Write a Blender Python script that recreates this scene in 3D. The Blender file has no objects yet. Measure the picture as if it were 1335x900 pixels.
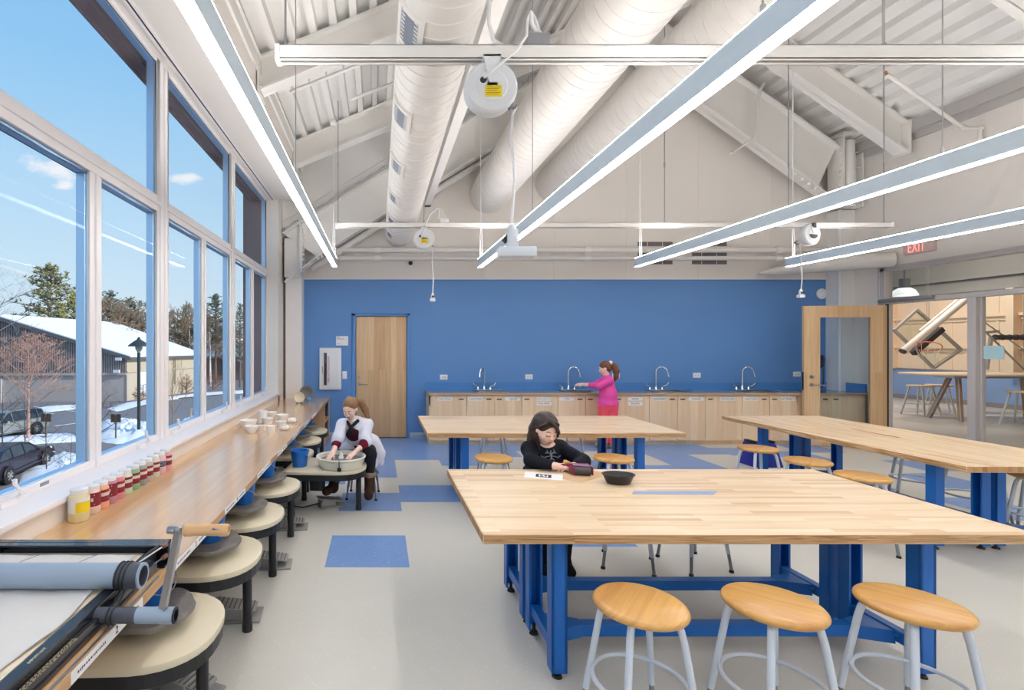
import bpy, bmesh, math, random
import numpy as np
from mathutils import Vector, Matrix

random.seed(7)
SC = bpy.context.scene
COL = SC.collection
PI = math.pi
# ---------------------------------------------------------------- camera model (pixels of the 1335x900 frame)
F, CX, CY, EYE = 650.0, 494.0, 450.0, 1.62
GZ = -4.0                       # the car park lies lower than the studio floor


def P(px, py, Y):
    "the point seen at pixel (px, py) at depth Y"
    return Vector(((px - CX) * Y / F, Y, EYE - (py - CY) * Y / F))


def PZ(px, py, z):
    "the point seen at pixel (px, py) on the level z"
    s = (py - CY) / (EYE - z)
    return Vector(((px - CX) / s, F / s, z))


# ---------------------------------------------------------------- mesh builder
class MB:
    def __init__(self):
        self.v, self.f, self.m = [], [], []

    def add(self, verts, faces, mat=0):
        o = len(self.v)
        self.v += [tuple(p) for p in verts]
        self.f += [tuple(o + i for i in f) for f in faces]
        self.m += [mat] * len(faces)
        return self

    def box(self, x0, x1, y0, y1, z0, z1, mat=0):
        v = [(x0, y0, z0), (x1, y0, z0), (x1, y1, z0), (x0, y1, z0), (x0, y0, z1), (x1, y0, z1), (x1, y1, z1), (x0, y1, z1)]
        return self.add(v, [(0, 3, 2, 1), (4, 5, 6, 7), (0, 1, 5, 4), (1, 2, 6, 5), (2, 3, 7, 6), (3, 0, 4, 7)], mat)

    def hexa(self, v, mat=0):
        return self.add(v, [(0, 3, 2, 1), (4, 5, 6, 7), (0, 1, 5, 4), (1, 2, 6, 5), (2, 3, 7, 6), (3, 0, 4, 7)], mat)

    def bar(self, p0, p1, w, h, up=(0, 0, 1), mat=0):
        "rectangular bar from p0 to p1, w across, h along up"
        p0, p1 = Vector(p0), Vector(p1)
        d = (p1 - p0).normalized()
        u = Vector(up)
        s = d.cross(u)
        if s.length < 1e-6:
            s = d.cross(Vector((1, 0, 0)))
        s.normalize()
        u = s.cross(d).normalized()
        a, b = s * w / 2, u * h / 2
        v = [p0 - a - b, p0 + a - b, p1 + a - b, p1 - a - b, p0 - a + b, p0 + a + b, p1 + a + b, p1 - a + b]
        return self.hexa(v, mat)

    def tube(self, pts, r, n=10, caps=True, mat=0, closed=False):
        "round tube along pts; r a number or one per point"
        pts = [Vector(p) for p in pts]
        k = len(pts)
        rs = r if isinstance(r, (list, tuple)) else [r] * k
        rings, nrm = [], None
        o = len(self.v)
        for i, p in enumerate(pts):
            if closed:
                t = (pts[(i + 1) % k] - pts[i - 1]).normalized()
            else:
                t = (pts[min(i + 1, k - 1)] - pts[max(i - 1, 0)]).normalized()
            if nrm is None:
                a = Vector((0, 0, 1)) if abs(t.z) < .9 else Vector((1, 0, 0))
                nrm = t.cross(a).normalized()
            else:
                nrm = (nrm - t * nrm.dot(t)).normalized()
            b = t.cross(nrm)
            for j in range(n):
                a = 2 * PI * j / n
                self.v.append(tuple(p + (nrm * math.cos(a) + b * math.sin(a)) * rs[i]))
        segs = k if closed else k - 1
        for i in range(segs):
            i2 = (i + 1) % k
            for j in range(n):
                j2 = (j + 1) % n
                self.f.append((o + i * n + j, o + i * n + j2, o + i2 * n + j2, o + i2 * n + j))
                self.m.append(mat)
        if caps and not closed:
            self.f.append(tuple(o + j for j in reversed(range(n))))
            self.f.append(tuple(o + (k - 1) * n + j for j in range(n)))
            self.m += [mat, mat]
        return self

    def lathe(self, prof, c=(0, 0, 0), axis='z', n=24, sx=1, sy=1, mat=0, caps=True):
        "prof: list of (radius, height) turned about an axis through c"
        o = len(self.v)
        c = Vector(c)
        for r, h in prof:
            for j in range(n):
                a = 2 * PI * j / n
                u, w = r * math.cos(a) * sx, r * math.sin(a) * sy
                p = (u, w, h) if axis == 'z' else ((u, h, -w) if axis == 'y' else (h, u, w))
                self.v.append(tuple(c + Vector(p)))
        for i in range(len(prof) - 1):
            for j in range(n):
                j2 = (j + 1) % n
                self.f.append((o + i * n + j, o + i * n + j2, o + (i + 1) * n + j2, o + (i + 1) * n + j))
                self.m.append(mat)
        if caps and prof[0][0] > 1e-6:
            self.f.append(tuple(o + j for j in reversed(range(n)))); self.m.append(mat)
        if caps and prof[-1][0] > 1e-6:
            e = o + (len(prof) - 1) * n
            self.f.append(tuple(e + j for j in range(n))); self.m.append(mat)
        return self

    def prism(self, poly, a, b, plane='xy', mat=0):
        "a flat outline given a depth from a to b along the third axis"
        n = len(poly)
        def pt(p, t):
            return (p[0], p[1], t) if plane == 'xy' else ((p[0], t, p[1]) if plane == 'xz' else (t, p[0], p[1]))
        v = [pt(p, a) for p in poly] + [pt(p, b) for p in poly]
        f = [tuple(reversed(range(n))), tuple(range(n, 2 * n))]
        f += [(i, (i + 1) % n, n + (i + 1) % n, n + i) for i in range(n)]
        return self.add(v, f, mat)

    def xform(self, M, start=0):
        self.v[start:] = [tuple(M @ Vector(p)) for p in self.v[start:]]
        return self

    def build(self, name, mats, parent=None, smooth=None, bevel=0, bseg=2, label=None):
        me = bpy.data.meshes.new(name)
        off = Vector((0, 0, 0))
        q = parent
        while q is not None:
            off += q.location
            q = q.parent
        vs = [tuple(Vector(p) - off) for p in self.v] if off.length else self.v
        me.from_pydata(vs, [], self.f)
        if not isinstance(mats, (list, tuple)):
            mats = [mats]
        for m in mats:
            me.materials.append(m)
        if len(mats) > 1:
            me.polygons.foreach_set('material_index', self.m)
        bm = bmesh.new()
        bm.from_mesh(me)
        bmesh.ops.remove_doubles(bm, verts=bm.verts, dist=1e-6)
        bmesh.ops.recalc_face_normals(bm, faces=bm.faces)
        if bevel:
            es = [e for e in bm.edges if len(e.link_faces) == 2 and e.calc_face_angle(0) > .5]
            bmesh.ops.bevel(bm, geom=es, offset=bevel, segments=bseg, profile=.5, affect='EDGES', clamp_overlap=True)
        bm.to_mesh(me)
        bm.free()
        if smooth or bevel:
            me.shade_smooth()
            me.set_sharp_from_angle(angle=math.radians(smooth or 35))
        o = bpy.data.objects.new(name, me)
        COL.objects.link(o)
        o.parent = parent
        if label:
            o['label'] = label
        return o


def rot(axis, deg, at=(0, 0, 0)):
    at = Vector(at)
    return Matrix.Translation(at) @ Matrix.Rotation(math.radians(deg), 4, axis) @ Matrix.Translation(-at)


def tag(o, label=None, cat=None, group=None, kind=None):
    if label: o['label'] = label
    if cat: o['category'] = cat
    if group: o['group'] = group
    if kind: o['kind'] = kind
    return o


def thing(name, label, cat, loc=(0, 0, 0), group=None, kind=None):
    o = bpy.data.objects.new(name, None)
    COL.objects.link(o)
    o.empty_display_size = .05
    o.location = loc
    return tag(o, label, cat, group, kind)


def struct(mb, name, mat, **kw):
    o = mb.build(name, mat, **kw)
    o['kind'] = 'structure'
    return o


KIDS = {}


def dup(root, loc=None, rotz=None, label=None, group=None):
    "a copy of a thing with copies of its parts and sub-parts (mesh data shared)"
    def rec(o, par):
        c = o.copy()
        COL.objects.link(c)
        c.parent = par
        for ch in list(o.children):
            rec(ch, c)
        return c
    r = rec(root, None)
    place(r, loc, rotz, label, group)
    return r


def place(r, loc=None, rotz=None, label=None, group=None):
    if loc is not None: r.location = loc
    if rotz is not None: r.rotation_euler = (0, 0, rotz)
    if label: r['label'] = label
    if group: r['group'] = group
    return r


def lettering(text, size, M, mat, parent, name='lettering', depth=.0006):
    "raised letters, text centred on its origin in its own xy plane, set by M"
    cu = bpy.data.curves.new(name, 'FONT')
    cu.body, cu.size, cu.extrude = text, size, depth
    cu.align_x, cu.align_y = 'CENTER', 'CENTER'
    cu.resolution_u = 3
    t = bpy.data.objects.new(name, cu)
    COL.objects.link(t)
    dg = bpy.context.evaluated_depsgraph_get()
    me = bpy.data.meshes.new_from_object(t.evaluated_get(dg))
    bpy.data.objects.remove(t)
    bpy.data.curves.remove(cu)
    off = Vector((0, 0, 0))
    q = parent
    while q is not None:
        off += q.location
        q = q.parent
    me.transform(Matrix.Translation(-off) @ M)
    me.materials.clear()
    me.materials.append(mat)
    o = bpy.data.objects.new(name, me)
    COL.objects.link(o)
    o.parent = parent
    return o


def frameM(org, xdir, ydir):
    x = Vector(xdir).normalized()
    y = Vector(ydir).normalized()
    z = x.cross(y)
    M = Matrix((x, y, z)).transposed().to_4x4()
    return Matrix.Translation(Vector(org)) @ M


# facing the camera (-Y) / facing -X (right wall seen from the room)
def M_back(x, y, z): return frameM((x, y, z), (1, 0, 0), (0, 0, 1))
def M_right(x, y, z): return frameM((x, y, z), (0, -1, 0), (0, 0, 1))


# ---------------------------------------------------------------- materials
def lin(c):
    return tuple((x / 12.92 if x <= .04045 else ((x + .055) / 1.055) ** 2.4) for x in c)


def rgb(r, g, b):
    return lin((r / 255, g / 255, b / 255)) + (1,)


def mat_new(name):
    m = bpy.data.materials.new(name)
    m.use_nodes = True
    nt = m.node_tree
    b = nt.nodes['Principled BSDF']
    return m, nt, b


def N(nt, t, **kw):
    n = nt.nodes.new(t)
    for k, v in kw.items():
        setattr(n, k, v)
    return n


def plain(name, col, rough=.5, metal=0, spec=.5, vary=.06, scale=6, bump=0, bscale=60, coat=0, detail=3):
    m, nt, b = mat_new(name)
    b.inputs['Roughness'].default_value = rough
    b.inputs['Metallic'].default_value = metal
    b.inputs['Specular IOR Level'].default_value = spec
    if coat: b.inputs['Coat Weight'].default_value = coat
    tc = N(nt, 'ShaderNodeTexCoord')
    nz = N(nt, 'ShaderNodeTexNoise')
    nz.inputs['Scale'].default_value = scale
    nz.inputs['Detail'].default_value = detail
    nt.links.new(tc.outputs['Object'], nz.inputs['Vector'])
    mx = N(nt, 'ShaderNodeMix', data_type='RGBA')
    mx.inputs['A'].default_value = tuple(max(0, c * (1 - vary)) for c in col[:3]) + (1,)
    mx.inputs['B'].default_value = tuple(min(1, c * (1 + vary)) for c in col[:3]) + (1,)
    nt.links.new(nz.outputs['Fac'], mx.inputs['Factor'])
    nt.links.new(mx.outputs['Result'], b.inputs['Base Color'])
    if bump:
        n2 = N(nt, 'ShaderNodeTexNoise')
        n2.inputs['Scale'].default_value = bscale
        nt.links.new(tc.outputs['Object'], n2.inputs['Vector'])
        bp = N(nt, 'ShaderNodeBump')
        bp.inputs['Strength'].default_value = bump
        bp.inputs['Distance'].default_value = .01
        nt.links.new(n2.outputs['Fac'], bp.inputs['Height'])
        nt.links.new(bp.outputs['Normal'], b.inputs['Normal'])
    return m


def emit(name, col, strength):
    m, nt, b = mat_new(name)
    b.inputs['Base Color'].default_value = (.8, .8, .8, 1)
    b.inputs['Emission Color'].default_value = col
    b.inputs['Emission Strength'].default_value = strength
    return m


def glass(name, tint=(1, 1, 1, 1), ior=1.35, rough=0.0):
    m = bpy.data.materials.new(name)
    m.use_nodes = True
    nt = m.node_tree
    nt.nodes.clear()
    out = N(nt, 'ShaderNodeOutputMaterial')
    mix = N(nt, 'ShaderNodeMixShader')
    fr = N(nt, 'ShaderNodeFresnel')
    fr.inputs['IOR'].default_value = ior
    tr = N(nt, 'ShaderNodeBsdfTransparent')
    tr.inputs['Color'].default_value = tint
    gl = N(nt, 'ShaderNodeBsdfGlossy')
    gl.inputs['Roughness'].default_value = rough
    geo = N(nt, 'ShaderNodeNewGeometry')         # the far side of a thin pane adds no second, trapped reflection
    inv = N(nt, 'ShaderNodeMath', operation='SUBTRACT')
    inv.inputs[0].default_value = 1
    nt.links.new(geo.outputs['Backfacing'], inv.inputs[1])
    ml = N(nt, 'ShaderNodeMath', operation='MULTIPLY')
    nt.links.new(fr.outputs[0], ml.inputs[0])
    nt.links.new(inv.outputs[0], ml.inputs[1])
    nt.links.new(ml.outputs[0], mix.inputs[0])
    nt.links.new(tr.outputs[0], mix.inputs[1])
    nt.links.new(gl.outputs[0], mix.inputs[2])
    nt.links.new(mix.outputs[0], out.inputs[0])
    return m


def ramp(nt, stops, interp='LINEAR'):
    r = N(nt, 'ShaderNodeValToRGB')
    cr = r.color_ramp
    cr.interpolation = interp
    while len(cr.elements) < len(stops):
        cr.elements.new(.5)
    for e, (p, c) in zip(cr.elements, stops):
        e.position, e.color = p, c
    return r


def wood(name, cols, bw, bh, axis='x', rough=.35, grain=.10, coat=.0, gscale=1.0, coord='Object', mortar=.0, plane='xy', spec=.5, dist=.6, coat_rough=.12):
    """planks bw long and bh wide; each plank its own tone, fine grain along it.
    axis: the direction planks run; plane: which plane shows them"""
    m, nt, b = mat_new(name)
    b.inputs['Roughness'].default_value = rough
    b.inputs['Specular IOR Level'].default_value = spec
    if coat:
        b.inputs['Coat Weight'].default_value = coat
        b.inputs['Coat Roughness'].default_value = coat_rough
    tc = N(nt, 'ShaderNodeTexCoord')
    sep = N(nt, 'ShaderNodeSeparateXYZ')
    nt.links.new(tc.outputs[coord], sep.inputs[0])
    comb = N(nt, 'ShaderNodeCombineXYZ')
    o = {'x': 'X', 'y': 'Y', 'z': 'Z'}
    other = [c for c in plane if c != axis][0]
    third = [c for c in 'xyz' if c not in (axis, other)][0]
    sh = N(nt, 'ShaderNodeMath', operation='ADD')
    sh.inputs[1].default_value = .29 * bw
    nt.links.new(sep.outputs[o[axis]], sh.inputs[0])
    nt.links.new(sh.outputs[0], comb.inputs[0])
    # the third direction is folded in so that edges do not smear
    ad = N(nt, 'ShaderNodeMath', operation='ADD')
    nt.links.new(sep.outputs[o[other]], ad.inputs[0])
    nt.links.new(sep.outputs[o[third]], ad.inputs[1])
    nt.links.new(ad.outputs[0], comb.inputs[1])
    br = N(nt, 'ShaderNodeTexBrick', offset=.37, offset_frequency=2, squash=1.0)
    br.inputs['Color1'].default_value = (0, 0, 0, 1)
    br.inputs['Color2'].default_value = (1, 1, 1, 1)
    br.inputs['Mortar'].default_value = (.45, .45, .45, 1)
    br.inputs['Scale'].default_value = 1
    br.inputs['Mortar Size'].default_value = mortar
    br.inputs['Brick Width'].default_value = bw
    br.inputs['Row Height'].default_value = bh
    nt.links.new(comb.outputs[0], br.inputs['Vector'])
    n = len(cols)
    rp = ramp(nt, [(i / max(1, n - 1), c) for i, c in enumerate(cols)])
    nt.links.new(br.outputs['Color'], rp.inputs[0])
    mp = N(nt, 'ShaderNodeMapping')
    mp.inputs['Scale'].default_value = (2.2 * gscale, 45 * gscale, 1)
    nt.links.new(comb.outputs[0], mp.inputs[0])
    nz = N(nt, 'ShaderNodeTexNoise')
    nz.inputs['Scale'].default_value = 1
    nz.inputs['Detail'].default_value = 5
    nz.inputs['Distortion'].default_value = dist
    # shift the grain per plank
    va = N(nt, 'ShaderNodeVectorMath', operation='MULTIPLY_ADD')
    va.inputs[1].default_value = (7, 13, 5)
    nt.links.new(br.outputs['Color'], va.inputs[0])
    nt.links.new(mp.outputs[0], va.inputs[2])
    nt.links.new(va.outputs[0], nz.inputs['Vector'])
    gr = ramp(nt, [(.3, (1 - grain * 2, 1 - grain * 2.3, 1 - grain * 2.8, 1)), (.65, (1, 1, 1, 1))])
    nt.links.new(nz.outputs['Fac'], gr.inputs[0])
    mx = N(nt, 'ShaderNodeMix', data_type='RGBA', blend_type='MULTIPLY')
    mx.inputs['Factor'].default_value = 1
    nt.links.new(rp.outputs[0], mx.inputs['A'])
    nt.links.new(gr.outputs[0], mx.inputs['B'])
    nt.links.new(mx.outputs['Result'], b.inputs['Base Color'])
    return m


# ---------------------------------------------------------------- smooth bodies: distance fields meshed by surface nets
def _rc(X, Y, Z, a, b, ra, rb):
    a, b = np.array(a, float), np.array(b, float)
    ba = b - a
    L2 = max(float(ba @ ba), 1e-12)
    px, py, pz = X - a[0], Y - a[1], Z - a[2]
    t = np.clip((px * ba[0] + py * ba[1] + pz * ba[2]) / L2, 0, 1)
    d = np.sqrt((px - t * ba[0]) ** 2 + (py - t * ba[1]) ** 2 + (pz - t * ba[2]) ** 2)
    return d - (ra + (rb - ra) * t)


def _el(X, Y, Z, c, r, R):
    px, py, pz = X - c[0], Y - c[1], Z - c[2]
    if R is not None:       # rows of R are the ellipsoid's axes
        px, py, pz = (R[0][0] * px + R[0][1] * py + R[0][2] * pz, R[1][0] * px + R[1][1] * py + R[1][2] * pz,
                      R[2][0] * px + R[2][1] * py + R[2][2] * pz)
    k0 = np.sqrt((px / r[0]) ** 2 + (py / r[1]) ** 2 + (pz / r[2]) ** 2)
    k1 = np.sqrt((px / r[0] ** 2) ** 2 + (py / r[1] ** 2) ** 2 + (pz / r[2] ** 2) ** 2) + 1e-9
    return k0 * (k0 - 1) / k1


def rc(a, b, ra, rb=None, k=.02):
    return ('rc', tuple(a), tuple(b), ra, ra if rb is None else rb, k)


def el(c, r, R=None, k=.02, cut=False):
    return ('el', tuple(c), tuple(r), R, cut, k)


def sdf_mesh(prims, h):
    lo, hi = np.full(3, 1e9), np.full(3, -1e9)
    bbs = []
    for p in prims:
        if p[0] == 'rc':
            a, b = np.array(p[1]), np.array(p[2])
            r = max(p[3], p[4])
            l, u = np.minimum(a, b) - r, np.maximum(a, b) + r
        else:
            r = max(p[2])
            l, u = np.array(p[1]) - r, np.array(p[1]) + r
        bbs.append((l, u))
        if not (p[0] == 'el' and p[4]):
            lo, hi = np.minimum(lo, l), np.maximum(hi, u)
    lo -= 3 * h
    hi += 3 * h
    n = np.ceil((hi - lo) / h).astype(int) + 1
    Fd = np.full(n, .2, np.float32)
    ax = [lo[i] + h * np.arange(n[i]) for i in range(3)]
    for p, (l, u) in zip(prims, bbs):
        k = p[-1]
        mg = 3 * h + k
        i0 = np.clip(np.floor((l - mg - lo) / h).astype(int), 0, n - 1)
        i1 = np.clip(np.ceil((u + mg - lo) / h).astype(int) + 1, 1, n)
        if (i1 <= i0).any():
            continue
        X, Y, Z = np.meshgrid(ax[0][i0[0]:i1[0]], ax[1][i0[1]:i1[1]], ax[2][i0[2]:i1[2]], indexing='ij', sparse=True)
        d = _rc(X, Y, Z, *p[1:5]) if p[0] == 'rc' else _el(X, Y, Z, p[1], p[2], p[3])
        sl = tuple(slice(i0[i], i1[i]) for i in range(3))
        f = Fd[sl]
        if p[0] == 'el' and p[4]:       # carve
            d = -d
            hh = np.maximum(k - np.abs(f - d), 0) / k
            Fd[sl] = np.maximum(f, d) + hh * hh * k * .25
        else:
            hh = np.maximum(k - np.abs(f - d), 0) / k
            Fd[sl] = np.minimum(f, d) - hh * hh * k * .25
    S = Fd < 0
    c = np.zeros(n - 1, np.int8)
    for i in (0, 1):
        for j in (0, 1):
            for k in (0, 1):
                c += S[i:n[0] - 1 + i, j:n[1] - 1 + j, k:n[2] - 1 + k]
    act = (c > 0) & (c < 8)
    I, J, K = np.nonzero(act)
    m = len(I)
    acc, cnt = np.zeros((m, 3)), np.zeros(m)
    base = np.stack([I, J, K], 1)
    for axis in range(3):
        o1, o2 = [a for a in range(3) if a != axis]
        for da in (0, 1):
            for db in (0, 1):
                q = base.copy()
                q[:, o1] += da
                q[:, o2] += db
                q2 = q.copy()
                q2[:, axis] += 1
                f0, f1 = Fd[q[:, 0], q[:, 1], q[:, 2]], Fd[q2[:, 0], q2[:, 1], q2[:, 2]]
                cr = (f0 < 0) != (f1 < 0)
                t = np.where(cr, f0 / np.where(cr, f0 - f1, 1), 0)
                pt = q.astype(float)
                pt[:, axis] += t
                acc[cr] += pt[cr]
                cnt[cr] += 1
    V = acc / cnt[:, None] * h + lo
    idx = np.full(n - 1, -1)
    idx[I, J, K] = np.arange(m)
    faces = []
    for axis in range(3):
        o1, o2 = (axis + 1) % 3, (axis + 2) % 3
        sa = [slice(0, n[i]) for i in range(3)]
        s0, s1 = list(sa), list(sa)
        s0[axis], s1[axis] = slice(0, n[axis] - 1), slice(1, n[axis])
        for s in (s0, s1):
            s[o1], s[o2] = slice(1, n[o1] - 1), slice(1, n[o2] - 1)
        A, B = S[tuple(s0)], S[tuple(s1)]
        q = np.stack(np.nonzero(A != B), 1)
        if not len(q):
            continue
        inside = A[q[:, 0], q[:, 1], q[:, 2]]
        q[:, o1] += 1
        q[:, o2] += 1
        def cell(d1, d2):
            w = q.copy()
            w[:, o1] -= d1
            w[:, o2] -= d2
            return idx[w[:, 0], w[:, 1], w[:, 2]]
        quad = np.stack([cell(1, 1), cell(0, 1), cell(0, 0), cell(1, 0)], 1)
        quad[~inside] = quad[~inside][:, ::-1]
        faces.append(quad)
    return V, np.concatenate(faces)


def body_obj(name, pieces, mats, parent, paint=None):
    """pieces: list of (prims, cell size) joined as ONE mesh; paint(centres)->material index"""
    vs, fs, o = [], [], 0
    for prims, h in pieces:
        V, Q = sdf_mesh(prims, h)
        vs.append(V)
        fs.append(Q + o)
        o += len(V)
    V, Q = np.concatenate(vs), np.concatenate(fs)
    off = Vector((0, 0, 0))
    q = parent
    while q is not None:
        off += q.location
        q = q.parent
    me = bpy.data.meshes.new(name)
    me.from_pydata((V - np.array(off)).tolist(), [], Q.tolist())
    mats = mats if isinstance(mats, (list, tuple)) else [mats]
    for m in mats:
        me.materials.append(m)
    if paint is not None:
        cen = V[Q].mean(1)
        me.polygons.foreach_set('material_index', np.asarray(paint(cen), np.int32))
    me.shade_smooth()
    ob = bpy.data.objects.new(name, me)
    COL.objects.link(ob)
    ob.parent = parent
    return ob
# ================================================================ materials of the place
WHITE = plain('white_paint', rgb(236, 234, 232), .55, vary=.02)
WHITE_WARM = plain('warm_white_wall', rgb(232, 226, 220), .6, vary=.02, scale=2)
STEEL_W = plain('white_steel_paint', rgb(236, 233, 229), .45, vary=.02)
DUCT_W = plain('white_duct_paint', rgb(229, 225, 220), .45, vary=.015)
DECK_W = plain('white_deck_paint', rgb(236, 234, 231), .5, vary=.03)
TRIM_W = plain('white_window_frame', rgb(242, 238, 240), .35, vary=.015)
BLUE = plain('blue_wall_paint', rgb(90, 138, 198), .5, vary=.02, scale=1.5)
BLUE_FRAME = plain('blue_gloss_paint', rgb(84, 136, 200), .35, vary=.02)
BLUE_SPLASH = plain('blue_laminate', rgb(72, 130, 194), .3, vary=.02)
FLOOR_B = plain('beige_vinyl', rgb(205, 203, 196), .35, vary=.03, scale=3)
FLOOR_BL = plain('blue_vinyl', rgb(112, 148, 202), .35, vary=.04, scale=3)
BASE_GREY = plain('grey_rubber_base', rgb(168, 184, 204), .5)
BROWN_METAL = plain('purple_brown_metal', rgb(112, 98, 104), .5, vary=.08)
GLASS = glass('clear_glass', (.97, .985, 1, 1), 1.10)
GLASS_DOOR = glass('tinted_door_glass', (.90, .94, .97, 1), 1.25)
GLASS_HALL = glass('hall_glass', (.95, .97, .97, 1), 1.12)
STEEL = plain('brushed_steel', rgb(176, 178, 182), .3, metal=1, vary=.05)
COUNTER_TOP = plain('grey_counter_blue_reflection', rgb(104, 132, 168), .22, vary=.03)  # the wall's blue reflection on a dark grey top is put into this colour
CHROME = plain('chrome', rgb(225, 228, 232), .1, metal=1, vary=.02)
GREY_METAL = plain('grey_metal', rgb(150, 152, 156), .42, metal=.6)
FRAME_GREY = plain('light_grey_aluminium', rgb(196, 190, 188), .4, metal=.1, vary=.02)
BLACK = plain('black_plastic', rgb(28, 29, 33), .45, vary=.2)
DARK = plain('dark_gap', rgb(40, 38, 38), .6)
PAPER = plain('white_paper', rgb(236, 236, 238), .7, vary=.02)
INK = plain('dark_ink', rgb(46, 46, 58), .7)
INK_BLUE = plain('blue_ink', rgb(40, 70, 150), .7)
RED = plain('red_ink', rgb(196, 44, 40), .6)
YELLOW = plain('yellow_label', rgb(238, 208, 30), .5)
PLATE_W = plain('white_plastic', rgb(236, 236, 238), .35, vary=.02)
LED = emit('lit_led_lens', (1, .98, .965, 1), 30.0)
LED_UP = emit('lit_led_lens_upward', (1, .98, .965, 1), 33.0)
HOUSING = plain('satin_aluminium_daylight_tint', rgb(220, 239, 255), .3, vary=.0)  # bluish daylight on the sides is put into this base colour
ANOD = plain('anodised_window_aluminium', rgb(186, 216, 244), .42, metal=.9, vary=.02)

OAKC = [rgb(*c) for c in ((206, 172, 130), (214, 182, 140), (222, 192, 152), (212, 178, 134), (226, 198, 160))]
CAB = wood('maple_veneer_vertical', [rgb(*c) for c in ((228, 196, 160), (234, 206, 172), (240, 216, 186), (231, 201, 166))], 3.0, .11, 'z', .4, .05, plane='xz', gscale=.8)
DOORW = wood('birch_door_veneer', [rgb(*c) for c in ((208, 168, 126), (218, 182, 140), (226, 194, 154), (212, 174, 132))], 3.5, .10, 'z', .4, .07, plane='xz', gscale=.8)
BENCHW = wood('bench_veneer', [rgb(*c) for c in ((212, 170, 124), (216, 176, 132), (220, 182, 138))], 4.0, .3, 'y', .2, .05, plane='xy', gscale=.6, coat=.7, coat_rough=.16)
EDGEW = wood('wood_edging', [rgb(*c) for c in ((186, 146, 104), (196, 156, 114))], 3.0, .2, 'y', .4, .06, plane='yz')
COUNTER_EDGE = wood('counter_edging', [rgb(*c) for c in ((184, 150, 120), (190, 158, 128))], 3.0, .2, 'x', .4, .05, plane='xz')

# floor speckle
for m in (FLOOR_B, FLOOR_BL):
    nt = m.node_tree
    b = nt.nodes['Principled BSDF']
    src = b.inputs['Base Color'].links[0].from_socket
    tc = N(nt, 'ShaderNodeTexCoord')
    vo = N(nt, 'ShaderNodeTexVoronoi')
    vo.inputs['Scale'].default_value = 38
    nt.links.new(tc.outputs['Object'], vo.inputs['Vector'])
    r = ramp(nt, [(.0, (1, 1, 1, 1)), (.12, (1, 1, 1, 1)), (.2, (0, 0, 0, 1))])
    nt.links.new(vo.outputs['Distance'], r.inputs[0])
    mu = N(nt, 'ShaderNodeMath', operation='MULTIPLY')
    mu.inputs[1].default_value = .35
    nt.links.new(r.outputs[0], mu.inputs[0])
    mx = N(nt, 'ShaderNodeMix', data_type='RGBA')
    mx.inputs['B'].default_value = rgb(236, 236, 232)
    nt.links.new(mu.outputs[0], mx.inputs['Factor'])
    nt.links.new(src, mx.inputs['A'])
    nt.links.new(mx.outputs['Result'], b.inputs['Base Color'])

# ================================================================ room shell
XL, XR, YB, YF = -1.62, 8.04, 8.67, -3.6
TW = .62
T0 = -.396
# floor: vinyl tiles laid in running columns, the blue ones where the photo shows them
blue = {0: [(3.63, 4.24), (4.86, 5.46), (6.09, 8.67)], 1: [(5.14, 5.76), (7.02, 8.67)], 2: [(5.14, 5.76), (6.68, 8.67)],
        3: [(7.2, 8.67), (4.0, 4.6)], 4: [(6.6, 7.1), (7.6, 8.67)], 5: [(6.45, 7.02), (7.6, 8.67)], 6: [(5.9, 6.72), (7.38, 8.67)],
        7: [(5.3, 8.67)], 8: [(5.7, 6.4), (7.38, 8.67)], 9: [(7.3, 7.85), (5.55, 6.3)], 10: [(6.9, 7.6), (4.6, 5.3)],
        11: [(5.6, 6.3), (7.5, 8.67)], 12: [(4.1, 4.8), (6.4, 7.0)], 13: [(5.2, 5.9), (7.4, 8.67)], -1: [(5.8, 8.67)], -2: [(6.6, 8.67)]}
fl = MB()
for c in range(-4, 15):
    x0, x1 = max(XL - .45, T0 + c * TW), min(XR + .2, T0 + (c + 1) * TW)
    if x1 <= x0: continue
    segs, y = [], YF - .2
    for a, b_ in sorted(blue.get(c, [])):
        segs += [(y, a, 0), (a, b_, 1)]
        y = b_
    segs.append((y, YB + .2, 0))
    for a, b_, m in segs:
        if b_ - a < .01: continue
        fl.add([(x0, a, 0), (x1, a, 0), (x1, b_, 0), (x0, b_, 0)], [(0, 1, 2, 3)], m)
fl.box(XL - .45, XR + .2, YF - .2, YB + .2, -.25, -.002, 0)
struct(fl, 'floor', [FLOOR_B, FLOOR_BL])

# roof planes: the dormer over the windows is flatter than the main slope
DM = lambda x: 4.67 + .415 * (x + 1.30)
MR = lambda x: 4.93 + .69 * (8.0 - x)
ML = lambda x: 3.45 + .62 * (x + 1.68)
RX = 4.74


def deck(x0, x1, zf, y0, y1, up):
    "ribbed steel roof deck: flat pans with narrow raised flutes, ribs along Y"
    mb = MB()
    n = int(abs(x1 - x0) / .205)
    pts = []
    w = (x1 - x0) / n
    for i in range(n):
        a = x0 + i * w
        for t, h in ((0, 0), (.34, 0), (.38, .085), (.94, .085)):
            pts.append((a + t * w, zf(a + t * w) + h))
    pts.append((x1, zf(x1)))
    v = [(x, y0, z) for x, z in pts] + [(x, y1, z) for x, z in pts]
    k = len(pts)
    mb.add(v, [(i, i + 1, k + i + 1, k + i) for i in range(k - 1)])
    # the roof build-up above it
    mb.add([(x0, y0, zf(x0) + .2), (x1, y0, zf(x1) + .2), (x1, y1, zf(x1) + .2), (x0, y1, zf(x0) + .2)], [(0, 1, 2, 3)])
    return mb


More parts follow.
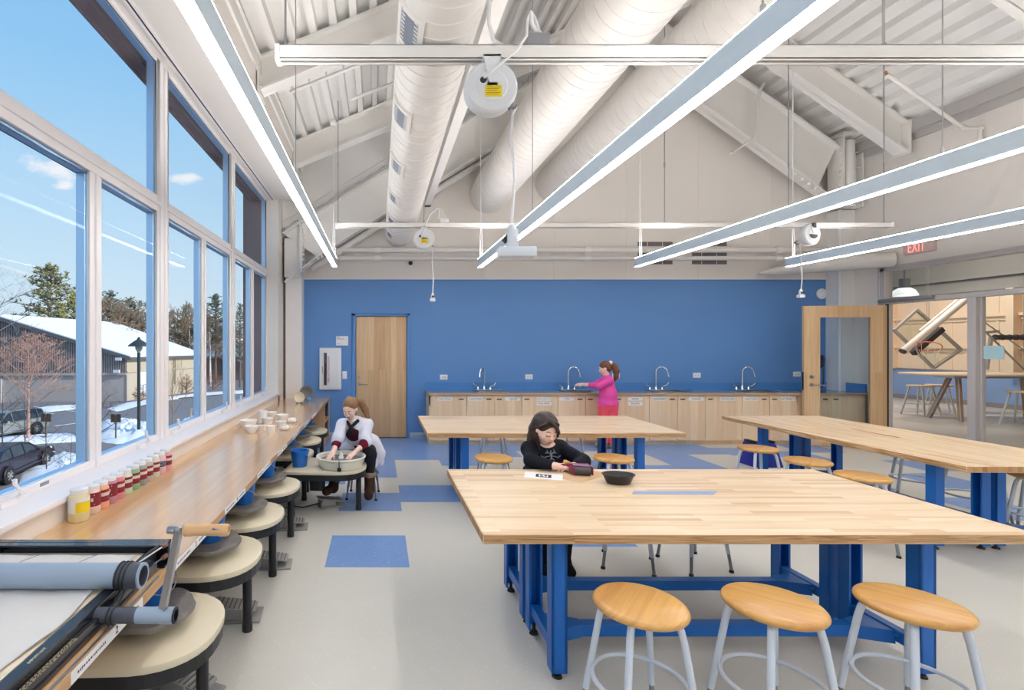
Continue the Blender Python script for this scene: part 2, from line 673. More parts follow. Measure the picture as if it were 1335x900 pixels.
md = deck(-2.2, RX, DM, YF - .2, 8.42, 1)
m2 = deck(8.25, RX, MR, YF - .2, YB + .2, 1)
md.add(m2.v, m2.f)
m3 = deck(-2.2, RX, ML, 8.38, YB + .2, 1)
md.add(m3.v, m3.f)
struct(md, 'ceiling', DECK_W)

# back wall: blue below, white gable above
mb = MB()
ZB = 2.77
DX0, DX1, DZ = -.47, .535, 2.165     # door opening with frame
mb.box(-2.3, DX0, YB, YB + .2, 0, ZB).box(DX1, 8.3, YB, YB + .2, 0, ZB).box(DX0, DX1, YB, YB + .2, DZ, ZB).box(DX0, DX1, YB + .12, YB + .2, 0, DZ)
struct(mb, 'wall_back', BLUE)
mb = MB()
mb.prism([(-2.3, ZB), (8.3, ZB), (8.3, MR(8.3) + .1), (RX, 7.4), (-2.3, 3.6)], YB - .012, YB + .2, 'xz')
for x in (-.7, .55, 1.8, 3.05, 4.3, 5.55, 6.8):
    mb.box(x - .008, x + .008, YB - .018, YB, ZB + .02, min(ML(x), MR(x)))
struct(mb, 'wall_gable', WHITE_WARM)
mb = MB()
mb.box(-1.3, 7.76, YB - .022, YB, ZB - .012, ZB + .012)
struct(mb, 'trim_1', WHITE)

# cheek of the dormer, with the wall beside the last window
mb = MB()
mb.prism([(-1.66, 3.42), (RX, 7.4), (RX, DM(RX) + .1), (-1.66, DM(-1.66) + .1)], 8.40, 8.44, 'xz')
struct(mb, 'wall_dormer', WHITE)

# left wall around the recessed windows
WY0, WY1, WS, WH = -1.74, 8.02, .845, 3.96     # window range along the wall, sill and head
mb = MB()
mb.box(-2.06, XL, YF, WY1 + .1, 0, WS - .03).box(-2.06, XL, YF, WY0, WS - .03, 4.9)
mb.box(-2.06, XL, WY1, YB + .2, 0, 4.9).box(-2.06, XL, WY0, WY1, WH, 4.9)
struct(mb, 'wall_left', WHITE_WARM)
mb = MB()   # boxed eaves beam over the window heads
mb.box(XL - .02, -1.29, YF, 8.04, WH - .001, DM(-1.29) + .05)
struct(mb, 'trim_2', WHITE_WARM)
mb = MB()   # shade pocket in the window soffit: two thin edges and the dark slot between them
mb.box(-1.735, -1.715, WY0, WY1, WH - .02, WH + .002, 0).box(-1.715, -1.695, WY0, WY1, WH - .004, WH + .002, 1).box(-1.695, -1.675, WY0, WY1, WH - .012, WH + .002, 0)
struct(mb, 'trim_3', [TRIM_W, DARK])
mb = MB()
mb.box(-1.90, XL + .022, WY0 - .05, WY1, WS - .03, WS)
struct(mb, 'trim_4', TRIM_W, bevel=.004)
mb = MB()
mb.box(-1.29, -1.265, YF, 8.38, DM(-1.29) - .16, DM(-1.29) + .0).box(-1.27, -1.24, YF, 8.38, DM(-1.25) - .03, DM(-1.25) + .0)
struct(mb, 'trim_5', STEEL_W)

# windows: bays of one wide upper light over two casements
mains = [-1.74, .23, 2.20, 4.16, 6.14, 8.11]
TZ0, TZ1 = 2.708, 2.839
XI, XG, XO = -1.80, -1.818, -1.878
MH = .11


def sash(mb, y0, y1, z0, z1, w, x0=XO - .006, x1=XG - .008):
    mb.box(x0, x1, y0, y1, z0 - .004, z0 + .006).box(x0, x1, y0, y1, z1 - w, z1).box(x0, x1, y0, y0 + w, z0, z1 - w).box(x0, x1, y1 - w, y1, z0, z1 - w)


for i in range(5):
    ya, yb = mains[i] + MH, mains[i + 1] - MH
    ym = (mains[i] + mains[i + 1]) / 2
    win = thing('window_%d' % (i + 1), None, None, (XI, ym, WS), kind='structure')
    xm = XG - .004
    fr = MB()      # inner frame: wide mullions between bays, a thin one between casements, transom, head, bottom rail
    fr.box(xm, XI, ya - MH, ya, WS, WH).box(xm, XI, yb, yb + MH if i < 4 else WY1, WS, WH)
    fr.box(xm, XI, ya, yb, TZ0, TZ1).box(xm, XI, ya, yb, WH - .03, WH).box(xm, XI - .001, ya, yb, WS, WS + .05)
    fr.box(xm, XI - .004, ym - .066, ym + .066, WS, TZ0)
    for y in (ya - .08, yb + .05):
        fr.box(XI - .002, XI + .012, y - .012, y + .03, WS, WH - .02)
    fr.box(XI - .005, XI + .010, ym - .014, ym + .014, WS, TZ0)
    fr.box(XI - .002, XI + .012, ya - .06, yb + .06, (TZ0 + TZ1) / 2 - .014, (TZ0 + TZ1) / 2 + .014)
    fr.build('frame', TRIM_W, win, bevel=.003, bseg=1)
    of = MB()
    of.box(XO, xm, ya - MH, ya, WS, WH - .03).box(XO, xm, yb, yb + MH if i < 4 else WY1, WS, WH - .03)
    of.box(XO, xm, ya, yb, TZ0, TZ1).box(XO, xm, ya, yb, WS, WS + .045).box(XO, xm, ym - .066, ym + .066, WS + .045, TZ0)
    of.build('outer_frame', ANOD, win, bevel=.003, bseg=1)
    for a, b_ in ((ya, ym - .066), (ym + .066, yb)):
        s = MB()
        sash(s, a, b_, WS + .045, TZ0, .018)
        s.build('sash', ANOD, win, bevel=.003, bseg=1)
    s = MB()
    sash(s, ya, yb, TZ1, WH - .03, .012)
    s.build('upper_sash', ANOD, win)
    for a, b_, z0, z1 in ((ya, ym - .066, WS + .03, TZ0), (ym + .066, yb, WS + .03, TZ0), (ya, yb, TZ1, WH - .03)):
        g = MB()
        g.box(XG - .008, XG, a + .004, b_ - .004, z0 + .004, z1 - .004)
        g.build('glass_pane', GLASS, win)
    for yy in (ya + .12, yb - .26):      # crank handles on the bottom rail
        l = MB()
        l.box(XI - .002, XI + .028, yy - .09, yy + .09, WS + .001, WS + .028).tube([(XI + .02, yy + .02, WS + .02), (XI + .04, yy + .03, WS + .045), (XI + .042, yy - .02, WS + .10)], [.012, .011, .008], 8)
        l.tube([(XI + .042, yy - .02, WS + .095), (XI + .042, yy - .025, WS + .125)], .012, 8)
        l.build('crank_handle', TRIM_W, win, smooth=40)
    if i == 2:
        l = MB()
        l.box(XI - .002, XI + .0005, ya + .34, ya + .41, WS + .02, WS + .038)
        l.build('maker_plate', GREY_METAL, win)
# metal surround outside: projecting hood and end fin
mb = MB()
mb.box(-2.045, XG - .012, WY0 - .3, WY1 + .35, WH - .028, WH + .05)
mb.box(-2.06, -2.035, WY0 - .3, WY1 + .35, WH - .05, WH + .05).box(-1.945, -1.935, WY0 - .3, WY1 + .35, WH - .04, WH + .05)
mb.box(-2.18, XO - .004, WY1 - .02, WY1 + .3, .5, 4.4)
struct(mb, 'trim_6', BROWN_METAL)

# wall behind the camera and the right wall with the glazed screen
mb = MB()
mb.prism([(-2.1, 3.3), (8.3, 3.3), (8.3, MR(8.3) + .1), (RX, 7.4), (-2.1, DM(-2.1) + .1)], YF - .2, YF, 'xz')
mb.box(-2.1, 8.3, YF - .2, YF, -.1, .9).box(-2.1, -.6, YF - .2, YF, .9, 3.3).box(7.0, 8.3, YF - .2, YF, .9, 3.3)
struct(mb, 'wall_front', WHITE_WARM)
wf = thing('window_7', None, None, (3.2, YF, .9), kind='structure')  # unseen window, added to let daylight in from behind the camera
fr = MB()
for i in range(5):
    x = -.6 + 7.6 * i / 4
    fr.box(x - .05, x + .05, YF - .15, YF - .03, .9, 3.3)
fr.box(-.6, 7.0, YF - .15, YF - .03, .9, .98).box(-.6, 7.0, YF - .15, YF - .03, 3.22, 3.3)
fr.build('frame', TRIM_W, wf)
for i in range(4):
    g = MB()
    x = -.6 + 1.9 * i
    g.box(x + .05, x + 1.85, YF - .10, YF - .092, .98, 3.22)
    g.build('glass_pane', GLASS, wf)
OY0, OY1, OZ = 4.62, 7.985, 2.83
mb = MB()
mb.box(XR, XR + .16, YF, OY0, 0, 5.2).box(XR, XR + .16, OY1, YB + .2, 0, 5.2).box(XR, XR + .16, OY0, OY1, OZ, 5.2)
struct(mb, 'wall_right', WHITE_WARM)

scr = thing('window_6', None, None, (XR, OY1, 0), kind='structure')
fr = MB()
x0, x1 = XR - .02, XR + .11
for a, b_, zt in ((OY1 - .075, OY1, OZ), (6.70, 6.80, 2.27), (5.60, 5.70, 2.27), (OY0, OY0 + .06, OZ)):
    fr.box(x0, x1, a, b_, 0, zt)
fr.box(x0, x1, OY0, OY1, OZ - .045, OZ).box(x0 - .006, x1, OY0, OY1, 2.265, 2.335).box(x0, x1, OY0, 6.70, 0, .1)
for a, b_ in ((OY1 - .10, OY1 - .075), (6.80, 6.825), (6.675, 6.70)):
    fr.box(x0 + .05, x1 - .02, a, b_, 0, 2.265)
fr.box(x0 - .008, x0 + .02, OY0, OY1 + .02, OZ, OZ + .03).box(x0 - .008, x0 + .02, OY1, OY1 + .03, 0, OZ + .03)
fr.build('frame', FRAME_GREY, scr, bevel=.004, bseg=1)
for a, b_, z0, z1 in ((5.7, 6.70, .1, 2.265), (OY0 + .06, 5.6, .1, 2.265), (OY0 + .06, OY1 - .075, 2.335, OZ - .045)):
    g = MB()
    g.box(XR + .05, XR + .058, a, b_, z0, z1)
    g.build('glass_pane', GLASS_HALL, scr)

# open glazed wooden door swung into the room
HX, HY, TH = 8.01, 7.90, 0.095
door = thing('door_2', None, None, (HX, HY, 0), kind='structure')
dl = 1.215
hd = Vector((-math.cos(TH), math.sin(TH), 0))
R2 = Matrix.Translation((HX, HY, 0)) @ frameM((0, 0, 0), -hd, (0, 0, 1)) @ Matrix.Identity(4)


def dbox(mb, u0, u1, w0, w1, z0, z1, mat=0):
    "u along the door from the hinge, w out of its face towards the room"
    nrm = Vector((-math.sin(TH), -math.cos(TH), 0))
    v = []
    for z in (z0, z1):
        for u, w in ((u0, w0), (u1, w0), (u1, w1), (u0, w1)):
            p = Vector((HX, HY, 0)) + hd * u + nrm * w
            v.append((p.x, p.y, z))
    return mb.hexa(v, mat)


DH = 2.245
lf = MB()
dbox(lf, 0, .235, 0, .045, .01, DH)
dbox(lf, dl - .225, dl, 0, .045, .01, DH)
dbox(lf, .235, dl - .225, 0, .045, DH - .175, DH)
dbox(lf, .235, dl - .225, 0, .045, .01, .30)
for u0, u1, z0, z1 in ((.225, .245, .29, DH - .165), (dl - .235, dl - .215, .29, DH - .165), (.235, dl - .225, DH - .185, DH - .165), (.235, dl - .225, .29, .31)):
    dbox(lf, u0, u1, .043, .052, z0, z1)
lf.build('door_leaf', DOORW, door)
g = MB()
dbox(g, .235, dl - .225, .018, .026, .30, DH - .175)
g.build('glass_pane', GLASS_DOOR, door)
hn = MB()
nr = Vector((-math.sin(TH), -math.cos(TH), 0))
pp = lambda u, w, z: Vector((HX, HY, z)) + hd * u + nr * w
hn.tube([pp(dl - .11, .045, .985), pp(dl - .11, .055, .985)], .028, 16).tube([pp(dl - .11, .05, .985), pp(dl - .11, .095, .985), pp(dl - .12, .10, .985), pp(dl - .29, .10, .982)], .011, 10)
hn.build('lever_handle', STEEL, door, smooth=40)
hn = MB()
hn.tube([pp(dl - .11, .045, 1.11), pp(dl - .11, .06, 1.11)], .028, 16)
hn.tube([pp(dl - .11, .06, 1.11), pp(dl - .11, .064, 1.11)], .014, 12)
hn.build('lock_cylinder', STEEL, door, smooth=40)
hn = MB()
dbox(hn, dl, dl + .003, .008, .037, .90, 1.19)
hn.build('latch_plate', BLACK, door)
cl = MB()
cl.box(XR - .075, XR - .02, OY1 - .80, OY1 - .02, 2.29, 2.345)
cl.build('door_closer', GREY_METAL, scr, bevel=.006)
st = MB()
st.box(XR - .006, XR + .05, OY1 - .095, OY1 - .075, 0, 2.265)
st.build('dark_seal', BLACK, scr)

# back door
d1 = thing('door_1', None, None, (.03, YB, 0), kind='structure')
fr = MB()
fr.box(DX0, -.405, YB - .02, YB + .1, 0, DZ).box(.49, DX1, YB - .02, YB + .1, 0, DZ).box(DX0, DX1, YB - .02, YB + .1, 2.125, DZ)
fr.box(-.405, -.39, YB + .06, YB + .1, 0, 2.125).box(.475, .49, YB + .06, YB + .1, 0, 2.125).box(-.405, .49, YB + .06, YB + .1, 2.11, 2.125)
fr.build('door_frame', BLUE_FRAME, d1, bevel=.004, bseg=1)
lf = MB()
lf.box(-.40, .485, YB + .02, YB + .065, .012, 2.12)
lf.build('door_leaf', DOORW, d1, bevel=.003)
h = MB()
h.tube([(-.335, YB + .02, .945), (-.335, YB + .0, .945)], .028, 16).tube([(-.335, YB + .01, .945), (-.335, YB - .035, .945), (-.325, YB - .04, .945), (-.20, YB - .04, .945)], .010, 10)
h.build('lever_handle', STEEL, d1, smooth=40)
h = MB()
h.tube([(-.345, YB + .02, 1.055), (-.345, YB + .006, 1.055)], .024, 16)
h.build('lock_cylinder', STEEL, d1, smooth=40)
h = MB()
h.box(-.40, .485, YB + .005, YB + .08, 0, .012)
h.build('threshold', DARK, d1)

mb = MB()
mb.box(-1.3, DX0, YB - .012, YB, 0, .1).box(DX1, .84, YB - .012, YB, 0, .1)
struct(mb, 'baseboard_back', BASE_GREY, bevel=.003)
mb = MB()
mb.box(XR - .012, XR, YF, OY0, 0, .1)
struct(mb, 'baseboard_right', BASE_GREY)
# ================================================================ steel frame
def rafter(name, y, top, bot, fl_w=.2, tw=.02, t=.025):
    "an I section: web with a flange along its top and bottom edge; top/bot are polylines of (x, z)"
    mb = MB()
    poly = list(bot) + list(reversed(top))
    mb.prism(poly, y - .008, y + .008, 'xz')
    for line, sg in ((top, -1), (bot, 1)):
        for (xa, za), (xb, zb) in zip(line, line[1:]):
            d = Vector((xb - xa, 0, zb - za)).normalized()
            n = Vector((-d.z, 0, d.x)) * (t * sg)
            if n.z * sg < 0: n = -n
            v = []
            for yy in (y - fl_w / 2, y + fl_w / 2):
                v += [(xa, yy, za), (xb, yy, zb), (xb + n.x, yy, zb + n.z), (xa + n.x, yy, za + n.z)]
            mb.add(v, [(0, 3, 2, 1), (4, 5, 6, 7), (0, 1, 5, 4), (1, 2, 6, 5), (2, 3, 7, 6), (3, 0, 4, 7)])
    return mb


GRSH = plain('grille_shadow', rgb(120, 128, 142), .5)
for y in (7.55, 5.35, 3.15, .9):
    top = [(-1.27, DM(-1.27) - .004), (RX, DM(RX) - .004)]
    bot = [(-1.25, DM(-1.25) - .37), (RX, DM(RX) - .37)]
    mb = rafter('r', y, top, bot, .17)
    mb.box(-1.275, -1.255, y - .13, y + .13, DM(-1.27) - .42, DM(-1.27) - .02)
    for zz in (.07, .18, .29):
        for yy in (-.09, .09):
            mb.tube([(-1.255, y + yy, DM(-1.27) - .05 - zz), (-1.238, y + yy, DM(-1.27) - .05 - zz)], .016, 6)
    struct(mb, 'beam_dormer_rafter', STEEL_W)
    top = [(RX, MR(RX) - .004), (7.92, MR(7.92) - .004)]
    bot = [(RX, MR(RX) - .45), (7.9, MR(7.9) - .48)]
    mb = rafter('r', y, top, bot, .2)
    mb.box(7.9, 7.92, y - .14, y + .14, MR(7.9) - .52, MR(7.9) - .02)
    for zz in (.08, .2, .32):
        mb.tube([(7.885, y + .1, MR(7.9) - .08 - zz), (7.9, y + .1, MR(7.9) - .08 - zz)], .016, 6)
    struct(mb, 'beam_main_rafter', STEEL_W)
# end frame: deep tapered rafters meeting the columns
YC = 8.33
bl = lambda x: 2.68 + .62 * (x + 1.68)
tl = lambda x: 3.40 + .61 * (x + 1.73)
mb = rafter('r', YC, [(-1.60, tl(-1.60)), (4.3, tl(4.3))], [(-1.02, bl(-1.02)), (4.3, bl(4.3))], .2)
mb.bar((-1.56, YC - .02, 2.66), (-.95, YC - .02, bl(-.95) + .0), .2, .022, (-.5, 0, .8))
mb.box(-1.31, -1.285, YC - .12, YC + .1, 2.80, 3.62)
mb.box(-1.285, -1.265, YC - .1, YC + .1, 2.84, 3.55)
for i in range(7):
    mb.tube([(-1.27, YC - .07, 2.95 + i * .085), (-1.235, YC - .07, 2.95 + i * .085)], .02, 6)
for i in range(5):
    t = -1.22 + i * .065
    mb.tube([(t, YC - .06, bl(t) - .01), (t + .02, YC - .06, bl(t) - .055)], .024, 6)
struct(mb, 'beam_end_frame', STEEL_W)
br = lambda x: 5.59 - .72 * (x - 5.36)
tr_ = lambda x: 6.0 - .707 * (x - 6.07)
mb = rafter('r', YC, [(4.0, tr_(4.0)), (7.62, tr_(7.62))], [(4.0, br(4.0)), (7.3, br(7.3))], .22)
mb.box(7.62, 7.645, YC - .14, YC + .14, 3.95, 5.05)
for i in range(8):
    mb.tube([(7.60, YC - .09, 4.05 + i * .11), (7.625, YC - .09, 4.05 + i * .11)], .022, 6)
mb.bar((7.3, YC, br(7.3)), (7.62, YC, 4.0), .2, .025)
for i in range(5):
    t = 6.9 + i * .11
    mb.tube([(t, YC - .07, br(t) - .01), (t - .02, YC - .07, br(t) - .06)], .026, 6)
struct(mb, 'beam_end_frame', STEEL_W)
mb = MB()   # left column, boxed in white, with a dark reveal on its window side
mb.box(-1.575, -1.30, 8.41, YB, 0, 3.42)
mb.box(-1.575, -1.31, 8.30, 8.41, 2.75, 3.40)
struct(mb, 'column_left', WHITE)
mb = MB()
mb.box(XL, -1.575, 8.45, 8.47, 0, 3.35)
struct(mb, 'trim_7', plain('reveal_grey', rgb(104, 100, 100), .6))
mb = MB()   # right column: boxed web with a rounded corner bead, open steel above
mb.box(7.77, 8.04, 8.42, YB, 0, 3.9)
mb.tube([(7.785, 8.425, 0), (7.785, 8.425, 3.9)], .03, 12)
struct(mb, 'column_right', WHITE, smooth=35)
mb = MB()
mb.box(7.66, 7.69, 8.22, 8.44, 3.9, 5.1).box(7.97, 8.0, 8.22, 8.44, 3.9, 5.1).box(7.69, 7.97, 8.32, 8.34, 3.9, 5.1)
mb.tube([(7.78, 8.24, 3.9), (7.78, 8.24, 5.0)], .07, 14)
for z in (4.3, 4.55, 4.8):
    mb.box(7.84, 7.97, 8.23, 8.33, z, z + .015)
mb.box(7.60, 8.02, 8.16, 8.48, 5.06, 5.12)
struct(mb, 'column_stub', STEEL_W)
mb = MB()   # eaves strut on the right
mb.box(7.93, 8.04, YF, YB, 4.80, 4.97).box(7.99, 8.04, YF, YB, 4.70, 4.8)
struct(mb, 'trim_8', plain('grey_eaves_trim', rgb(186, 182, 180), .45))
mb = MB()   # long tie beam between the first two ducts
mb.box(.755, .86, YF, 8.3, 3.92, 4.03)
mb.box(.76, .855, 8.2, 8.3, 3.92, 4.2)
struct(mb, 'beam_tie', STEEL_W)
mb = MB()
mb.tube([(-1.0, 5.6, 4.46), (.9, 5.6, 5.22)], .02, 8)
struct(mb, 'beam_bridging', STEEL_W)

# ================================================================ ducts
def duct_mesh(x, z, r, y0, y1, seam=.13):
    mb = MB()
    prof = []
    y = y0
    while y < y1:
        prof += [(r, y), (r, y + seam * .88), (r + .0045, y + seam * .90), (r + .0045, y + seam * .98)]
        y += seam
    mb.lathe(prof, (x, 0, z), 'y', 48)
    return mb


def duct(name, x, z, r, label, y1=8.645):
    t = thing(name, label, 'duct', (x, y1, z), 'spiral ventilation ducts under the roof')
    duct_mesh(x, z, r, -3.2, y1).build('duct_run', DUCT_W, t, smooth=12)
    return t


D1X, D1Z, D1R = .349, EYE + 1.93, .236
d = duct('ventilation_duct', D1X, D1Z, D1R, 'white spiral duct with square grilles, nearest the windows')
for y in (2.81, 3.88, 4.93, 6.0, 7.08, 8.0):
    a = math.radians(49)
    M = frameM((D1X, y, D1Z), (0, 1, 0), (-math.cos(a), 0, math.sin(a)))
    # local x along the duct, y along the girth, z outward (down-left)
    fr, sl = MB(), MB()
    n = 6
    hw = .16 / D1R / 2 * 1.25
    for i in range(n):
        t0, t1 = -hw + 2 * hw * i / n, -hw + 2 * hw * (i + 1) / n
        for (u0, u1) in ((-.17, -.13), (.13, .17)) if 0 < i < n - 1 else ((-.17, .17),):
            v = []
            for rr in (D1R - .004, D1R + .014):
                for u, t in ((u0, t0), (u1, t0), (u1, t1), (u0, t1)):
                    v.append((D1X - rr * math.sin(a + t), y + u, D1Z - rr * math.cos(a + t)))
            fr.hexa(v)
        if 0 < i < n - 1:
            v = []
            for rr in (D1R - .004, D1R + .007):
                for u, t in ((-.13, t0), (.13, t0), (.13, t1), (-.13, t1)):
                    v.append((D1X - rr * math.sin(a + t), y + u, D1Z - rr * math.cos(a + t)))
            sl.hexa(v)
    g = fr.build('grille', DUCT_W, d)
    for j in range(8):
        u = -.12 + j * .033
        v = []
        for rr in (D1R + .006, D1R + .013):
            for uu, t in ((u, -hw * .64), (u + .012, -hw * .64), (u + .012, hw * .64), (u, hw * .64)):
                v.append((D1X - rr * math.sin(a + t), y + uu, D1Z - rr * math.cos(a + t)))
        fr2 = MB(); fr2.hexa(v)
        sl.add(fr2.v, fr2.f, 1)
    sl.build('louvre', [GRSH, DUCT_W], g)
duct('ventilation_duct', 1.895, EYE + 2.6, .321, 'big plain white spiral duct in the middle of the three')
duct('ventilation_duct', 3.04, EYE + 2.8, .321, 'big plain white spiral duct farthest from the windows')
t = thing('branch_duct', 'short round white duct crossing the corner above the open glass door', 'duct', (7.0, 8.3, 2.95))
mb = MB()
mb.tube([(6.55, 8.60, 2.86), (6.85, 8.5, 2.89), (7.1, 8.28, 2.93), (8.03, 7.78, 2.96)], [.02, .085, .115, .12], 24)
mb.build('duct_run', DUCT_W, t, smooth=40)

# pipes along the gable wall
for z, r, lab, yy in ((3.24, .045, 'thick white pipe along the gable wall, upper of the pair', 8.5), (3.098, .034, 'thin white pipe along the gable wall, lower of the pair', 8.5)):
    t = thing('pipe', lab, 'pipe', (3.4, yy, z), 'white pipes along the gable wall')
    mb = MB()
    mb.tube([(-.75, yy, z), (7.75, yy, z)], r, 14)
    mb.build('pipe_run', DUCT_W, t, smooth=40)
    for x in (-.02, 3.55, 6.8):
        mb = MB()
        mb.tube([(x - .05, yy, z), (x + .05, yy, z)], r + .014, 14)
        mb.tube([(x, yy, z + r), (x, yy, z + r + .03)], .012, 6)
        mb.box(x - .02, x + .02, yy, YB - .02, z - .012, z + .012)
        mb.build('coupling', STEEL_W, t, smooth=40)
t = thing('sloping_pipe', 'white pipe sloping up along the end rafter by the window corner', 'pipe', (-.6, 8.5, 3.0))
mb = MB()
mb.tube([(-1.15, 8.52, 2.92), (.0, 8.52, 3.66), (2.4, 8.52, 5.15)], .06, 12)
mb.build('pipe_run', DUCT_W, t, smooth=40)
t = thing('sprinkler_pipe', 'thin white sprinkler pipe slanting down to the right wall', 'pipe', (7.9, 6.4, 4.4))
mb = MB()
sp = [Vector((6.62, 6.5, 5.15)), Vector((7.76, 6.62, 4.50)), Vector((7.98, 6.62, 4.50)), Vector((7.98, 6.62, 4.36)), Vector((8.04, 6.62, 4.30))]
mb.tube(sp, .024, 10)
mb.tube([sp[1] + Vector((-.04, 0, .02)), sp[1] + Vector((.03, 0, 0))], .034, 10).tube([sp[2] + Vector((-.03, 0, 0)), sp[2] + Vector((.02, 0, 0))], .034, 10)
mb.build('pipe_run', DUCT_W, t, smooth=40)
mb = MB()
mb.tube([sp[0] + Vector((0, 0, -.01)), sp[0] + Vector((-.02, 0, .04))], .014, 8)
mb.build('sprinkler_head', plain('brass', rgb(176, 122, 70), .35, metal=.8), t)
t = thing('sprinkler_pipe', 'thin white sprinkler pipe rising between the rafters on the window side', 'pipe', (-.4, 6.5, 4.6))
mb = MB()
a, b_ = P(457, 130, 6.5), P(515, 108, 6.5)
c_ = P(433, 160, 6.9)
mb.tube([a, b_], .022, 10)
mb.tube([P(433, 163, 6.9), P(515, 128, 6.9)], .018, 8)
mb.tube([P(431, 160, 6.9), P(438, 160, 6.9)], .045, 10)
mb.build('pipe_run', DUCT_W, t, smooth=40)
# conduit hooked over the right end rafter
t = thing('conduit', 'bent white conduit hooked around the end rafter on the right', 'conduit', (5.8, 8.1, 5.0))
mb = MB()
mb.tube([P(996, 108, 8.1), P(990, 120, 8.1), P(987, 140, 8.1), P(987, 172, 8.1), P(980, 183, 8.1), P(953, 200, 8.1)], .026, 8)
mb.build('conduit_run', DUCT_W, t, smooth=50)

# louvred air grilles in the gable wall
gd = plain('louvre_dark', rgb(112, 104, 102), .6)
for x0, x1, lab in ((4.48, 5.10, 'louvred air grille in the gable wall, partly behind a strip light end'), (5.42, 6.03, 'louvred air grille in the gable wall, nearer the right column')):
    t = thing('air_grille', lab, 'vent', ((x0 + x1) / 2, YB, 3.2), 'air grilles in the gable wall')
    mb = MB()
    mb.box(x0, x1, YB - .022, YB - .012, 3.0, 3.42)
    mb.build('grille_frame', WHITE_WARM, t)
    for z in (3.02, 3.165, 3.335):
        for a, b_ in ((0, .16), (.175, .42), (.435, .6)):
            m_ = MB()
            m_.box(x0 + .01 + a, x0 + .01 + b_, YB - .028, YB - .02, z, z + .075)
            m_.build('louvre', gd, t)

# ================================================================ strip lights
def strip(name, x, label, y0, y1, cables, zb=2.80):
    w, h = .064, .135
    t = thing(name, label, 'light', (x, y1, zb), 'linear pendant lights')
    mb = MB()
    mb.box(x - w / 2, x - w / 2 + .006, y0, y1, zb + .006, zb + h - .006).box(x + w / 2 - .006, x + w / 2, y0, y1, zb + .006, zb + h - .006)
    mb.box(x - w / 2, x + w / 2, y1 - .006, y1, zb + .002, zb + h).box(x - w / 2, x + w / 2, y0, y0 + .006, zb, zb + h)
    mb.box(x - w / 2 + .004, x + w / 2 - .004, y0 + .01, y1 - .01, zb + .03, zb + h - .03)
    mb.build('housing', HOUSING, t)
    mb = MB()
    mb.box(x - w / 2 + .001, x + w / 2 - .001, y0 + .008, y1 - .007, zb, zb + .006)
    mb.build('lens', LED, t)
    mb = MB()
    mb.box(x - w / 2 + .001, x + w / 2 - .001, y0 + .008, y1 - .007, zb + h - .006, zb + h)
    mb.build('upper_lens', LED_UP, t)
    for y in cables:
        zt = min(DM(x), MR(x)) - .01
        mb = MB()
        mb.tube([(x, y, zb + h), (x, y, zt)], .004, 6)
        mb.tube([(x, y, zb + h), (x, y, zb + h + .05)], .010, 8)
        mb.build('suspension_cable', STEEL, t)
    if True:
        mb = MB()
        y = y1 - .12
        zt = min(DM(x), MR(x)) - .01
        mb.tube([(x - .012, y, zb + h), (x - .018, y, zb + h + .25), (x - .008, y, zb + h + .6), (x - .014, y, zt)], .007, 6)
        mb.tube([(x + .014, y, zb + h), (x + .01, y, zb + h + .3), (x - .004, y, zb + h + .7)], .006, 6)
        mb.build('power_cord', PLATE_W, t)
    return t


strip('strip_light', -.668, 'linear pendant light running along above the workbench by the windows', -2.6, 7.55, (4.0, 1.0))
strip('strip_light', 1.54, 'linear pendant light running over the middle of the studio, past the cord reels', -2.6, 7.62, (5.0, 2.0))
strip('strip_light', 3.90, 'linear pendant light ending in front of the louvred air grille', -2.6, 7.55, (3.45, 1.0))
strip('strip_light', 6.18, 'linear pendant light nearest the exit sign', -2.6, 7.55, (4.0, 1.0))
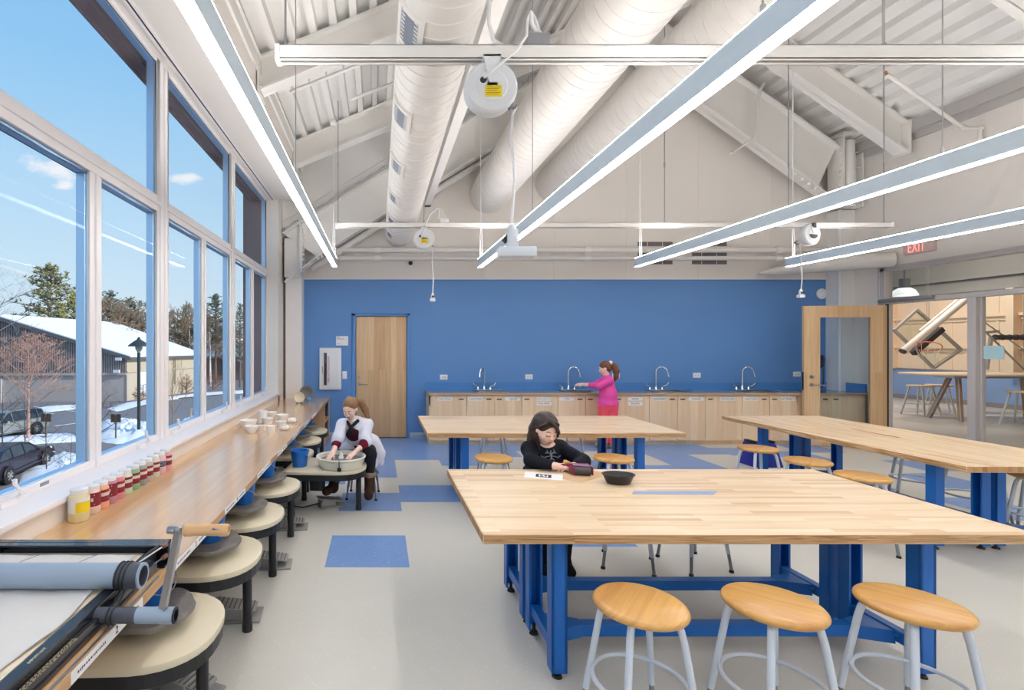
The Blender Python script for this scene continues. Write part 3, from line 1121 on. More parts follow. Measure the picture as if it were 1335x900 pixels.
# ================================================================ power rails and cord reels
def rail(label, y, x0, x1, z, w, hangers, boxes):
    t = thing('power_rail', label, 'rail', (x0, y, z), 'hanging power rails')
    h = w * 1.08
    mb = MB()
    mb.box(x0, x1, y - w / 2, y - w / 2 + .004, z - h / 2, z + h / 2).box(x0, x1, y + w / 2 - .004, y + w / 2, z - h / 2, z + h / 2)
    mb.box(x0, x1, y - w / 2, y + w / 2, z + h / 2 - .004, z + h / 2)
    for a, b_ in ((-w / 2, -w * .18), (w * .18, w / 2)):
        mb.box(x0, x1, y + a, y + b_, z - h / 2, z - h / 2 + .004)
    mb.build('channel', STEEL_W, t)
    mb = MB()
    mb.box(x0 - .008, x0 + .02, y - w / 2 - .004, y + w / 2 + .004, z - h / 2 - .004, z + h / 2 + .004)
    mb.build('end_cap', PLATE_W, t, bevel=.003)
    mb = MB()
    mb.box(x1 - .02, x1 + .008, y - w / 2 - .004, y + w / 2 + .004, z - h / 2 - .004, z + h / 2 + .004)
    mb.build('end_cap', PLATE_W, t, bevel=.003)
    for x in hangers:
        zt = min(DM(x), MR(x)) - .005
        mb = MB()
        mb.tube([(x, y, z + h / 2), (x, y, zt)], .0065, 8)
        mb.tube([(x, y, z + h / 2), (x, y, z + h / 2 + .025)], .013, 6)
        mb.tube([(x, y, z + .8), (x, y, z + .86)], .011, 6)
        mb.build('hanger_rod', STEEL, t, smooth=40)
    for x in boxes:
        mb = MB()
        mb.box(x - .05, x + .06, y - .03, y + .035, z + h / 2, z + h / 2 + .075)
        b_ = mb.build('junction_box', GREY_METAL if w > .07 else PLATE_W, t, bevel=.004)
        mb = MB()
        mb.tube([(x - .30, y, z + .9), (x - .29, y, z + .16), (x - .22, y, z + .07), (x - .05, y, z + .075)], .010, 8)
        mb.tube([(x + .04, y, z + .11), (x + .0, y, z + .16), (x - .03, y, z + .26), (x - .06, y, z + .24), (x - .10, y - .02, z + .05), (x - .19, y - .06, z - .12)], .0065, 8)
        mb.tube([(x + .05, y, z + .11), (x + .02, y, z + .15), (x - .02, y, z + .20), (x - .03, y, z + .255)], .009, 8)
        mb.build('conduit', PLATE_W, t, smooth=60)
    return t


RZ = EYE + 1.642
RY1, RY2 = 2.826, 6.842
rail('white power rail crossing the room nearest the camera, carrying the biggest cord reel', RY1, -.575, 5.3, EYE + 1.645, .072, (-.53, 2.86), ())
rail('white power rail crossing the far half of the room above the back table', RY2, -.585, 7.03, RZ, .062, (-.56, .62, 3.92, 5.62, 6.93), ())


def reel(label, x, y, zc, r, cord, plug, facing=0, strip_box=False):
    t = thing('cord_reel', label, 'cord reel', (x, y, RZ), 'retractable cord reels')
    d = r * .62
    mb = MB()
    mb.lathe([(r * .2, -d / 2 - .008), (r * .55, -d / 2 - .008), (r * .6, -d / 2), (r * .9, -d / 2), (r * .98, -d / 2 + .012), (r, -d / 2 + .03), (r * .985, -.004), (r * .985, .004), (r, d / 2 - .03), (r * .97, d / 2 - .01), (r * .85, d / 2), (0, d / 2)], (x, y, zc), 'y', 40)
    mb.lathe([(.0, -d / 2 - .01), (r * .2, -d / 2 - .01)], (x, y, zc), 'y', 20)
    if facing:
        mb.xform(rot('Z', facing, (x, y, zc)))
    mb.build('drum', plain('reel_white', rgb(232, 234, 238), .3, vary=.02) if 'REELW' not in globals() else REELW, t, smooth=40)
    mb = MB()
    zt = RZ - .03
    yb = y - d / 2 - .012
    mb.prism([(x - .05, zt), (x + .045, zt), (x + .035, zc + .025), (x + .028, zc + .01), (x - .016, zc + .01), (x - .024, zc + .025)], yb - .006, yb, 'xz')
    mb.box(x - .05, x + .045, yb - .006, y + d / 2, zt - .01, zt + .0)
    mb.tube([(x + .004, yb - .012, zc + .025), (x + .004, yb, zc + .025)], .006, 8)
    if facing:
        mb.xform(rot('Z', facing, (x, y, zc)))
    mb.build('bracket', plain('reel_white', rgb(232, 234, 238), .3, vary=.02) if 'REELW' not in globals() else REELW, t)
    if not facing:
        mb = MB()
        a = r * .33
        mb.box(x - .04, x + .052, yb - .001, y - d / 2 - .0005, zc - .066, zc - .005, 0)
        for i in range(5):
            zz = zc - .014 - i * .010
            mb.box(x - .034, x + .044 - (i % 3) * .010, yb - .002, yb, zz - .0025, zz, 1)
        mb.build('warning_label', [YELLOW, plain('label_print', rgb(120, 96, 20), .6)], t)
        mb = MB()
        mb.tube([(x - .05, yb + .012, zc + .028), (x - .05, yb - .012, zc + .028)], [.022, .013], 12)
        mb.build('cord_gland', BLACK, t)
    else:
        mb = MB()
        n = 14
        arc = [(x + r * .5 * math.cos(PI + PI * i / n), zc - .008 + r * .38 * math.sin(PI + PI * i / n)) for i in range(n + 1)]
        mb.prism(arc, y - d / 2 - .012, y - d / 2 - .002, 'xz')
        mb.box(x - .02, x + .02, y - d / 2 - .03, y - d / 2, zc + r * .55, zc + r * .98)
        mb.xform(rot('Z', facing, (x, y, zc)))
        mb.build('vent_opening', plain('reel_dark', rgb(86, 84, 80), .5), t)
    mb = MB()
    cp = [Vector(c) for c in cord]
    mb.tube([cp[0] + Vector((-.05, 0, .03)), cp[0] + Vector((-.02, 0, -.005))], [.028, .02], 10).tube([cp[0] + Vector((-.035, 0, .005)), cp[0]], .014, 8)
    mb.build('cord_guide', GREY_METAL, t, smooth=40)
    mb = MB()
    mb.tube(cp, .0075, 8)
    mb.build('cord', PLATE_W, t, smooth=60)
    e = cp[-1]
    mb = MB()
    if strip_box:
        mb.box(e.x - .03, e.x + .03, e.y - .03, e.y + .03, e.z - .10, e.z).tube([e, e + Vector((0, 0, .03))], [.03, .014], 10)
        mb.box(e.x - .075, e.x + .13, e.y - .045, e.y + .045, e.z - .155, e.z - .10)
        pl = mb.build('outlet_box', plain('outlet_box_grey', rgb(206, 212, 222), .4), t, bevel=.006)
        mb = MB()
        mb.prism([(e.x - .052, e.z - .055), (e.x - .032, e.z - .03), (e.x - .032, e.z - .075)], e.y - .02, e.y + .02, 'xz')
        mb.build('socket', BLACK, pl)
    else:
        mb.tube([e + Vector((0, 0, .03)), e, e + Vector((0, 0, -.03)), e + Vector((0, 0, -.05))], [.011, .022, .024, .036], 10)
        mb.box(e.x - .035, e.x + .035, e.y - .03, e.y + .03, e.z - .085, e.z - .05)
        pl = mb.build('plug', PLATE_W, t, smooth=35)
        mb = MB()
        mb.box(e.x - .015, e.x + .018, e.y - .036, e.y - .02, e.z - .035, e.z - .008)
        mb.build('socket', plain('socket_dark', rgb(70, 66, 62), .6), pl)
    return t


REELW = plain('reel_white', rgb(232, 234, 238), .3, vary=.02)
x1 = (639 - CX) / (F / RY1)
z1 = EYE + (450 - 117) * RY1 / F
t = reel('large white cord reel on the near rail, its cord ending in a grey outlet box', x1, RY1, z1, .149,
     [P(673, 140, RY1), P(668, 148, RY1), P(666, 185, RY1), P(669, 205, RY1), P(671, 235, RY1), P(668, 275, RY1), P(667, 300, RY1)], None, 0, True)
mb = MB()
mb.box(x1 + .20, x1 + .33, RY1 - .03, RY1 + .04, EYE + 1.685, EYE + 1.755)
jb = mb.build('junction_box', GREY_METAL, t, bevel=.004)
mb = MB()
mb.tube([P(638, 0, RY1), P(637, 30, RY1), P(643, 52, RY1), P(655, 60, RY1), P(682, 60, RY1)], .011, 8)
mb.tube([P(627, 110, RY1) + Vector((0, -.07, 0)), P(668, 78, RY1) + Vector((0, -.09, 0)), P(684, 52, RY1) + Vector((0, -.04, 0)), P(688, 25, RY1), P(692, 15, RY1), P(697, 22, RY1), P(703, 40, RY1), P(708, 48, RY1)], .0075, 8)
mb.tube([P(692, 16, RY1), P(694, 32, RY1), P(700, 42, RY1), P(710, 47, RY1)], .012, 8)
mb.build('supply_conduit', PLATE_W, t, smooth=60)
x2 = (552.5 - CX) / (F / RY2)
z2 = EYE + (450 - 312) * RY2 / F
t = reel('small white cord reel on the far rail above the back door side', x2, RY2, z2, .147,
     [P(565, 321, RY2), P(564, 328, RY2), P(563.5, 345, RY2), P(565, 362, RY2), P(564, 385, RY2)], None)
mb = MB()
mb.box(x2 + .22, x2 + .34, RY2 - .03, RY2 + .03, RZ + .035, RZ + .09)
mb.build('junction_box', PLATE_W, t, bevel=.004)
mb = MB()
mb.tube([P(548, 312, RY2) + Vector((0, -.07, 0)), P(556, 290, RY2) + Vector((0, -.05, 0)), P(562, 279, RY2), P(570, 272, RY2), P(577, 273, RY2), P(580, 284, RY2)], .008, 8)
mb.tube([P(572, 272, RY2), P(573, 278, RY2), P(571, 285, RY2), P(576, 287, RY2)], .008, 8)
mb.build('supply_conduit', PLATE_W, t, smooth=60)
x3 = (1055 - CX) / (F / RY2)
z3 = EYE + (450 - 306) * RY2 / F
reel('white cord reel on the far rail turned to show its open vent', x3, RY2, z3, .15,
     [P(1042, 318, RY2), P(1043.5, 326, RY2), P(1044, 345, RY2), P(1046, 362, RY2), P(1044, 380, RY2)], None, 14)

# ================================================================ things on the back wall
t = thing('fire_extinguisher_cabinet', 'white recessed cabinet with a dark window strip left of the back door', 'cabinet', (-.835, YB, .85))
mb = MB()
mb.box(-1.03, -.652, YB - .055, YB, .845, 1.572)
mb.build('cabinet_body', PLATE_W, t, bevel=.015, bseg=3)
mb = MB()
mb.box(-.985, -.70, YB - .068, YB - .05, .90, 1.525)
dr = mb.build('cabinet_door', plain('cabinet_white', rgb(228, 230, 234), .35), t, bevel=.006)
mb = MB()
mb.box(-.950, -.898, YB - .071, YB - .066, .925, 1.485)
mb.build('window_strip', [plain('smoked_window', rgb(84, 92, 106), .15)], dr)
mb = MB()
mb.tube([(-.925, YB - .076, .95), (-.93, YB - .076, 1.1), (-.915, YB - .076, 1.25), (-.93, YB - .076, 1.33)], [.012, .016, .012, .008], 8)
mb.build('extinguisher_hose', BLACK, dr, smooth=50)
mb = MB()
mb.box(-.982, -.968, YB - .074, YB - .066, 1.13, 1.25)
mb.build('pull_handle', GREY_METAL, dr, bevel=.003)
lettering('FIRE EXTINGUISHER', .052, frameM((-.868, YB - .0695, 1.2), (0, 0, 1), (-1, 0, 0)), RED, dr)

t = thing('door_sign', 'small white room sign with blue print beside the back door frame', 'sign', (-.64, YB, 1.69))
mb = MB()
mb.box(-.745, -.535, YB - .012, YB, 1.61, 1.775)
mb.build('sign_plate', PLATE_W, t, bevel=.002)
lettering('ART', .03, M_back(-.708, YB - .0125, 1.75), INK_BLUE, t)
lettering('STORAGE', .03, M_back(-.668, YB - .0125, 1.723), INK_BLUE, t)
lettering('A104', .028, M_back(-.70, YB - .0125, 1.64), INK_BLUE, t)

t = thing('light_switch', 'white light switch left of the back door lever', 'switch', (-.595, YB, 1.1))
mb = MB()
mb.box(-.638, -.556, YB - .008, YB, 1.03, 1.165)
mb.build('cover_plate', PLATE_W, t, bevel=.003)
mb = MB()
mb.box(-.615, -.58, YB - .014, YB - .006, 1.06, 1.135)
mb.build('rocker', PAPER, t, bevel=.002)


def outlet(x, z, label):
    t = thing('wall_outlet', label, 'outlet', (x, YB, z), 'wall outlets above the counter')
    mb = MB()
    mb.box(x - .066, x + .066, YB - .008, YB, z - .043, z + .043)
    mb.build('cover_plate', PLATE_W, t, bevel=.003)
    for dx in (-.024, .024):
        mb = MB()
        mb.box(x + dx - .017, x + dx + .017, YB - .011, YB - .006, z - .026, z + .026)
        s = mb.build('socket', PAPER, t, bevel=.002)
        mb = MB()
        mb.box(x + dx - .007, x + dx - .004, YB - .0125, YB - .01, z - .008, z + .01).box(x + dx + .004, x + dx + .007, YB - .0125, YB - .01, z - .008, z + .01)
        mb.build('slot', INK, s)


outlet((578.5 - CX) / 75, EYE - 42 / 75, 'wall outlet left of the first sink, nearest the back door')
outlet((689.5 - CX) / 75, EYE - 41.5 / 75, 'wall outlet between the first and second faucets')
outlet((803 - CX) / 75, EYE - 40 / 75, 'wall outlet beside the head of the person in pink')
outlet((908.5 - CX) / 75, EYE - 39.5 / 75, 'wall outlet between the third and fourth faucets')
outlet((1039 - CX) / 75, EYE - 38 / 75, 'wall outlet next to the free edge of the open glass door')

t = thing('alarm_strobe', 'round white alarm dome on the blue wall beside the right column', 'alarm', (7.70, YB, 2.51))
mb = MB()
mb.lathe([(0, -.05), (.05, -.042), (.075, -.02), (.08, 0)], (7.70, YB, 2.51), 'y', 24)
mb.build('dome', PLATE_W, t, smooth=50)
mb = MB()
mb.lathe([(.092, -.008), (.092, 0)], (7.70, YB, 2.51), 'y', 24)
mb.build('backing_plate', WHITE, t)

t = thing('motion_sensor', 'small dark eyed sensor on the gable wall under the near duct end', 'sensor', (.52, YB, 3.0))
mb = MB()
mb.box(.475, .565, YB - .05, YB - .01, 2.975, 3.05)
mb.build('sensor_body', WHITE, t, bevel=.01)
mb = MB()
mb.lathe([(0, -.095), (.022, -.09), (.034, -.07), (.036, -.045)], (.545, YB, 3.035), 'y', 16)
mb.build('sensor_eye', BLACK, t, smooth=60)

t = thing('wall_phone', 'dark wall phone with a looped cord seen through the door glass', 'phone', (7.62, YB, 1.25))
DKB = plain('dark_blue_plastic', rgb(38, 52, 82), .4)
mb = MB()
mb.prism([(7.545, 1.42), (7.66, 1.45), (7.70, 1.40), (7.69, 1.24), (7.60, 1.20), (7.54, 1.25)], YB - .07, YB - .0, 'xz')
mb.build('phone_body', DKB, t, bevel=.01)
mb = MB()
mb.tube([(7.575, YB - .085, 1.42), (7.575, YB - .10, 1.36), (7.575, YB - .10, 1.30), (7.575, YB - .085, 1.24)], [.03, .02, .02, .03], 10)
mb.build('handset', BLACK, t, smooth=50)
mb = MB()
mb.tube([(7.585, YB - .06, 1.22), (7.57, YB - .05, 1.0), (7.60, YB - .05, .90), (7.66, YB - .05, .88), (7.69, YB - .05, .98), (7.685, YB - .05, 1.22)], .009, 8)
mb.build('phone_cord', DKB, t, smooth=60)

# exit sign on the right wall
t = thing('exit_sign', 'exit sign with red lit letters on the right wall above the glass door', 'sign', (XR, 7.39, 3.0))
mb = MB()
mb.box(XR - .055, XR, 7.18, 7.60, 2.985, 3.235)
mb.build('sign_housing', plain('exit_sign_clear', rgb(214, 190, 184), .3), t, bevel=.008)
lettering('EXIT', .20, M_right(XR - .056, 7.41, 3.075) @ Matrix.Diagonal((.60, 1.12, 1, 1)), emit('lit_red_letters', rgb(255, 70, 46), 1.3), t, depth=.002)
mb = MB()
mb.prism([(7.24, 3.17), (7.20, 3.14), (7.24, 3.11), (7.25, 3.13), (7.225, 3.14), (7.25, 3.15)], XR - .058, XR - .054, 'yz')
mb.build('arrow', INK, t)

# ================================================================ counter with cabinets, sinks and faucets
CF = 8.07
CTZ = .845
t = thing('worktop', 'long counter top with painted blue reflection and wood edge running under the four faucets', 'worktop', (4.4, 8.37, CTZ))
cx0, cx1 = .80, 7.90
SINKS = [1.87, 3.34, 4.83, 6.32]
sw, sy0, sy1 = .24, 8.16, 8.50
mb = MB()
edges = [cx0] + [e for s in SINKS for e in (s - sw, s + sw)] + [cx1]
for i, (a, b_) in enumerate(zip(edges, edges[1:])):
    if i % 2 == 0:
        mb.box(a, b_ if b_ < 7.7 else 7.765, CF - .025, YB - .002, CTZ - .036, CTZ)
    else:
        mb.box(a, b_, CF - .025, sy0, CTZ - .036, CTZ).box(a, b_, sy1, YB - .002, CTZ - .036, CTZ)
mb.box(7.765, cx1, CF - .025, 8.385, CTZ - .036, CTZ)
mb.build('top_panel', COUNTER_TOP, t)
mb = MB()
mb.box(cx0, cx1, CF - .029, CF - .0245, CTZ - .037, CTZ + .0005).box(cx0 - .004, cx0, CF - .029, YB - .002, CTZ - .037, CTZ + .0005)
mb.build('edge_strip', COUNTER_EDGE, t)
mb = MB()
mb.box(cx0, 7.765, YB - .02, YB - .002, CTZ, .975)
mb.box(7.88, 7.90, CF + .0, 8.415, CTZ, .985)
mb.build('backsplash', BLUE_SPLASH, t)

# (x0, x1, [doors: (x0, x1, handle side, [labels])])
bx = lambda px: (px - CX) / 80.5
CABS = [
    ('wood base cabinet at the left end of the counter, nearest the back door', [(561.8, 608.2, 'r', ['CLAY TOOLS'], 580)]),
    ('double wood base cabinet under the first faucet', [(608.2, 644.4, 'r', ['CLAY TOOLS'], 620), (644.4, 680.3, 'l', ['CLAY BAGS', 'BUCKETS'], 668)]),
    ('wood base cabinet with two stacked labels between the first and second sinks', [(680.3, 727.4, 'l', ['GLAZE CHEMICALS', 'WAX PAPER'], 709)]),
    ('double wood base cabinet under the second faucet, half hidden by the person in pink', [(727.4, 763, 'r', ['CUPS'], 739), (763, 799.7, 'l', [], 0)]),
    ('wood base cabinet with two stacked labels right of the person in pink', [(799.7, 846.3, 'l', ['PAINTS', 'BRUSHES'], 828)]),
    ('double wood base cabinet under the third faucet', [(846.3, 883.4, 'r', ['CONTAINERS'], 859.5), (883.4, 919.6, 'l', ['CLEANERS'], 907.5)]),
    ('wood base cabinet between the third and fourth sinks', [(919.6, 967.3, 'l', ['FOIL ROLLERS'], 948.5)]),
    ('double wood base cabinet under the fourth faucet', [(967.3, 1003.2, 'r', ['PROJECT SUPPLIES'], 979), (1003.2, 1039, 'l', ['ANY PROJECTS'], 1027)]),
    ('wood base cabinet mostly behind the open door, seen partly through its glass', [(1047, 1083, 'r', [], 0)]),
    ('wood base cabinet at the right end of the counter, seen through the door glass', [(1083, 1128, 'l', [], 0)]),
]
for label, doors in CABS:
    x0, x1 = bx(doors[0][0]), bx(doors[-1][1])
    t = thing('base_cabinet', label, 'cabinet', ((x0 + x1) / 2, CF, 0), 'base cabinets along the back counter')
    mb = MB()
    x0a = x0 - (.03 if x0 < 1 else 0) - (.09 if abs(doors[0][0] - 1047) < 1 else 0)
    yb = YB - .01 if x1 < 7.7 else 8.40
    mb.box(x0a, x1, CF + .02, yb, .065, CTZ - .20)      # below the sink bowls
    for a, b_ in ((x0a, x0a + .02), (x1 - .02, x1)):
        mb.box(a, b_, CF + .02, yb, CTZ - .2, CTZ - .038)
    mb.box(x0a, x1, CF + .02, CF + .035, CTZ - .2, CTZ - .038)
    mb.box(x0a + .0, x1, CF + .05, YB - .2, 0, .065)
    mb.build('carcass', CAB, t)
    for (a, b_, side, labs, lx) in doors:
        a, b_ = bx(a) + .004, bx(b_) - .004
        hx = b_ - .125 if side == 'r' else a + .035
        z0, z1 = .07, CTZ - .044
        hz0, hz1 = CTZ - .115, CTZ - .095
        # the door front is built round its slotted grip
        mb = MB()
        mb.box(a, b_, CF, CF + .018, z0, hz0).box(a, b_, CF, CF + .018, hz1, z1).box(a, hx, CF, CF + .018, hz0, hz1).box(hx + .085, b_, CF, CF + .018, hz0, hz1)
        dr = mb.build('cabinet_door', CAB, t)
        mb = MB()
        mb.box(hx - .002, hx + .087, CF + .010, CF + .0178, hz0 - .001, hz1 + .001)
        mb.build('grip_slot', BLACK, dr)
        for i, tx in enumerate(labs if len(labs) != 2 or labs[1] != 'BUCKETS' else [labs[0]]):
            cx = bx(lx)
            zc = CTZ - .10 - i * .075
            mb = MB()
            mb.box(cx - .118, cx + .118, CF - .0012, CF, zc - .026, zc + .026)
            lb = mb.build('paper_label', PAPER, dr)
            if len(labs) == 2 and labs[1] == 'BUCKETS':
                lettering('CLAY BAGS', .026, M_back(cx + .02, CF - .0018, zc + .011), INK_BLUE, lb)
                lettering('BUCKETS', .026, M_back(cx + .02, CF - .0018, zc - .012), INK_BLUE, lb)
            else:
                lettering(tx, .034 if len(tx) < 13 else .026, M_back(cx, CF - .0018, zc), INK, lb)
for i, (s, fx) in enumerate(zip(SINKS, (1.80, 3.245, 4.745, 6.225))):
    w = ['first faucet, at the door end of the counter', 'second faucet, beside the person in pink', 'third faucet, in the middle of the counter right of the person in pink', 'fourth faucet, next to the open glass door'][i]
    t = thing('sink', 'steel sink under the ' + w.replace(', in the middle of the counter right of', ', right of'), 'sink', (s, 8.33, CTZ), 'stainless sinks along the counter')
    mb = MB()
    a, b_ = s - sw, s + sw
    z = CTZ
    for (u0, u1, v0, v1) in ((a - .02, b_ + .02, sy0 - .02, sy0 + .015), (a - .02, b_ + .02, sy1 - .015, sy1 + .075), (a - .02, a + .015, sy0, sy1), (b_ - .015, b_ + .02, sy0, sy1)):
        mb.box(u0, u1, v0, v1, z + .001, z + .012)
    mb.build('rim', STEEL, t, bevel=.004)
    mb = MB()
    mb.box(a + .004, a + .012, sy0 + .004, sy1 - .004, z - .16, z + .004).box(b_ - .012, b_ - .004, sy0 + .004, sy1 - .004, z - .16, z + .004)
    mb.box(a + .004, b_ - .004, sy0 + .004, sy0 + .012, z - .16, z + .004).box(a + .004, b_ - .004, sy1 - .012, sy1 - .004, z - .16, z + .004)
    mb.box(a + .004, b_ - .004, sy0 + .004, sy1 - .004, z - .17, z - .16)
    mb.build('bowl', STEEL, t)
    t = thing('faucet', 'chrome gooseneck ' + w, 'faucet', (fx, 8.54, CTZ + .012), 'gooseneck faucets along the counter')
    y = 8.54
    zb = CTZ + .012
    dirs = [(-.12, -.12), (.5, -.1), (.42, -.12), (.95, -.1)][i]
    dv = Vector((dirs[0], dirs[1] * 1.5, 0)).normalized()
    mb = MB()
    R_ = .085
    pts = [Vector((fx, y, zb)), Vector((fx, y, zb + .30))]
    for j in range(1, 10):
        a = PI * j / 10
        pts.append(Vector((fx, y, zb + .30)) + dv * (R_ - R_ * math.cos(a)) + Vector((0, 0, R_ * math.sin(a))))
    pts.append(Vector((fx, y, zb + .28)) + dv * 2 * R_ + dv * .01)
    pts.append(Vector((fx, y, zb + .22)) + dv * 2 * R_ + dv * .02)
    mb.tube(pts, [.011] * (len(pts) - 2) + [.012, .016], 12)
    mb.lathe([(.027, 0), (.025, .02), (.017, .05), (.013, .07)], (fx, y, zb), 'z', 16)
    mb.build('spout', CHROME, t, smooth=50)
    for sx in (-1, 1):
        mb = MB()
        hx = fx + sx * .105
        mb.lathe([(.024, 0), (.022, .02), (.014, .04), (.016, .055), (.0, .062)], (hx, y, zb), 'z', 14)
        mb.tube([(hx, y, zb + .05), (hx + sx * .03, y - .02, zb + .06), (hx + sx * .07, y - .03, zb + .085), (hx + sx * .09, y - .03, zb + .115)], [.009, .008, .011, .013], 8)
        mb.build('lever', CHROME, t, smooth=50)

t = thing('step_stool', 'low blue plastic step stool on the floor beyond the right table', 'step stool', (5.15, 6.75, 0))
SB = plain('royal_blue_plastic', rgb(14, 40, 150), .4)
mb = MB()
x0, x1, y0, y1 = 4.955, 5.345, 6.58, 6.9
mb.hexa([(x0, y0, 0), (x1, y0, 0), (x1, y1, 0), (x0, y1, 0), (x0 + .055, y0 + .06, .30), (x1 - .055, y0 + .06, .30), (x1 - .055, y1 - .04, .30), (x0 + .055, y1 - .04, .30)])
mb.build('stool_body', SB, t, bevel=.008)
for x in (x0 + .075, x1 - .075):
    mb = MB()
    mb.box(x - .025, x + .025, 6.66, 6.84, .30, .335)
    mb.build('grip_pad', BLACK, t, bevel=.006)
# ================================================================ work tables
BUTCH = wood('maple_butcher_block', [rgb(*c) for c in ((224, 194, 154), (238, 214, 180), (230, 204, 166), (242, 220, 190), (214, 178, 136), (236, 208, 172), (240, 216, 182))], .52, .036, 'x', .33, .07, plane='xy', gscale=1.2)
BUTCH_EDGE = wood('maple_edge', [rgb(*c) for c in ((210, 172, 130), (202, 162, 118), (216, 180, 138))], 1.3, .2, 'x', .4, .30, plane='xz', gscale=.8, dist=2.6)
BUTCH_END = wood('maple_end_grain', [rgb(*c) for c in ((176, 128, 84), (206, 160, 112), (154, 106, 66), (196, 148, 100))], .5, .036, 'z', .5, .06, plane='yz')
TBLUE = plain('blue_powder_coat', rgb(16, 100, 186), .38, vary=.03, scale=3)
TFOOT = plain('black_foot', rgb(22, 22, 24), .5)
TL, TD, TZ, TT = 2.56, .602, .75, .047


def table_proto(label):
    "one wide top on four leg frames, two side by side at each end"
    t = thing('work_table', label, 'table', (0, 0, 0), 'butcher block work tables')
    hx, hy = TL / 2, TD
    mb = MB()
    mb.box(-hx, hx, -hy, hy, TZ - TT, TZ, 0)
    o = mb.build('tabletop', [BUTCH, BUTCH_EDGE, BUTCH_END], t, bevel=.004, bseg=1)
    for p in o.data.polygons:
        if abs(p.normal.x) > .9: p.material_index = 2
        elif abs(p.normal.y) > .9: p.material_index = 1
    frames = ((.145, .51), (.63, .995))
    for fa, fb in frames:
        ya, yb = fa - hy, fb - hy
        ymid = (ya + yb) / 2
        for sx in (-1, 1):
            xc = sx * .888
            x0, x1 = xc - .038, xc + .038
            for yc, w in ((ya, -1), (yb, 1)):
                y0, y1 = yc - .034, yc + .034
                mb = MB()
                # channel section, open towards its partner leg
                wy = (y0, y0 + .006) if w < 0 else (y1 - .006, y1)
                mb.box(x0, x1, wy[0], wy[1], .035, TZ - TT).box(x0, x0 + .012, y0, y1, .035, TZ - TT).box(x1 - .012, x1, y0, y1, .035, TZ - TT)
                lg = mb.build('leg', TBLUE, t)
                mb = MB()
                mb.tube([(xc, yc, .05), (xc, yc, .012)], .010, 8).tube([(xc, yc, .014), (xc, yc, 0)], [.02, .026], 14)
                mb.build('levelling_foot', TFOOT, lg)
            mb = MB()
            mb.box(xc - .025, xc + .025, ya + .02, yb - .02, .115, .175)
            cb = mb.build('crossbar', TBLUE, t, bevel=.003, bseg=1)
            mb = MB()
            mb.box(xc - .036, xc + .036, ya - .05, yb + .04, TZ - TT - .03, TZ - TT)
            mb.build('top_bracket', TBLUE, t, bevel=.003, bseg=1)
            for yy in (ya + .09, yb - .09):
                mb = MB()
                mb.tube([(xc - sx * .0245, yy, .15), (xc - sx * .029, yy, .15)], .007, 8)
                mb.build('bolt', STEEL, cb)
        mb = MB()
        mb.box(-.86, .86, ymid - .028, ymid + .028, .105, .165)
        for sx in (-1, 1):
            mb.prism([(sx * .866, ymid - .085), (sx * .866, ymid + .085), (sx * .70, ymid + .029), (sx * .70, ymid - .029)], .101, .168)
        mb.build('stretcher', TBLUE, t)
    return t


tp = table_proto('x')
xA = (.478 + 3.038) / 2
place(tp, (xA, 2.29 + TD, 0), 0, 'big front butcher block table with the black bowl, where the girl in black sits')
dup(tp, (xA, 4.92 + TD, 0), 0, 'butcher block table behind the girl in black, parallel to the sink counter')
dup(tp, (4.215 + TD, (3.60 + 6.11) / 2, 0), PI / 2, 'butcher block table set lengthwise towards the open glass door, red tape on its top')

# ================================================================ stools
SEATW = wood('honey_maple_seat', [rgb(*c) for c in ((200, 144, 76), (222, 172, 100), (210, 156, 86), (230, 184, 114))], 6, .06, 'x', .3, .10, plane='xy', coat=.15, gscale=.9)
LEGW = plain('pale_blue_white_steel', rgb(206, 214, 226), .35, vary=.02)
SLEEVE = plain('grey_steel_sleeve', rgb(138, 142, 150), .35, metal=.5)
SZ, SR = .577, .178


def stool_proto(label, seat_mat, leg_mat, sz, sr):
    t = thing('stool', label, 'stool', (0, 0, 0), 'round wooden stools with steel legs')
    mb = MB()
    e = .034
    mb.lathe([(0, sz - e), (sr - .02, sz - e), (sr - .006, sz - e + .006), (sr, sz - e / 2), (sr - .002, sz - .01), (sr - .009, sz - .002), (sr - .02, sz), (0, sz - .003)], (0, 0, 0), 'z', 48)
    mb.build('seat', seat_mat, t, smooth=50)
    for k in range(4):
        a = PI / 2 * k
        c, s = math.cos(a), math.sin(a)
        q = lambda r, z: (c * r, s * r, z)
        mb = MB()
        mb.tube([q(sr - .075, sz - e - .004), q(sr - .045, sz - e - .012), q(sr - .032, sz - e - .035), q(sr - .022, sz - e - .075), q(sr + .035, .13)], .0135, 12)
        lg = mb.build('leg', leg_mat, t, smooth=50)
        mb = MB()
        mb.tube([q(sr + .0335, .14), q(sr + .052, .016)], .0105, 10)
        mb.build('leg_extension', SLEEVE, lg, smooth=50)
        mb = MB()
        mb.tube([q(sr + .052, .018), q(sr + .053, 0)], [.014, .016], 10)
        mb.build('foot_cap', TFOOT, lg, smooth=50)
    mb = MB()
    rr = sr + .001
    zr = .25
    mb.tube([(math.cos(2 * PI * i / 40) * rr, math.sin(2 * PI * i / 40) * rr, zr) for i in range(40)], .009, 10, closed=True)
    mb.build('foot_ring', leg_mat, t, smooth=50)
    return t


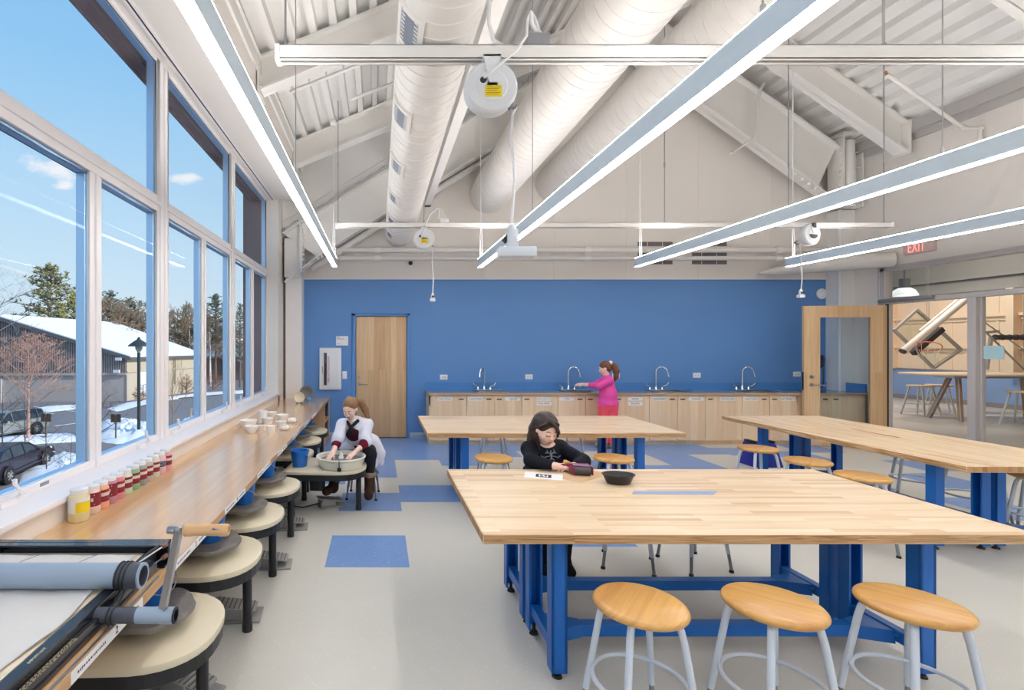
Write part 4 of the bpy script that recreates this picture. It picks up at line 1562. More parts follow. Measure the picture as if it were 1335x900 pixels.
sp = stool_proto('x', SEATW, LEGW, SZ, SR)
r_ = math.radians
place(sp, (1.062, 2.03, 0), r_(50), 'wooden stool at the left of the three in front of the nearest table')
seats = [
    (1.604, 2.03, 140, 'wooden stool in the middle of the three in front of the nearest table'),
    (2.169, 2.03, 136, 'wooden stool at the right of the three in front of the nearest table'),
    (1.27, 3.80, 30, 'stool the girl in black sits on, only its legs showing under the front table'),
    (1.84, 3.69, 20, 'stool next to the seated girl in black, only legs showing under the front table'),
    (2.32, 3.68, 55, 'stool behind the front table farthest from the girl in black, only legs showing'),
    (1.07, 4.655, 40, 'stool tucked at the back table, just left of the girl in black'),
    (1.70, 4.66, 10, 'stool almost hidden behind the arm of the girl in black'),
    (2.19, 4.655, 48, 'stool at the back table, seen just above the black bowl'),
    (1.46, 6.36, 20, 'stool on the sink side of the back table, beside its left legs'),
    (2.40, 6.36, 70, 'stool on the sink side of the back table, right behind the girl in black'),
    (3.87, 5.09, 44, 'stool along the lengthwise table nearest the sink counter, blue step stool behind it'),
    (3.895, 4.53, 46, 'middle stool of the three along the lengthwise table'),
    (3.89, 4.01, 15, 'stool along the lengthwise table closest to the front table'),
    (5.50, 5.12, 10, 'stool on the glazed screen side of the lengthwise table, nearest the sinks'),
    (5.42, 4.55, 40, 'stool on the glazed screen side of the lengthwise table, only legs visible'),
    (5.34, 4.02, 70, 'stool whose seat pokes out beyond the near end of the lengthwise table'),
]
for x, y, a, lab in seats:
    dup(sp, (x, y, 0), r_(a), lab)
GREYL = plain('grey_stool_steel', rgb(140, 144, 152), .35, metal=.5)
gs = stool_proto('grey steel stool under the child at the pottery wheel', SEATW, GREYL, .455, .165)
place(gs, (-.17, 5.36, 0), r_(40))

# ================================================================ things on the front table
TS = TZ + .0008
t = thing('black_bowl', 'oval black plastic bowl on the front table', 'bowl', (1.505, 3.135, TS))
mb = MB()
mb.lathe([(0, 0), (.066, 0), (.073, .004), (.094, .052), (.102, .056), (.102, .060), (.092, .058), (.070, .010), (.064, .006), (0, .006)], (1.505, 3.135, TS), 'z', 40, 1.0, .74)
mb.build('bowl_shell', plain('black_bowl_plastic', rgb(38, 38, 42), .35, vary=.05), t, smooth=50)


def sheet(name, label, cat, quad, z, th, mat, nx=1):
    pts = [PZ(px, py, z) for px, py in quad]
    c = sum(pts, Vector()) / 4
    t = thing(name, label, cat, (c.x, c.y, z))
    mb = MB()
    mb.hexa([(p.x, p.y, z) for p in pts] + [(p.x, p.y, z + th) for p in pts])
    return t, mb, pts


t, mb, pts = sheet('paper_sheet', 'white paper strip with a small dark printed patch by the girl in black', 'paper', [(683, 622.7), (733.3, 627), (734, 619.3), (684.7, 615)], TS, .001, PAPER)
pp_ = mb.build('sheet', PAPER, t)
c = sum(pts, Vector()) / 4
ux = (pts[1] - pts[0]).normalized()
uy = Vector((-ux.y, ux.x, 0))
mb = MB()
for (a0, a1, b0, b1) in ((-.048, .05, -.038, -.026), (-.048, .05, .026, .038), (-.048, -.03, -.03, .03), (.03, .05, -.03, .03), (-.02, .0, -.02, -.004), (.006, .022, -.01, .02), (-.022, -.006, .006, .02)):
    v = [c + ux * a + uy * b for a, b in ((a0, b0), (a1, b0), (a1, b1), (a0, b1))]
    mb.hexa([(p.x, p.y, TS + .001) for p in v] + [(p.x, p.y, TS + .0016) for p in v])
mb.build('print', INK, pp_)
t, mb, pts = sheet('kraft_sheet', 'plain brown paper sheet lying under the ink brayer', 'paper', [(722, 622), (757, 629.5), (800, 617.5), (757, 612)], TS, .0008, None)
mb.build('sheet', plain('kraft_paper', rgb(206, 172, 134), .7), t)
t, mb, pts = sheet('blue_tape', 'strip of blue masking tape stuck on the front table', 'tape', [(824, 644.3), (931, 645.2), (935, 640.6), (826, 640.6)], TS, .0006, None)
mb.build('strip', plain('blue_tape_paper', rgb(142, 162, 200), .6), t)
t = thing('red_tape', 'thin red tape line along the lengthwise table', 'tape', (4.885, 4.9, TS))
mb = MB()
mb.hexa([(4.872, 4.68, TS), (4.90, 4.68, TS), (4.90, 5.16, TS), (4.885, 5.16, TS), (4.872, 4.68, TS + .0006), (4.90, 4.68, TS + .0006), (4.90, 5.16, TS + .0006), (4.885, 5.16, TS + .0006)])
mb.build('strip', plain('red_tape_paper', rgb(170, 84, 92), .6), t)

t = thing('ink_brayer', 'maroon framed ink brayer with a dark rubber roller at the girl in black', 'brayer', (1.36, 3.36, TS))
MAROON = plain('maroon_plastic', rgb(128, 26, 66), .3)
zc = TS + .032
mb = MB()
mb.tube([(1.30, 3.335, zc), (1.405, 3.315, zc)], .031, 20)
mb.build('roller', plain('grey_black_rubber', rgb(72, 64, 70), .4), t, smooth=40)
mb = MB()
mb.box(1.288, 1.297, 3.30, 3.385, TS + .008, TS + .062).box(1.408, 1.417, 3.29, 3.37, TS + .008, TS + .062)
mb.bar((1.288, 3.378, TS + .058), (1.417, 3.362, TS + .058), .03, .02)
mb.build('frame', MAROON, t, bevel=.004)
mb = MB()
mb.bar((1.30, 3.34, TS + .066), (1.40, 3.322, TS + .066), .045, .006)
mb.build('shield', plain('mauve_plastic', rgb(150, 110, 140), .3), t, bevel=.002)
mb = MB()
mb.tube([(1.32, 3.385, TS + .055), (1.285, 3.415, TS + .045), (1.235, 3.43, TS + .035), (1.20, 3.435, TS + .03)], [.010, .013, .014, .010], 12)
mb.build('handle', MAROON, t, smooth=50)
# ================================================================ long bench under the windows
BX0, BX1, BZ = XL, -.853, .713
t = thing('workbench', 'long wood workbench along the window wall with white paper tags on its edge', 'workbench', (-1.23, 5.0, 0))
mb = MB()
mb.box(BX0, BX1 - .004, .55, 8.41, BZ - .038, BZ).box(-1.297, BX1 - .004, 8.41, YB - .003, BZ - .038, BZ)
mb.build('bench_top', BENCHW, t)
mb = MB()
mb.box(BX1 - .004, BX1, .55, YB - .003, BZ - .040, BZ + .0005)
mb.build('edge_strip', EDGEW, t, bevel=.001, bseg=1)
mb = MB()     # open end unit with a shelf at the back wall
for x0, x1, y0, y1 in ((-.93, -.86, 7.90, 7.93), (-.88, -.86, 8.60, YB - .005)):
    mb.box(x0, x1, y0, y1, 0, BZ - .038)
mb.box(-1.28, -.93, 7.90, 7.93, 0, BZ - .038).box(-1.28, -.865, 7.93, YB - .005, .36, .385).box(-1.28, -.865, 7.93, YB - .005, .02, .045)
mb.build('shelf_unit', wood('bench_panel', [rgb(206, 164, 120), rgb(214, 174, 132)], 3, .3, 'z', .4, .05, plane='xz'), t)
mb = MB()
mb.box(BX0 + .01, BX0 + .03, .55, 7.85, .3, BZ - .04).box(BX0 + .03, -1.2, 1.0, 1.03, 0, BZ - .038).box(BX0 + .03, -1.2, 4.4, 4.43, 0, BZ - .038)
mb.build('apron', wood('bench_apron', [rgb(190, 150, 110), rgb(200, 160, 120)], 3, .3, 'y', .4, .05, plane='yz'), t)
# white tags on the edge, one per wheel
tags = [(1.60, '2'), (2.30, '3'), (2.98, '4'), (3.72, '5'), (4.42, '6'), (5.15, '7'), (5.90, '8'), (6.60, '9')]
for y, num in tags:
    mb = MB()
    h = .22
    mb.box(BX1, BX1 + .0015, y - h, y + h * .9, BZ - .036, BZ - .002)
    tg = mb.build('paper_tag', PAPER, t)
    lettering(num, .034, frameM((BX1 + .002, y + .02, BZ - .019), (0, 1, 0), (0, 0, 1)), INK, tg)
    # a small line of handwriting either side of the number
    rnd = random.Random(num)
    for y0, y1 in ((y - h + .03, y - .05), (y + .06, y + h * .9 - .03)):
        mb = MB()
        yy = y0
        while yy < y1:
            w = rnd.uniform(.004, .012)
            hh = rnd.uniform(.004, .009)
            mb.box(BX1 + .0015, BX1 + .002, yy, yy + w * .7, BZ - .019 - hh / 2, BZ - .019 + hh / 2)
            yy += w + .002
        mb.build('lettering', INK, tg)

# ================================================================ pottery wheels
CREAM = plain('cream_laminate', rgb(214, 204, 180), .35, vary=.03)
WBLACK = plain('black_wheel_steel', rgb(24, 25, 30), .42, vary=.3, scale=25)
HEADG = plain('clay_grey_wheel_head', rgb(118, 114, 112), .55, vary=.25, scale=14, bump=.3)
PEDG = plain('grey_pedal_metal', rgb(150, 148, 146), .5, vary=.12, metal=.2)
BUCK = plain('blue_bucket_plastic', rgb(24, 104, 190), .35, vary=.03)
WIRE = plain('wire', rgb(170, 172, 176), .3, metal=.8)
WZ = .435


def wheel_outline(r, w, x0, n=18):
    "D-shaped top: straight back at x0 widening to a round front whose tip is x=0 (towards +x)"
    pts = [(x0, -w * .98)]
    for i in range(n + 1):
        a = -PI / 2 + PI * i / n
        ca, sa = math.cos(a), math.sin(a)
        pts.append((-r + r * (abs(ca) ** .8), w * .93 * math.copysign(abs(sa) ** .85, sa)))
    pts.append((x0, w * .98))
    return pts


def wheel_proto(label, head=True):
    t = thing('pottery_wheel', label, 'pottery wheel', (0, 0, 0), 'pottery wheels under the bench')
    ol = wheel_outline(.33, .315, -.76)
    mb = MB()
    mb.prism(ol, WZ - .03, WZ)
    mb.build('tabletop', CREAM, t, bevel=.004)
    mb = MB()
    mb.prism([(x * .985 - .006, y * .985) for x, y in ol], WZ - .085, WZ - .0301)
    mb.build('rim_frame', WBLACK, t)
    for x, y in ((-.075, 0), (-.68, -.25), (-.68, .25)):
        mb = MB()
        mb.tube([(x, y, WZ - .085), (x, y, .0)], .026, 14)
        lg = mb.build('leg', WBLACK, t, smooth=50)
        mb = MB()
        mb.tube([(x, y, .045), (x, y, .036), (x, y, 0)], [.0275, .029, .029], 14)
        mb.build('foot_cap', BLACK, lg, smooth=50)
    mb = MB()
    mb.box(-.55, -.42, -.07, .07, .19, WZ - .085)
    mb.tube([(-.30, .02, WZ - .085), (-.30, .02, .26)], .04, 12)
    mb.box(-.45, -.27, .0, .04, .28, .31)
    mb.build('motor_housing', BLACK, t, bevel=.01)
    if head:
        mb = MB()
        mb.lathe([(.05, WZ), (.05, WZ + .03), (.10, WZ + .045)], (-.29, 0, 0), 'z', 24)
        mb.build('hub', CREAM, t, smooth=40)
        mb = MB()
        n = 48
        prof = [(0, WZ + .045), (.150, WZ + .045), (.172, WZ + .055), (.175, WZ + .068), (.168, WZ + .078), (.150, WZ + .076), (.11, WZ + .074), (0, WZ + .074)]
        o = len(mb.v)
        mb.lathe(prof, (-.29, 0, 0), 'z', n)
        mb.v = [(x + .004 * math.sin(9 * math.atan2(y, x + .29)), y, z + .004 * math.sin(7 * math.atan2(y, x + .29))) if math.hypot(x + .29, y) > .12 else (x, y, z) for x, y, z in mb.v]
        mb.build('wheel_head', HEADG, t, smooth=50)
    return t


def bucket_proto(label):
    t = thing('bucket', label, 'bucket', (0, 0, 0), 'blue clay buckets')
    h, rb, rt = .158, .068, .090
    mb = MB()
    mb.lathe([(0, 0), (rb, 0), (rb + .002, .004), (rt - .004, h - .02), (rt + .003, h - .018), (rt + .004, h - .002), (rt + .001, h), (rt - .006, h - .004), (rb - .004, .006), (0, .005)], (0, 0, 0), 'z', 32)
    mb.build('pail', BUCK, t, smooth=45)
    mb = MB()
    mb.tube([(math.cos(a) * (rt + .004), -abs(math.sin(a)) * (rt + .008) , h - .03 - .075 * math.sin(a)) for a in [PI * i / 16 for i in range(17)]], .0025, 6)
    mb.build('handle', WIRE, t, smooth=60)
    return t


def pedal_proto(label):
    t = thing('foot_pedal', label, 'foot pedal', (0, 0, 0), 'foot pedals of the pottery wheels')
    mb = MB()
    mb.box(-.11, .16, -.085, .085, 0, .014)
    mb.prism([(-.10, .014), (.06, .014), (.045, .075), (-.07, .085), (-.10, .06)], -.07, .07, 'xz')
    mb.build('pedal_base', PEDG, t, bevel=.006)
    mb = MB()
    mb.hexa([(-.12, -.06, .085), (.13, -.06, .045), (.13, .06, .045), (-.12, .06, .085), (-.12, -.06, .10), (.13, -.06, .06), (.13, .06, .06), (-.12, .06, .10)])
    tr = mb.build('treadle', PEDG, t, bevel=.005)
    mb = MB()
    for i in range(9):
        x = -.10 + i * .026
        z = .10 - (x + .12) * .16
        mb.box(x, x + .008, -.055, .055, z - .004, z + .003)
    mb.build('tread_rib', plain('dark_grey_rib', rgb(104, 102, 102), .6), tr)
    mb = MB()
    mb.tube([(-.10, .02, .03), (-.16, .05, .012), (-.26, .02, .008), (-.36, .10, .008), (-.45, .06, .008)], .006, 6)
    mb.build('cord', BLACK, t, smooth=60)
    return t


WX = -.672
wp = wheel_proto('x')
place(wp, (WX, 2.11, 0), 0, 'cream topped pottery wheel under the bench tag 2, beneath the slab roller crank')
for y, lab in ((2.83, 'cream topped pottery wheel just beyond the slab roller crank, under tag 3'), (3.50, 'cream topped pottery wheel whose black leg is level with the lone blue tile'),
               (4.22, 'cream topped pottery wheel just in front of the wheel the child works at'), (5.50, 'cream topped pottery wheel directly behind the wheel pulled out for the child'),
               (6.24, 'cream topped pottery wheel second from the end shelf under the bench'), (6.95, 'cream topped pottery wheel nearest the end shelf at the blue wall')):
    dup(wp, (WX - (.05 if y > 5 else 0), y, 0), 0, lab)
w5 = wheel_proto('pottery wheel pulled out from the bench with a white splash basin on it', head=False)
place(w5, (-.125, 4.90, 0), r_(-5))
bp = bucket_proto('x')
HB = WZ + .0755
place(bp, (-.985, 2.17, HB), r_(60), 'blue bucket on the wheel nearest the camera, behind the slab roller crank')
for x, y, z, lab in ((-.965, 2.85, HB, 'blue bucket on the wheel beyond the crank, below the tag 3'), (-.96, 3.52, HB, 'blue bucket on the wheel under tag 4'), (-.96, 4.22, HB, 'blue bucket on the wheel just before the pulled out wheel'),
                  (-.775, 4.88, WZ + .0005, 'blue bucket standing in the open on the pulled out wheel table'),
                  (-1.0, 5.52, HB, 'blue bucket on the wheel behind the pulled out wheel'), (-1.0, 6.25, HB, 'blue bucket on the wheel second from the end shelf'), (-1.0, 6.96, HB, 'blue bucket on the wheel nearest the end shelf')):
    dup(bp, (x, y, z), r_(50 + 17 * y), lab)
pd = pedal_proto('x')
place(pd, (-.90, 2.33, 0), r_(160 - 180), 'grey foot pedal by the nearest wheel, cut by the bottom of the photo')
for x, y, a, lab in ((-.86, 2.97, 5, 'grey foot pedal beside the leg of the wheel under tag 3'), (-.80, 3.66, 5, 'grey foot pedal beside the leg of the wheel level with the lone blue tile'),
                     (-.79, 4.42, 5, 'grey foot pedal by the leg of the wheel in front of the pulled out one'), (-.50, 5.02, 20, 'grey foot pedal under the boot of the child at the wheel')):
    dup(pd, (x, y, 0), r_(a), lab)

# splash basin on the pulled out wheel
BC = Vector((-.37, 4.87, WZ + .0005))
t = thing('splash_basin', 'white two part splash basin full of grey slip on the pulled out wheel', 'basin', BC)
mb = MB()
mb.lathe([(0, 0), (.195, 0), (.206, .006), (.226, .085), (.240, .092), (.243, .100), (.238, .108), (.224, .106), (.214, .09), (.196, .012), (0, .010)], BC, 'z', 48)
b_ = mb.build('basin_shell', plain('off_white_basin', rgb(226, 222, 206), .4, vary=.03), t, smooth=45)
mb = MB()
mb.box(BC.x - .003, BC.x + .003, BC.y - .246, BC.y - .205, BC.z + .0, BC.z + .107)
mb.box(BC.x - .018, BC.x + .018, BC.y - .236, BC.y - .205, BC.z + .01, BC.z + .035)
mb.build('clip', BLACK, b_)
mb = MB()
mb.lathe([(0, .072), (.10, .071), (.2065, .070), (.2065, .06)], BC, 'z', 40)
mb.build('slip', plain('grey_slip', rgb(128, 126, 132), .25, vary=.2, scale=18, bump=.25, bscale=30), t, smooth=45)
mb = MB()
mb.lathe([(0, .012), (.15, .012), (.16, .02), (.16, .074), (0, .0745)], BC, 'z', 40)
mb.build('wheel_head', HEADG, t, smooth=45)
t = thing('clay_lump', 'small white lump of clay at the middle of the basin', 'clay', BC + Vector((.0, 0, .075)))
o = body_obj('clay_body', [([rc(BC + Vector((0, 0, .085)), BC + Vector((.004, 0, .115)), .026, .016, .01), rc(BC + Vector((.004, 0, .115)), BC + Vector((.0, .0, .135)), .010, .008, .01)], .004)], plain('white_clay', rgb(232, 232, 234), .4), t)

# ================================================================ glaze jars
JW = plain('jar_lid_white', rgb(236, 236, 240), .35)
LABR = plain('dark_red_label', rgb(132, 34, 48), .5, vary=.1)
LABP = plain('pale_label_band', rgb(226, 212, 206), .5)
jars = [((103, 679), rgb(226, 214, 168), 'y', 'glaze jar with a bright yellow label, first and biggest of the row'),
        ((120, 670.7), rgb(236, 208, 200), 'f', 'pale pink glaze jar right beside the yellow labelled jar'),
        ((131.3, 663.4), rgb(246, 178, 142), 'b', 'peach orange glaze jar, third in the row'),
        ((142.5, 657.2), rgb(192, 138, 160), 'f', 'mauve glaze jar, fourth in the row after the peach one'),
        ((152.3, 651.3), rgb(224, 138, 154), 'b', 'strong pink glaze jar between the mauve and pale green jars'),
        ((162.7, 645.2), rgb(208, 226, 204), 'b', 'pale mint glaze jar just before the deeper green jar'),
        ((173, 639.6), rgb(140, 184, 150), 'b', 'green glaze jar, the deepest green of the row'),
        ((182.6, 633.9), rgb(150, 160, 156), 'b', 'grey green glaze jar just after the deepest green one'),
        ((190.9, 628), rgb(186, 186, 178), 'b', 'light grey glaze jar, fourth from the far end of the row'),
        ((199.8, 623.5), rgb(214, 214, 196), 'b', 'cream glaze jar just before the blue striped label'),
        ((208, 618.6), rgb(226, 190, 198), 's', 'pale pink glaze jar with a dark blue striped label'),
        ((216, 613.7), rgb(226, 166, 176), 'b', 'pink glaze jar at the far end of the row')]
NAVY = plain('navy_label', rgb(52, 56, 104), .5)
for i, ((px, py), col, kind, lab) in enumerate(jars):
    s = (CX - px) / 1.552
    c = Vector((-1.552, F / s, BZ + .0005))
    h, r = (.166, .049) if i == 0 else (.150, .042)
    t = thing('glaze_jar', lab, 'jar', c, 'glaze jars lined up by the window')
    mb = MB()
    mb.lathe([(0, 0), (r - .004, 0), (r, .006), (r, h * .74), (r - .004, h * .80), (r * .80, h * .86), (r * .80, h * .9), (0, h * .9)], c, 'z', 28)
    mb.build('jar_body', plain('glaze_%d' % i, col, .3, vary=.03), t, smooth=40)
    mb = MB()
    rl = r * .86
    mb.lathe([(rl, h * .86), (rl, h * .985), (rl - .003, h), (0, h)], c, 'z', 28)
    mb.build('lid', JW, t, smooth=40)
    rr = r + .0008
    mb = MB()
    mt = [LABR, LABP]
    if kind == 'y':
        mb.lathe([(rr, h * .28), (rr, h * .74)], c, 'z', 28, caps=False, mat=1)
        n0 = len(mb.v)
        for k in range(7):     # yellow field on the side that faces the room
            a0, a1 = r_(-78 + k * 14), r_(-78 + (k + 1) * 14)
            mb.add([(c.x + (rr + .0006) * math.cos(a), c.y + (rr + .0006) * math.sin(a), c.z + h * z) for a, z in ((a0, .29), (a1, .29), (a1, .62), (a0, .62))], [(0, 1, 2, 3)], 0)
        mt = [YELLOW, PAPER]
    elif kind == 's':
        mb.lathe([(rr, h * .34), (rr, h * .60)], c, 'z', 28, caps=False, mat=0)
        for k in range(8):
            z = h * (.30 + .035 * k)
            v = []
            for a, dz in ((-1.7, 0), (-.2, .02), (-.2, .026), (-1.7, .006)):
                v.append((c.x + (rr + .0008) * math.cos(a), c.y + (rr + .0008) * math.sin(a), c.z + z + dz))
            if False: mb.add(v, [(0, 1, 2, 3)], 1)
        for z0 in (.40, .47, .54):
            mb.lathe([(rr + .0006, h * z0), (rr + .0006, h * (z0 + .012))], c, 'z', 28, caps=False, mat=1)
        mt = [NAVY, LABP]
    elif kind == 'f':
        mb.lathe([(rr, h * .28), (rr, h * .76)], c, 'z', 28, caps=False, mat=0)
        for k, (z0, z1, w) in enumerate(((.66, .70, .30), (.46, .58, .13), (.34, .37, .3))):
            a0, a1 = r_(-60) - w, r_(-60) + w
            mb.add([(c.x + (rr + .0008) * math.cos(a), c.y + (rr + .0008) * math.sin(a), c.z + h * z) for a, z in ((a0, z0), (a1, z0), (a1, z1), (a0, z1))], [(0, 1, 2, 3)], 1)
    else:
        mb.lathe([(rr, h * .26), (rr, h * .47)], c, 'z', 28, caps=False, mat=0)
        mb.lathe([(rr, h * .47), (rr, h * .58)], c, 'z', 28, caps=False, mat=1)
        mb.lathe([(rr, h * .60), (rr, h * .70)], c, 'z', 28, caps=False, mat=0)
    mb.build('label_band', mt, t)

# ================================================================ white pots on the bench
POT = plain('white_bisque', rgb(248, 247, 245), .5, vary=.02)


def pot(px0, px1, ytop, ybot, lab, kind):
    cx = (px0 + px1) / 2
    z = BZ + .0005
    s = (ybot - 1.2 - CY) / (EYE - z)
    r = (px1 - px0) / 2 / s
    y = F / s + r * (.75 if kind != 'cup' else .9)
    s2 = F / y
    x = (cx - CX) / s2
    h = (EYE - z) - (ytop - CY) / (F / (y))
    h = max(.03, h)
    c = Vector((x, y, z))
    t = thing('pot', lab, 'pot', c, 'white unglazed pots grouped on the bench')
    k = {'cup': .92, 'bowl': .60, 'tub': .80, 'squat': .9}[kind]
    mb = MB()
    if kind == 'squat':
        prof = [(0, 0), (r * .7, 0), (r * .98, h * .3), (r, h * .55), (r * .8, h * .9), (r * .72, h), (r * .66, h * .95), (r * .8, h * .5), (r * .6, h * .12), (0, h * .1)]
    elif kind == 'bowl':
        prof = [(0, 0), (r * k, 0), (r * k, h * .08), (r * .85, h * .4), (r * .96, h * .8), (r * 1.0, h * .92), (r * 1.0, h), (r * .93, h), (r * .88, h * .82), (r * .78, h * .42), (r * .5, h * .15), (0, h * .12)]
    else:
        prof = [(0, 0), (r * k, 0), (r * (k + .02), h * .1), (r * .97, h * .88), (r, h * .9), (r, h), (r * .92, h), (r * .88, h * .85), (r * (k - .08), h * .1), (0, h * .08)]
    mb.lathe(prof, c, 'z', 32)
    mb.build('pot_wall', POT, t, smooth=50)
    return t


u = lambda a: 280 + a / 6.43
v_ = lambda a: 500 + a / 6.43
for a, b_, c_, d_, lab, kd in ((360, 443, 228, 345, 'tall straight white pot, the tallest of the group', 'cup'), (210, 352, 306, 388, 'wide white bowl at the window end of the group', 'bowl'),
                      (250, 365, 354, 430, 'wide white bowl in front, nearest the camera', 'bowl'), (366, 432, 352, 406, 'low white bowl tucked between two front pots', 'tub'),
                      (430, 510, 355, 427, 'small white tub at the front right of the group', 'tub'), (393, 490, 288, 350, 'white pot standing right beside the tallest one', 'tub'),
                      (440, 520, 238, 290, 'white bowl at the very back of the group', 'bowl'), (517, 617, 260, 328, 'white flared bowl at the rear right of the group', 'bowl'),
                      (513, 600, 316, 374, 'white tub just before the rear right flared bowl', 'tub'), (613, 685, 290, 340, 'small white pot standing apart nearest the room', 'squat'),
                      (543, 627, 354, 403, 'squat round white pot at the room side front', 'squat')):
    pot(u(a), u(b_), v_(c_), v_(d_), lab, kd)

# two plates on stands at the far end
for px, ybot, dia, col, lab, yy in ((390, 526.5, .165, rgb(216, 202, 176), 'small cream plate propped on a wire stand at the far bench end', 7.72), (399.5, 522, .225, rgb(98, 96, 92), 'dark speckled plate propped behind the cream plate at the far bench end', 8.2)):
    x = (px - CX) * yy / F
    zc = BZ + dia / 2 + .012
    c = Vector((x, yy, zc))
    t = thing('display_plate', lab, 'plate', (x, yy, BZ))
    mb = MB()
    mb.lathe([(0, -.004), (dia * .28, -.004), (dia * .33, -.010), (dia * .48, -.022), (dia * .5, -.02), (dia * .49, -.014), (dia * .35, .002), (0, .006)], c, 'y', 36)
    mb.xform(rot('X', -14, c))
    mb.xform(rot('Z', 14, c))
    mb.build('dish', plain('plate_glaze', col, .3, vary=.12, scale=30), t, smooth=50)
    mb = MB()
    for sx in (-1, 1):
        mb.tube([(x + sx * dia * .22, yy - .06, BZ + .03), (x + sx * dia * .22, yy - .055, BZ + .004), (x + sx * dia * .22, yy + .07, BZ + .004), (x + sx * dia * .18, yy + .05, zc + dia * .2)], .003, 6)
    mb.tube([(x - dia * .22, yy + .07, BZ + .004), (x + dia * .22, yy + .07, BZ + .004)], .003, 6)
    mb.build('wire_stand', BLACK, t, smooth=60)
t = thing('small_pot', 'tiny blue pot in front of the dark plate at the far bench end', 'pot', (-1.13, 8.02, BZ))
mb = MB()
mb.lathe([(0, 0), (.022, 0), (.036, .025), (.036, .05), (.026, .07), (.02, .07), (.03, .045), (0, .01)], (-1.13, 8.02, BZ + .0005), 'z', 24)
mb.build('pot_wall', plain('blue_glaze', rgb(84, 150, 206), .25), t, smooth=50)

# ================================================================ slab roller on the near end of the bench
t = thing('slab_roller', 'black framed slab roller with grey pipe rollers on the near end of the bench', 'slab roller', (-1.2, 1.6, BZ))
RBL = plain('black_roller_frame', rgb(32, 34, 42), .22, vary=.25, scale=20, coat=.3)
BEDZ = .775
mb = MB()
mb.box(-1.585, -.868, 2.055, 2.085, BZ + .001, .806).box(-1.585, -.868, 2.02, 2.085, .799, .806).box(-1.585, -.868, 2.02, 2.085, BZ + .001, BZ + .008)
mb.build('end_beam', RBL, t, bevel=.002, bseg=1)
mb = MB()
mb.box(-1.59, -1.555, .9, 2.03, BZ + .001, .782)
mb.build('side_rail', RBL, t, bevel=.003, bseg=1)
mb = MB()
mb.box(-.945, -.905, .9, 2.03, BZ + .001, .782).box(-.905, -.884, .9, 1.99, BZ + .001, .757)
rl = mb.build('side_rail', RBL, t, bevel=.003, bseg=1)
lettering('IMPORTANT', .0125, frameM((-.922, 1.345, .7825), (0, 1, 0), (-1, 0, 0)), plain('print_tan', rgb(190, 180, 150), .5), rl)
for j in range(4):
    w = random.Random(j)
    mb = MB()
    y = 1.22
    while y < 1.46:
        l = w.uniform(.006, .016)
        mb.box(-.899 + j * .0038, -.8975 + j * .0038, y, y + l, .757, .7575)
        y += l + .004
    mb.build('lettering', plain('print_gold', rgb(186, 168, 128), .5), rl)
mb = MB()
mb.box(-1.555, -.945, .9, 2.05, .74, BEDZ - .01)
mb.build('bed', plain('pale_bed', rgb(214, 206, 196), .5), t)
mb = MB()
mb.box(-1.55, -.958, .9, 2.015, BEDZ - .01, BEDZ - .004)
mb.build('wood_slat', plain('slat_wood', rgb(236, 222, 200), .5), t)
# canvas with a soft wavy edge
mb = MB()
nx, ny = 22, 40
rows = []
rg = random.Random(3)
for j in range(ny + 1):
    y = .9 + (2.0 - .9) * j / ny
    xe = -.972 - .010 * math.sin(y * 7.3) - .008 * math.sin(y * 15 + 1)
    row = []
    for i in range(nx + 1):
        x = -1.548 + (xe + 1.548) * i / nx
        zz = BEDZ + .001 + .0025 * math.sin(x * 31 + y * 5) * math.sin(y * 23) + .001
        if i == nx: zz += .004
        row.append((x, y, zz))
    rows.append(row)
vs = [p for r0 in rows for p in r0]
fs = [(j * (nx + 1) + i, j * (nx + 1) + i + 1, (j + 1) * (nx + 1) + i + 1, (j + 1) * (nx + 1) + i) for j in range(ny) for i in range(nx)]
mb.add(vs, fs)
k0 = len(vs)
mb.add([(x, y, z - .004) for x, y, z in vs], [tuple(reversed(f)) for f in fs])
cv = mb.build('canvas', plain('grey_white_canvas', rgb(214, 210, 206), .8, vary=.06, scale=5, bump=.25, bscale=14), t, smooth=60)
mb = MB()
for x in (-1.36, -1.13):
    mb.bar((x, 2.0, BEDZ + .0045), (x - .085, 1.80, BEDZ + .0045), .0015, .0015)
mb.build('score_line', plain('pencil', rgb(130, 126, 124), .6), cv)
PIPE = plain('grey_pvc_pipe', rgb(150, 166, 184), .38, vary=.05)
WORN = plain('worn_dark_pipe', rgb(74, 78, 88), .4, vary=.35, scale=24)
RYR, RZR, RRR = 1.725, BEDZ + .047, .042
mb = MB()
mb.tube([(-1.60, RYR, RZR), (-.895, RYR, RZR)], RRR, 28)
ro = mb.build('roller', PIPE, t, smooth=40)
mb = MB()
mb.tube([(-.895, RYR, RZR), (-.838, RYR, RZR)], RRR + .0005, 28, caps=False).tube([(-.838, RYR, RZR), (-.815, RYR, RZR)], RRR, 28, caps=False)
mb.lathe([(RRR, -.815), (RRR - .009, -.815), (RRR - .012, -.85), (0, -.851)], (0, RYR, RZR), 'x', 28, caps=False)
mb.build('roller_end', WORN, t, smooth=40)
mb = MB()
mb.lathe([(RRR + .001, -.822), (RRR + .001, -.815), (RRR - .009, -.8145)], (0, RYR, RZR), 'x', 28, caps=False)
mb.build('pipe_rim', PIPE, ro, smooth=40)
mb = MB()
for x in (-.895, -.880, -.866):
    mb.tube([(x + .004 * math.sin(2 * PI * i / 24), RYR + math.cos(2 * PI * i / 24) * (RRR + .003), RZR + math.sin(2 * PI * i / 24) * (RRR + .003)) for i in range(24)], .003, 6, closed=True)
SYR, SZR = 1.60, .752
mb.tube([(-.893, RYR, RZR - RRR - .002), (-.86, SYR, SZR + .02)], .0025, 6).tube([(-.868, RYR - .02, RZR - RRR), (-.845, SYR, SZR + .02)], .0025, 6)
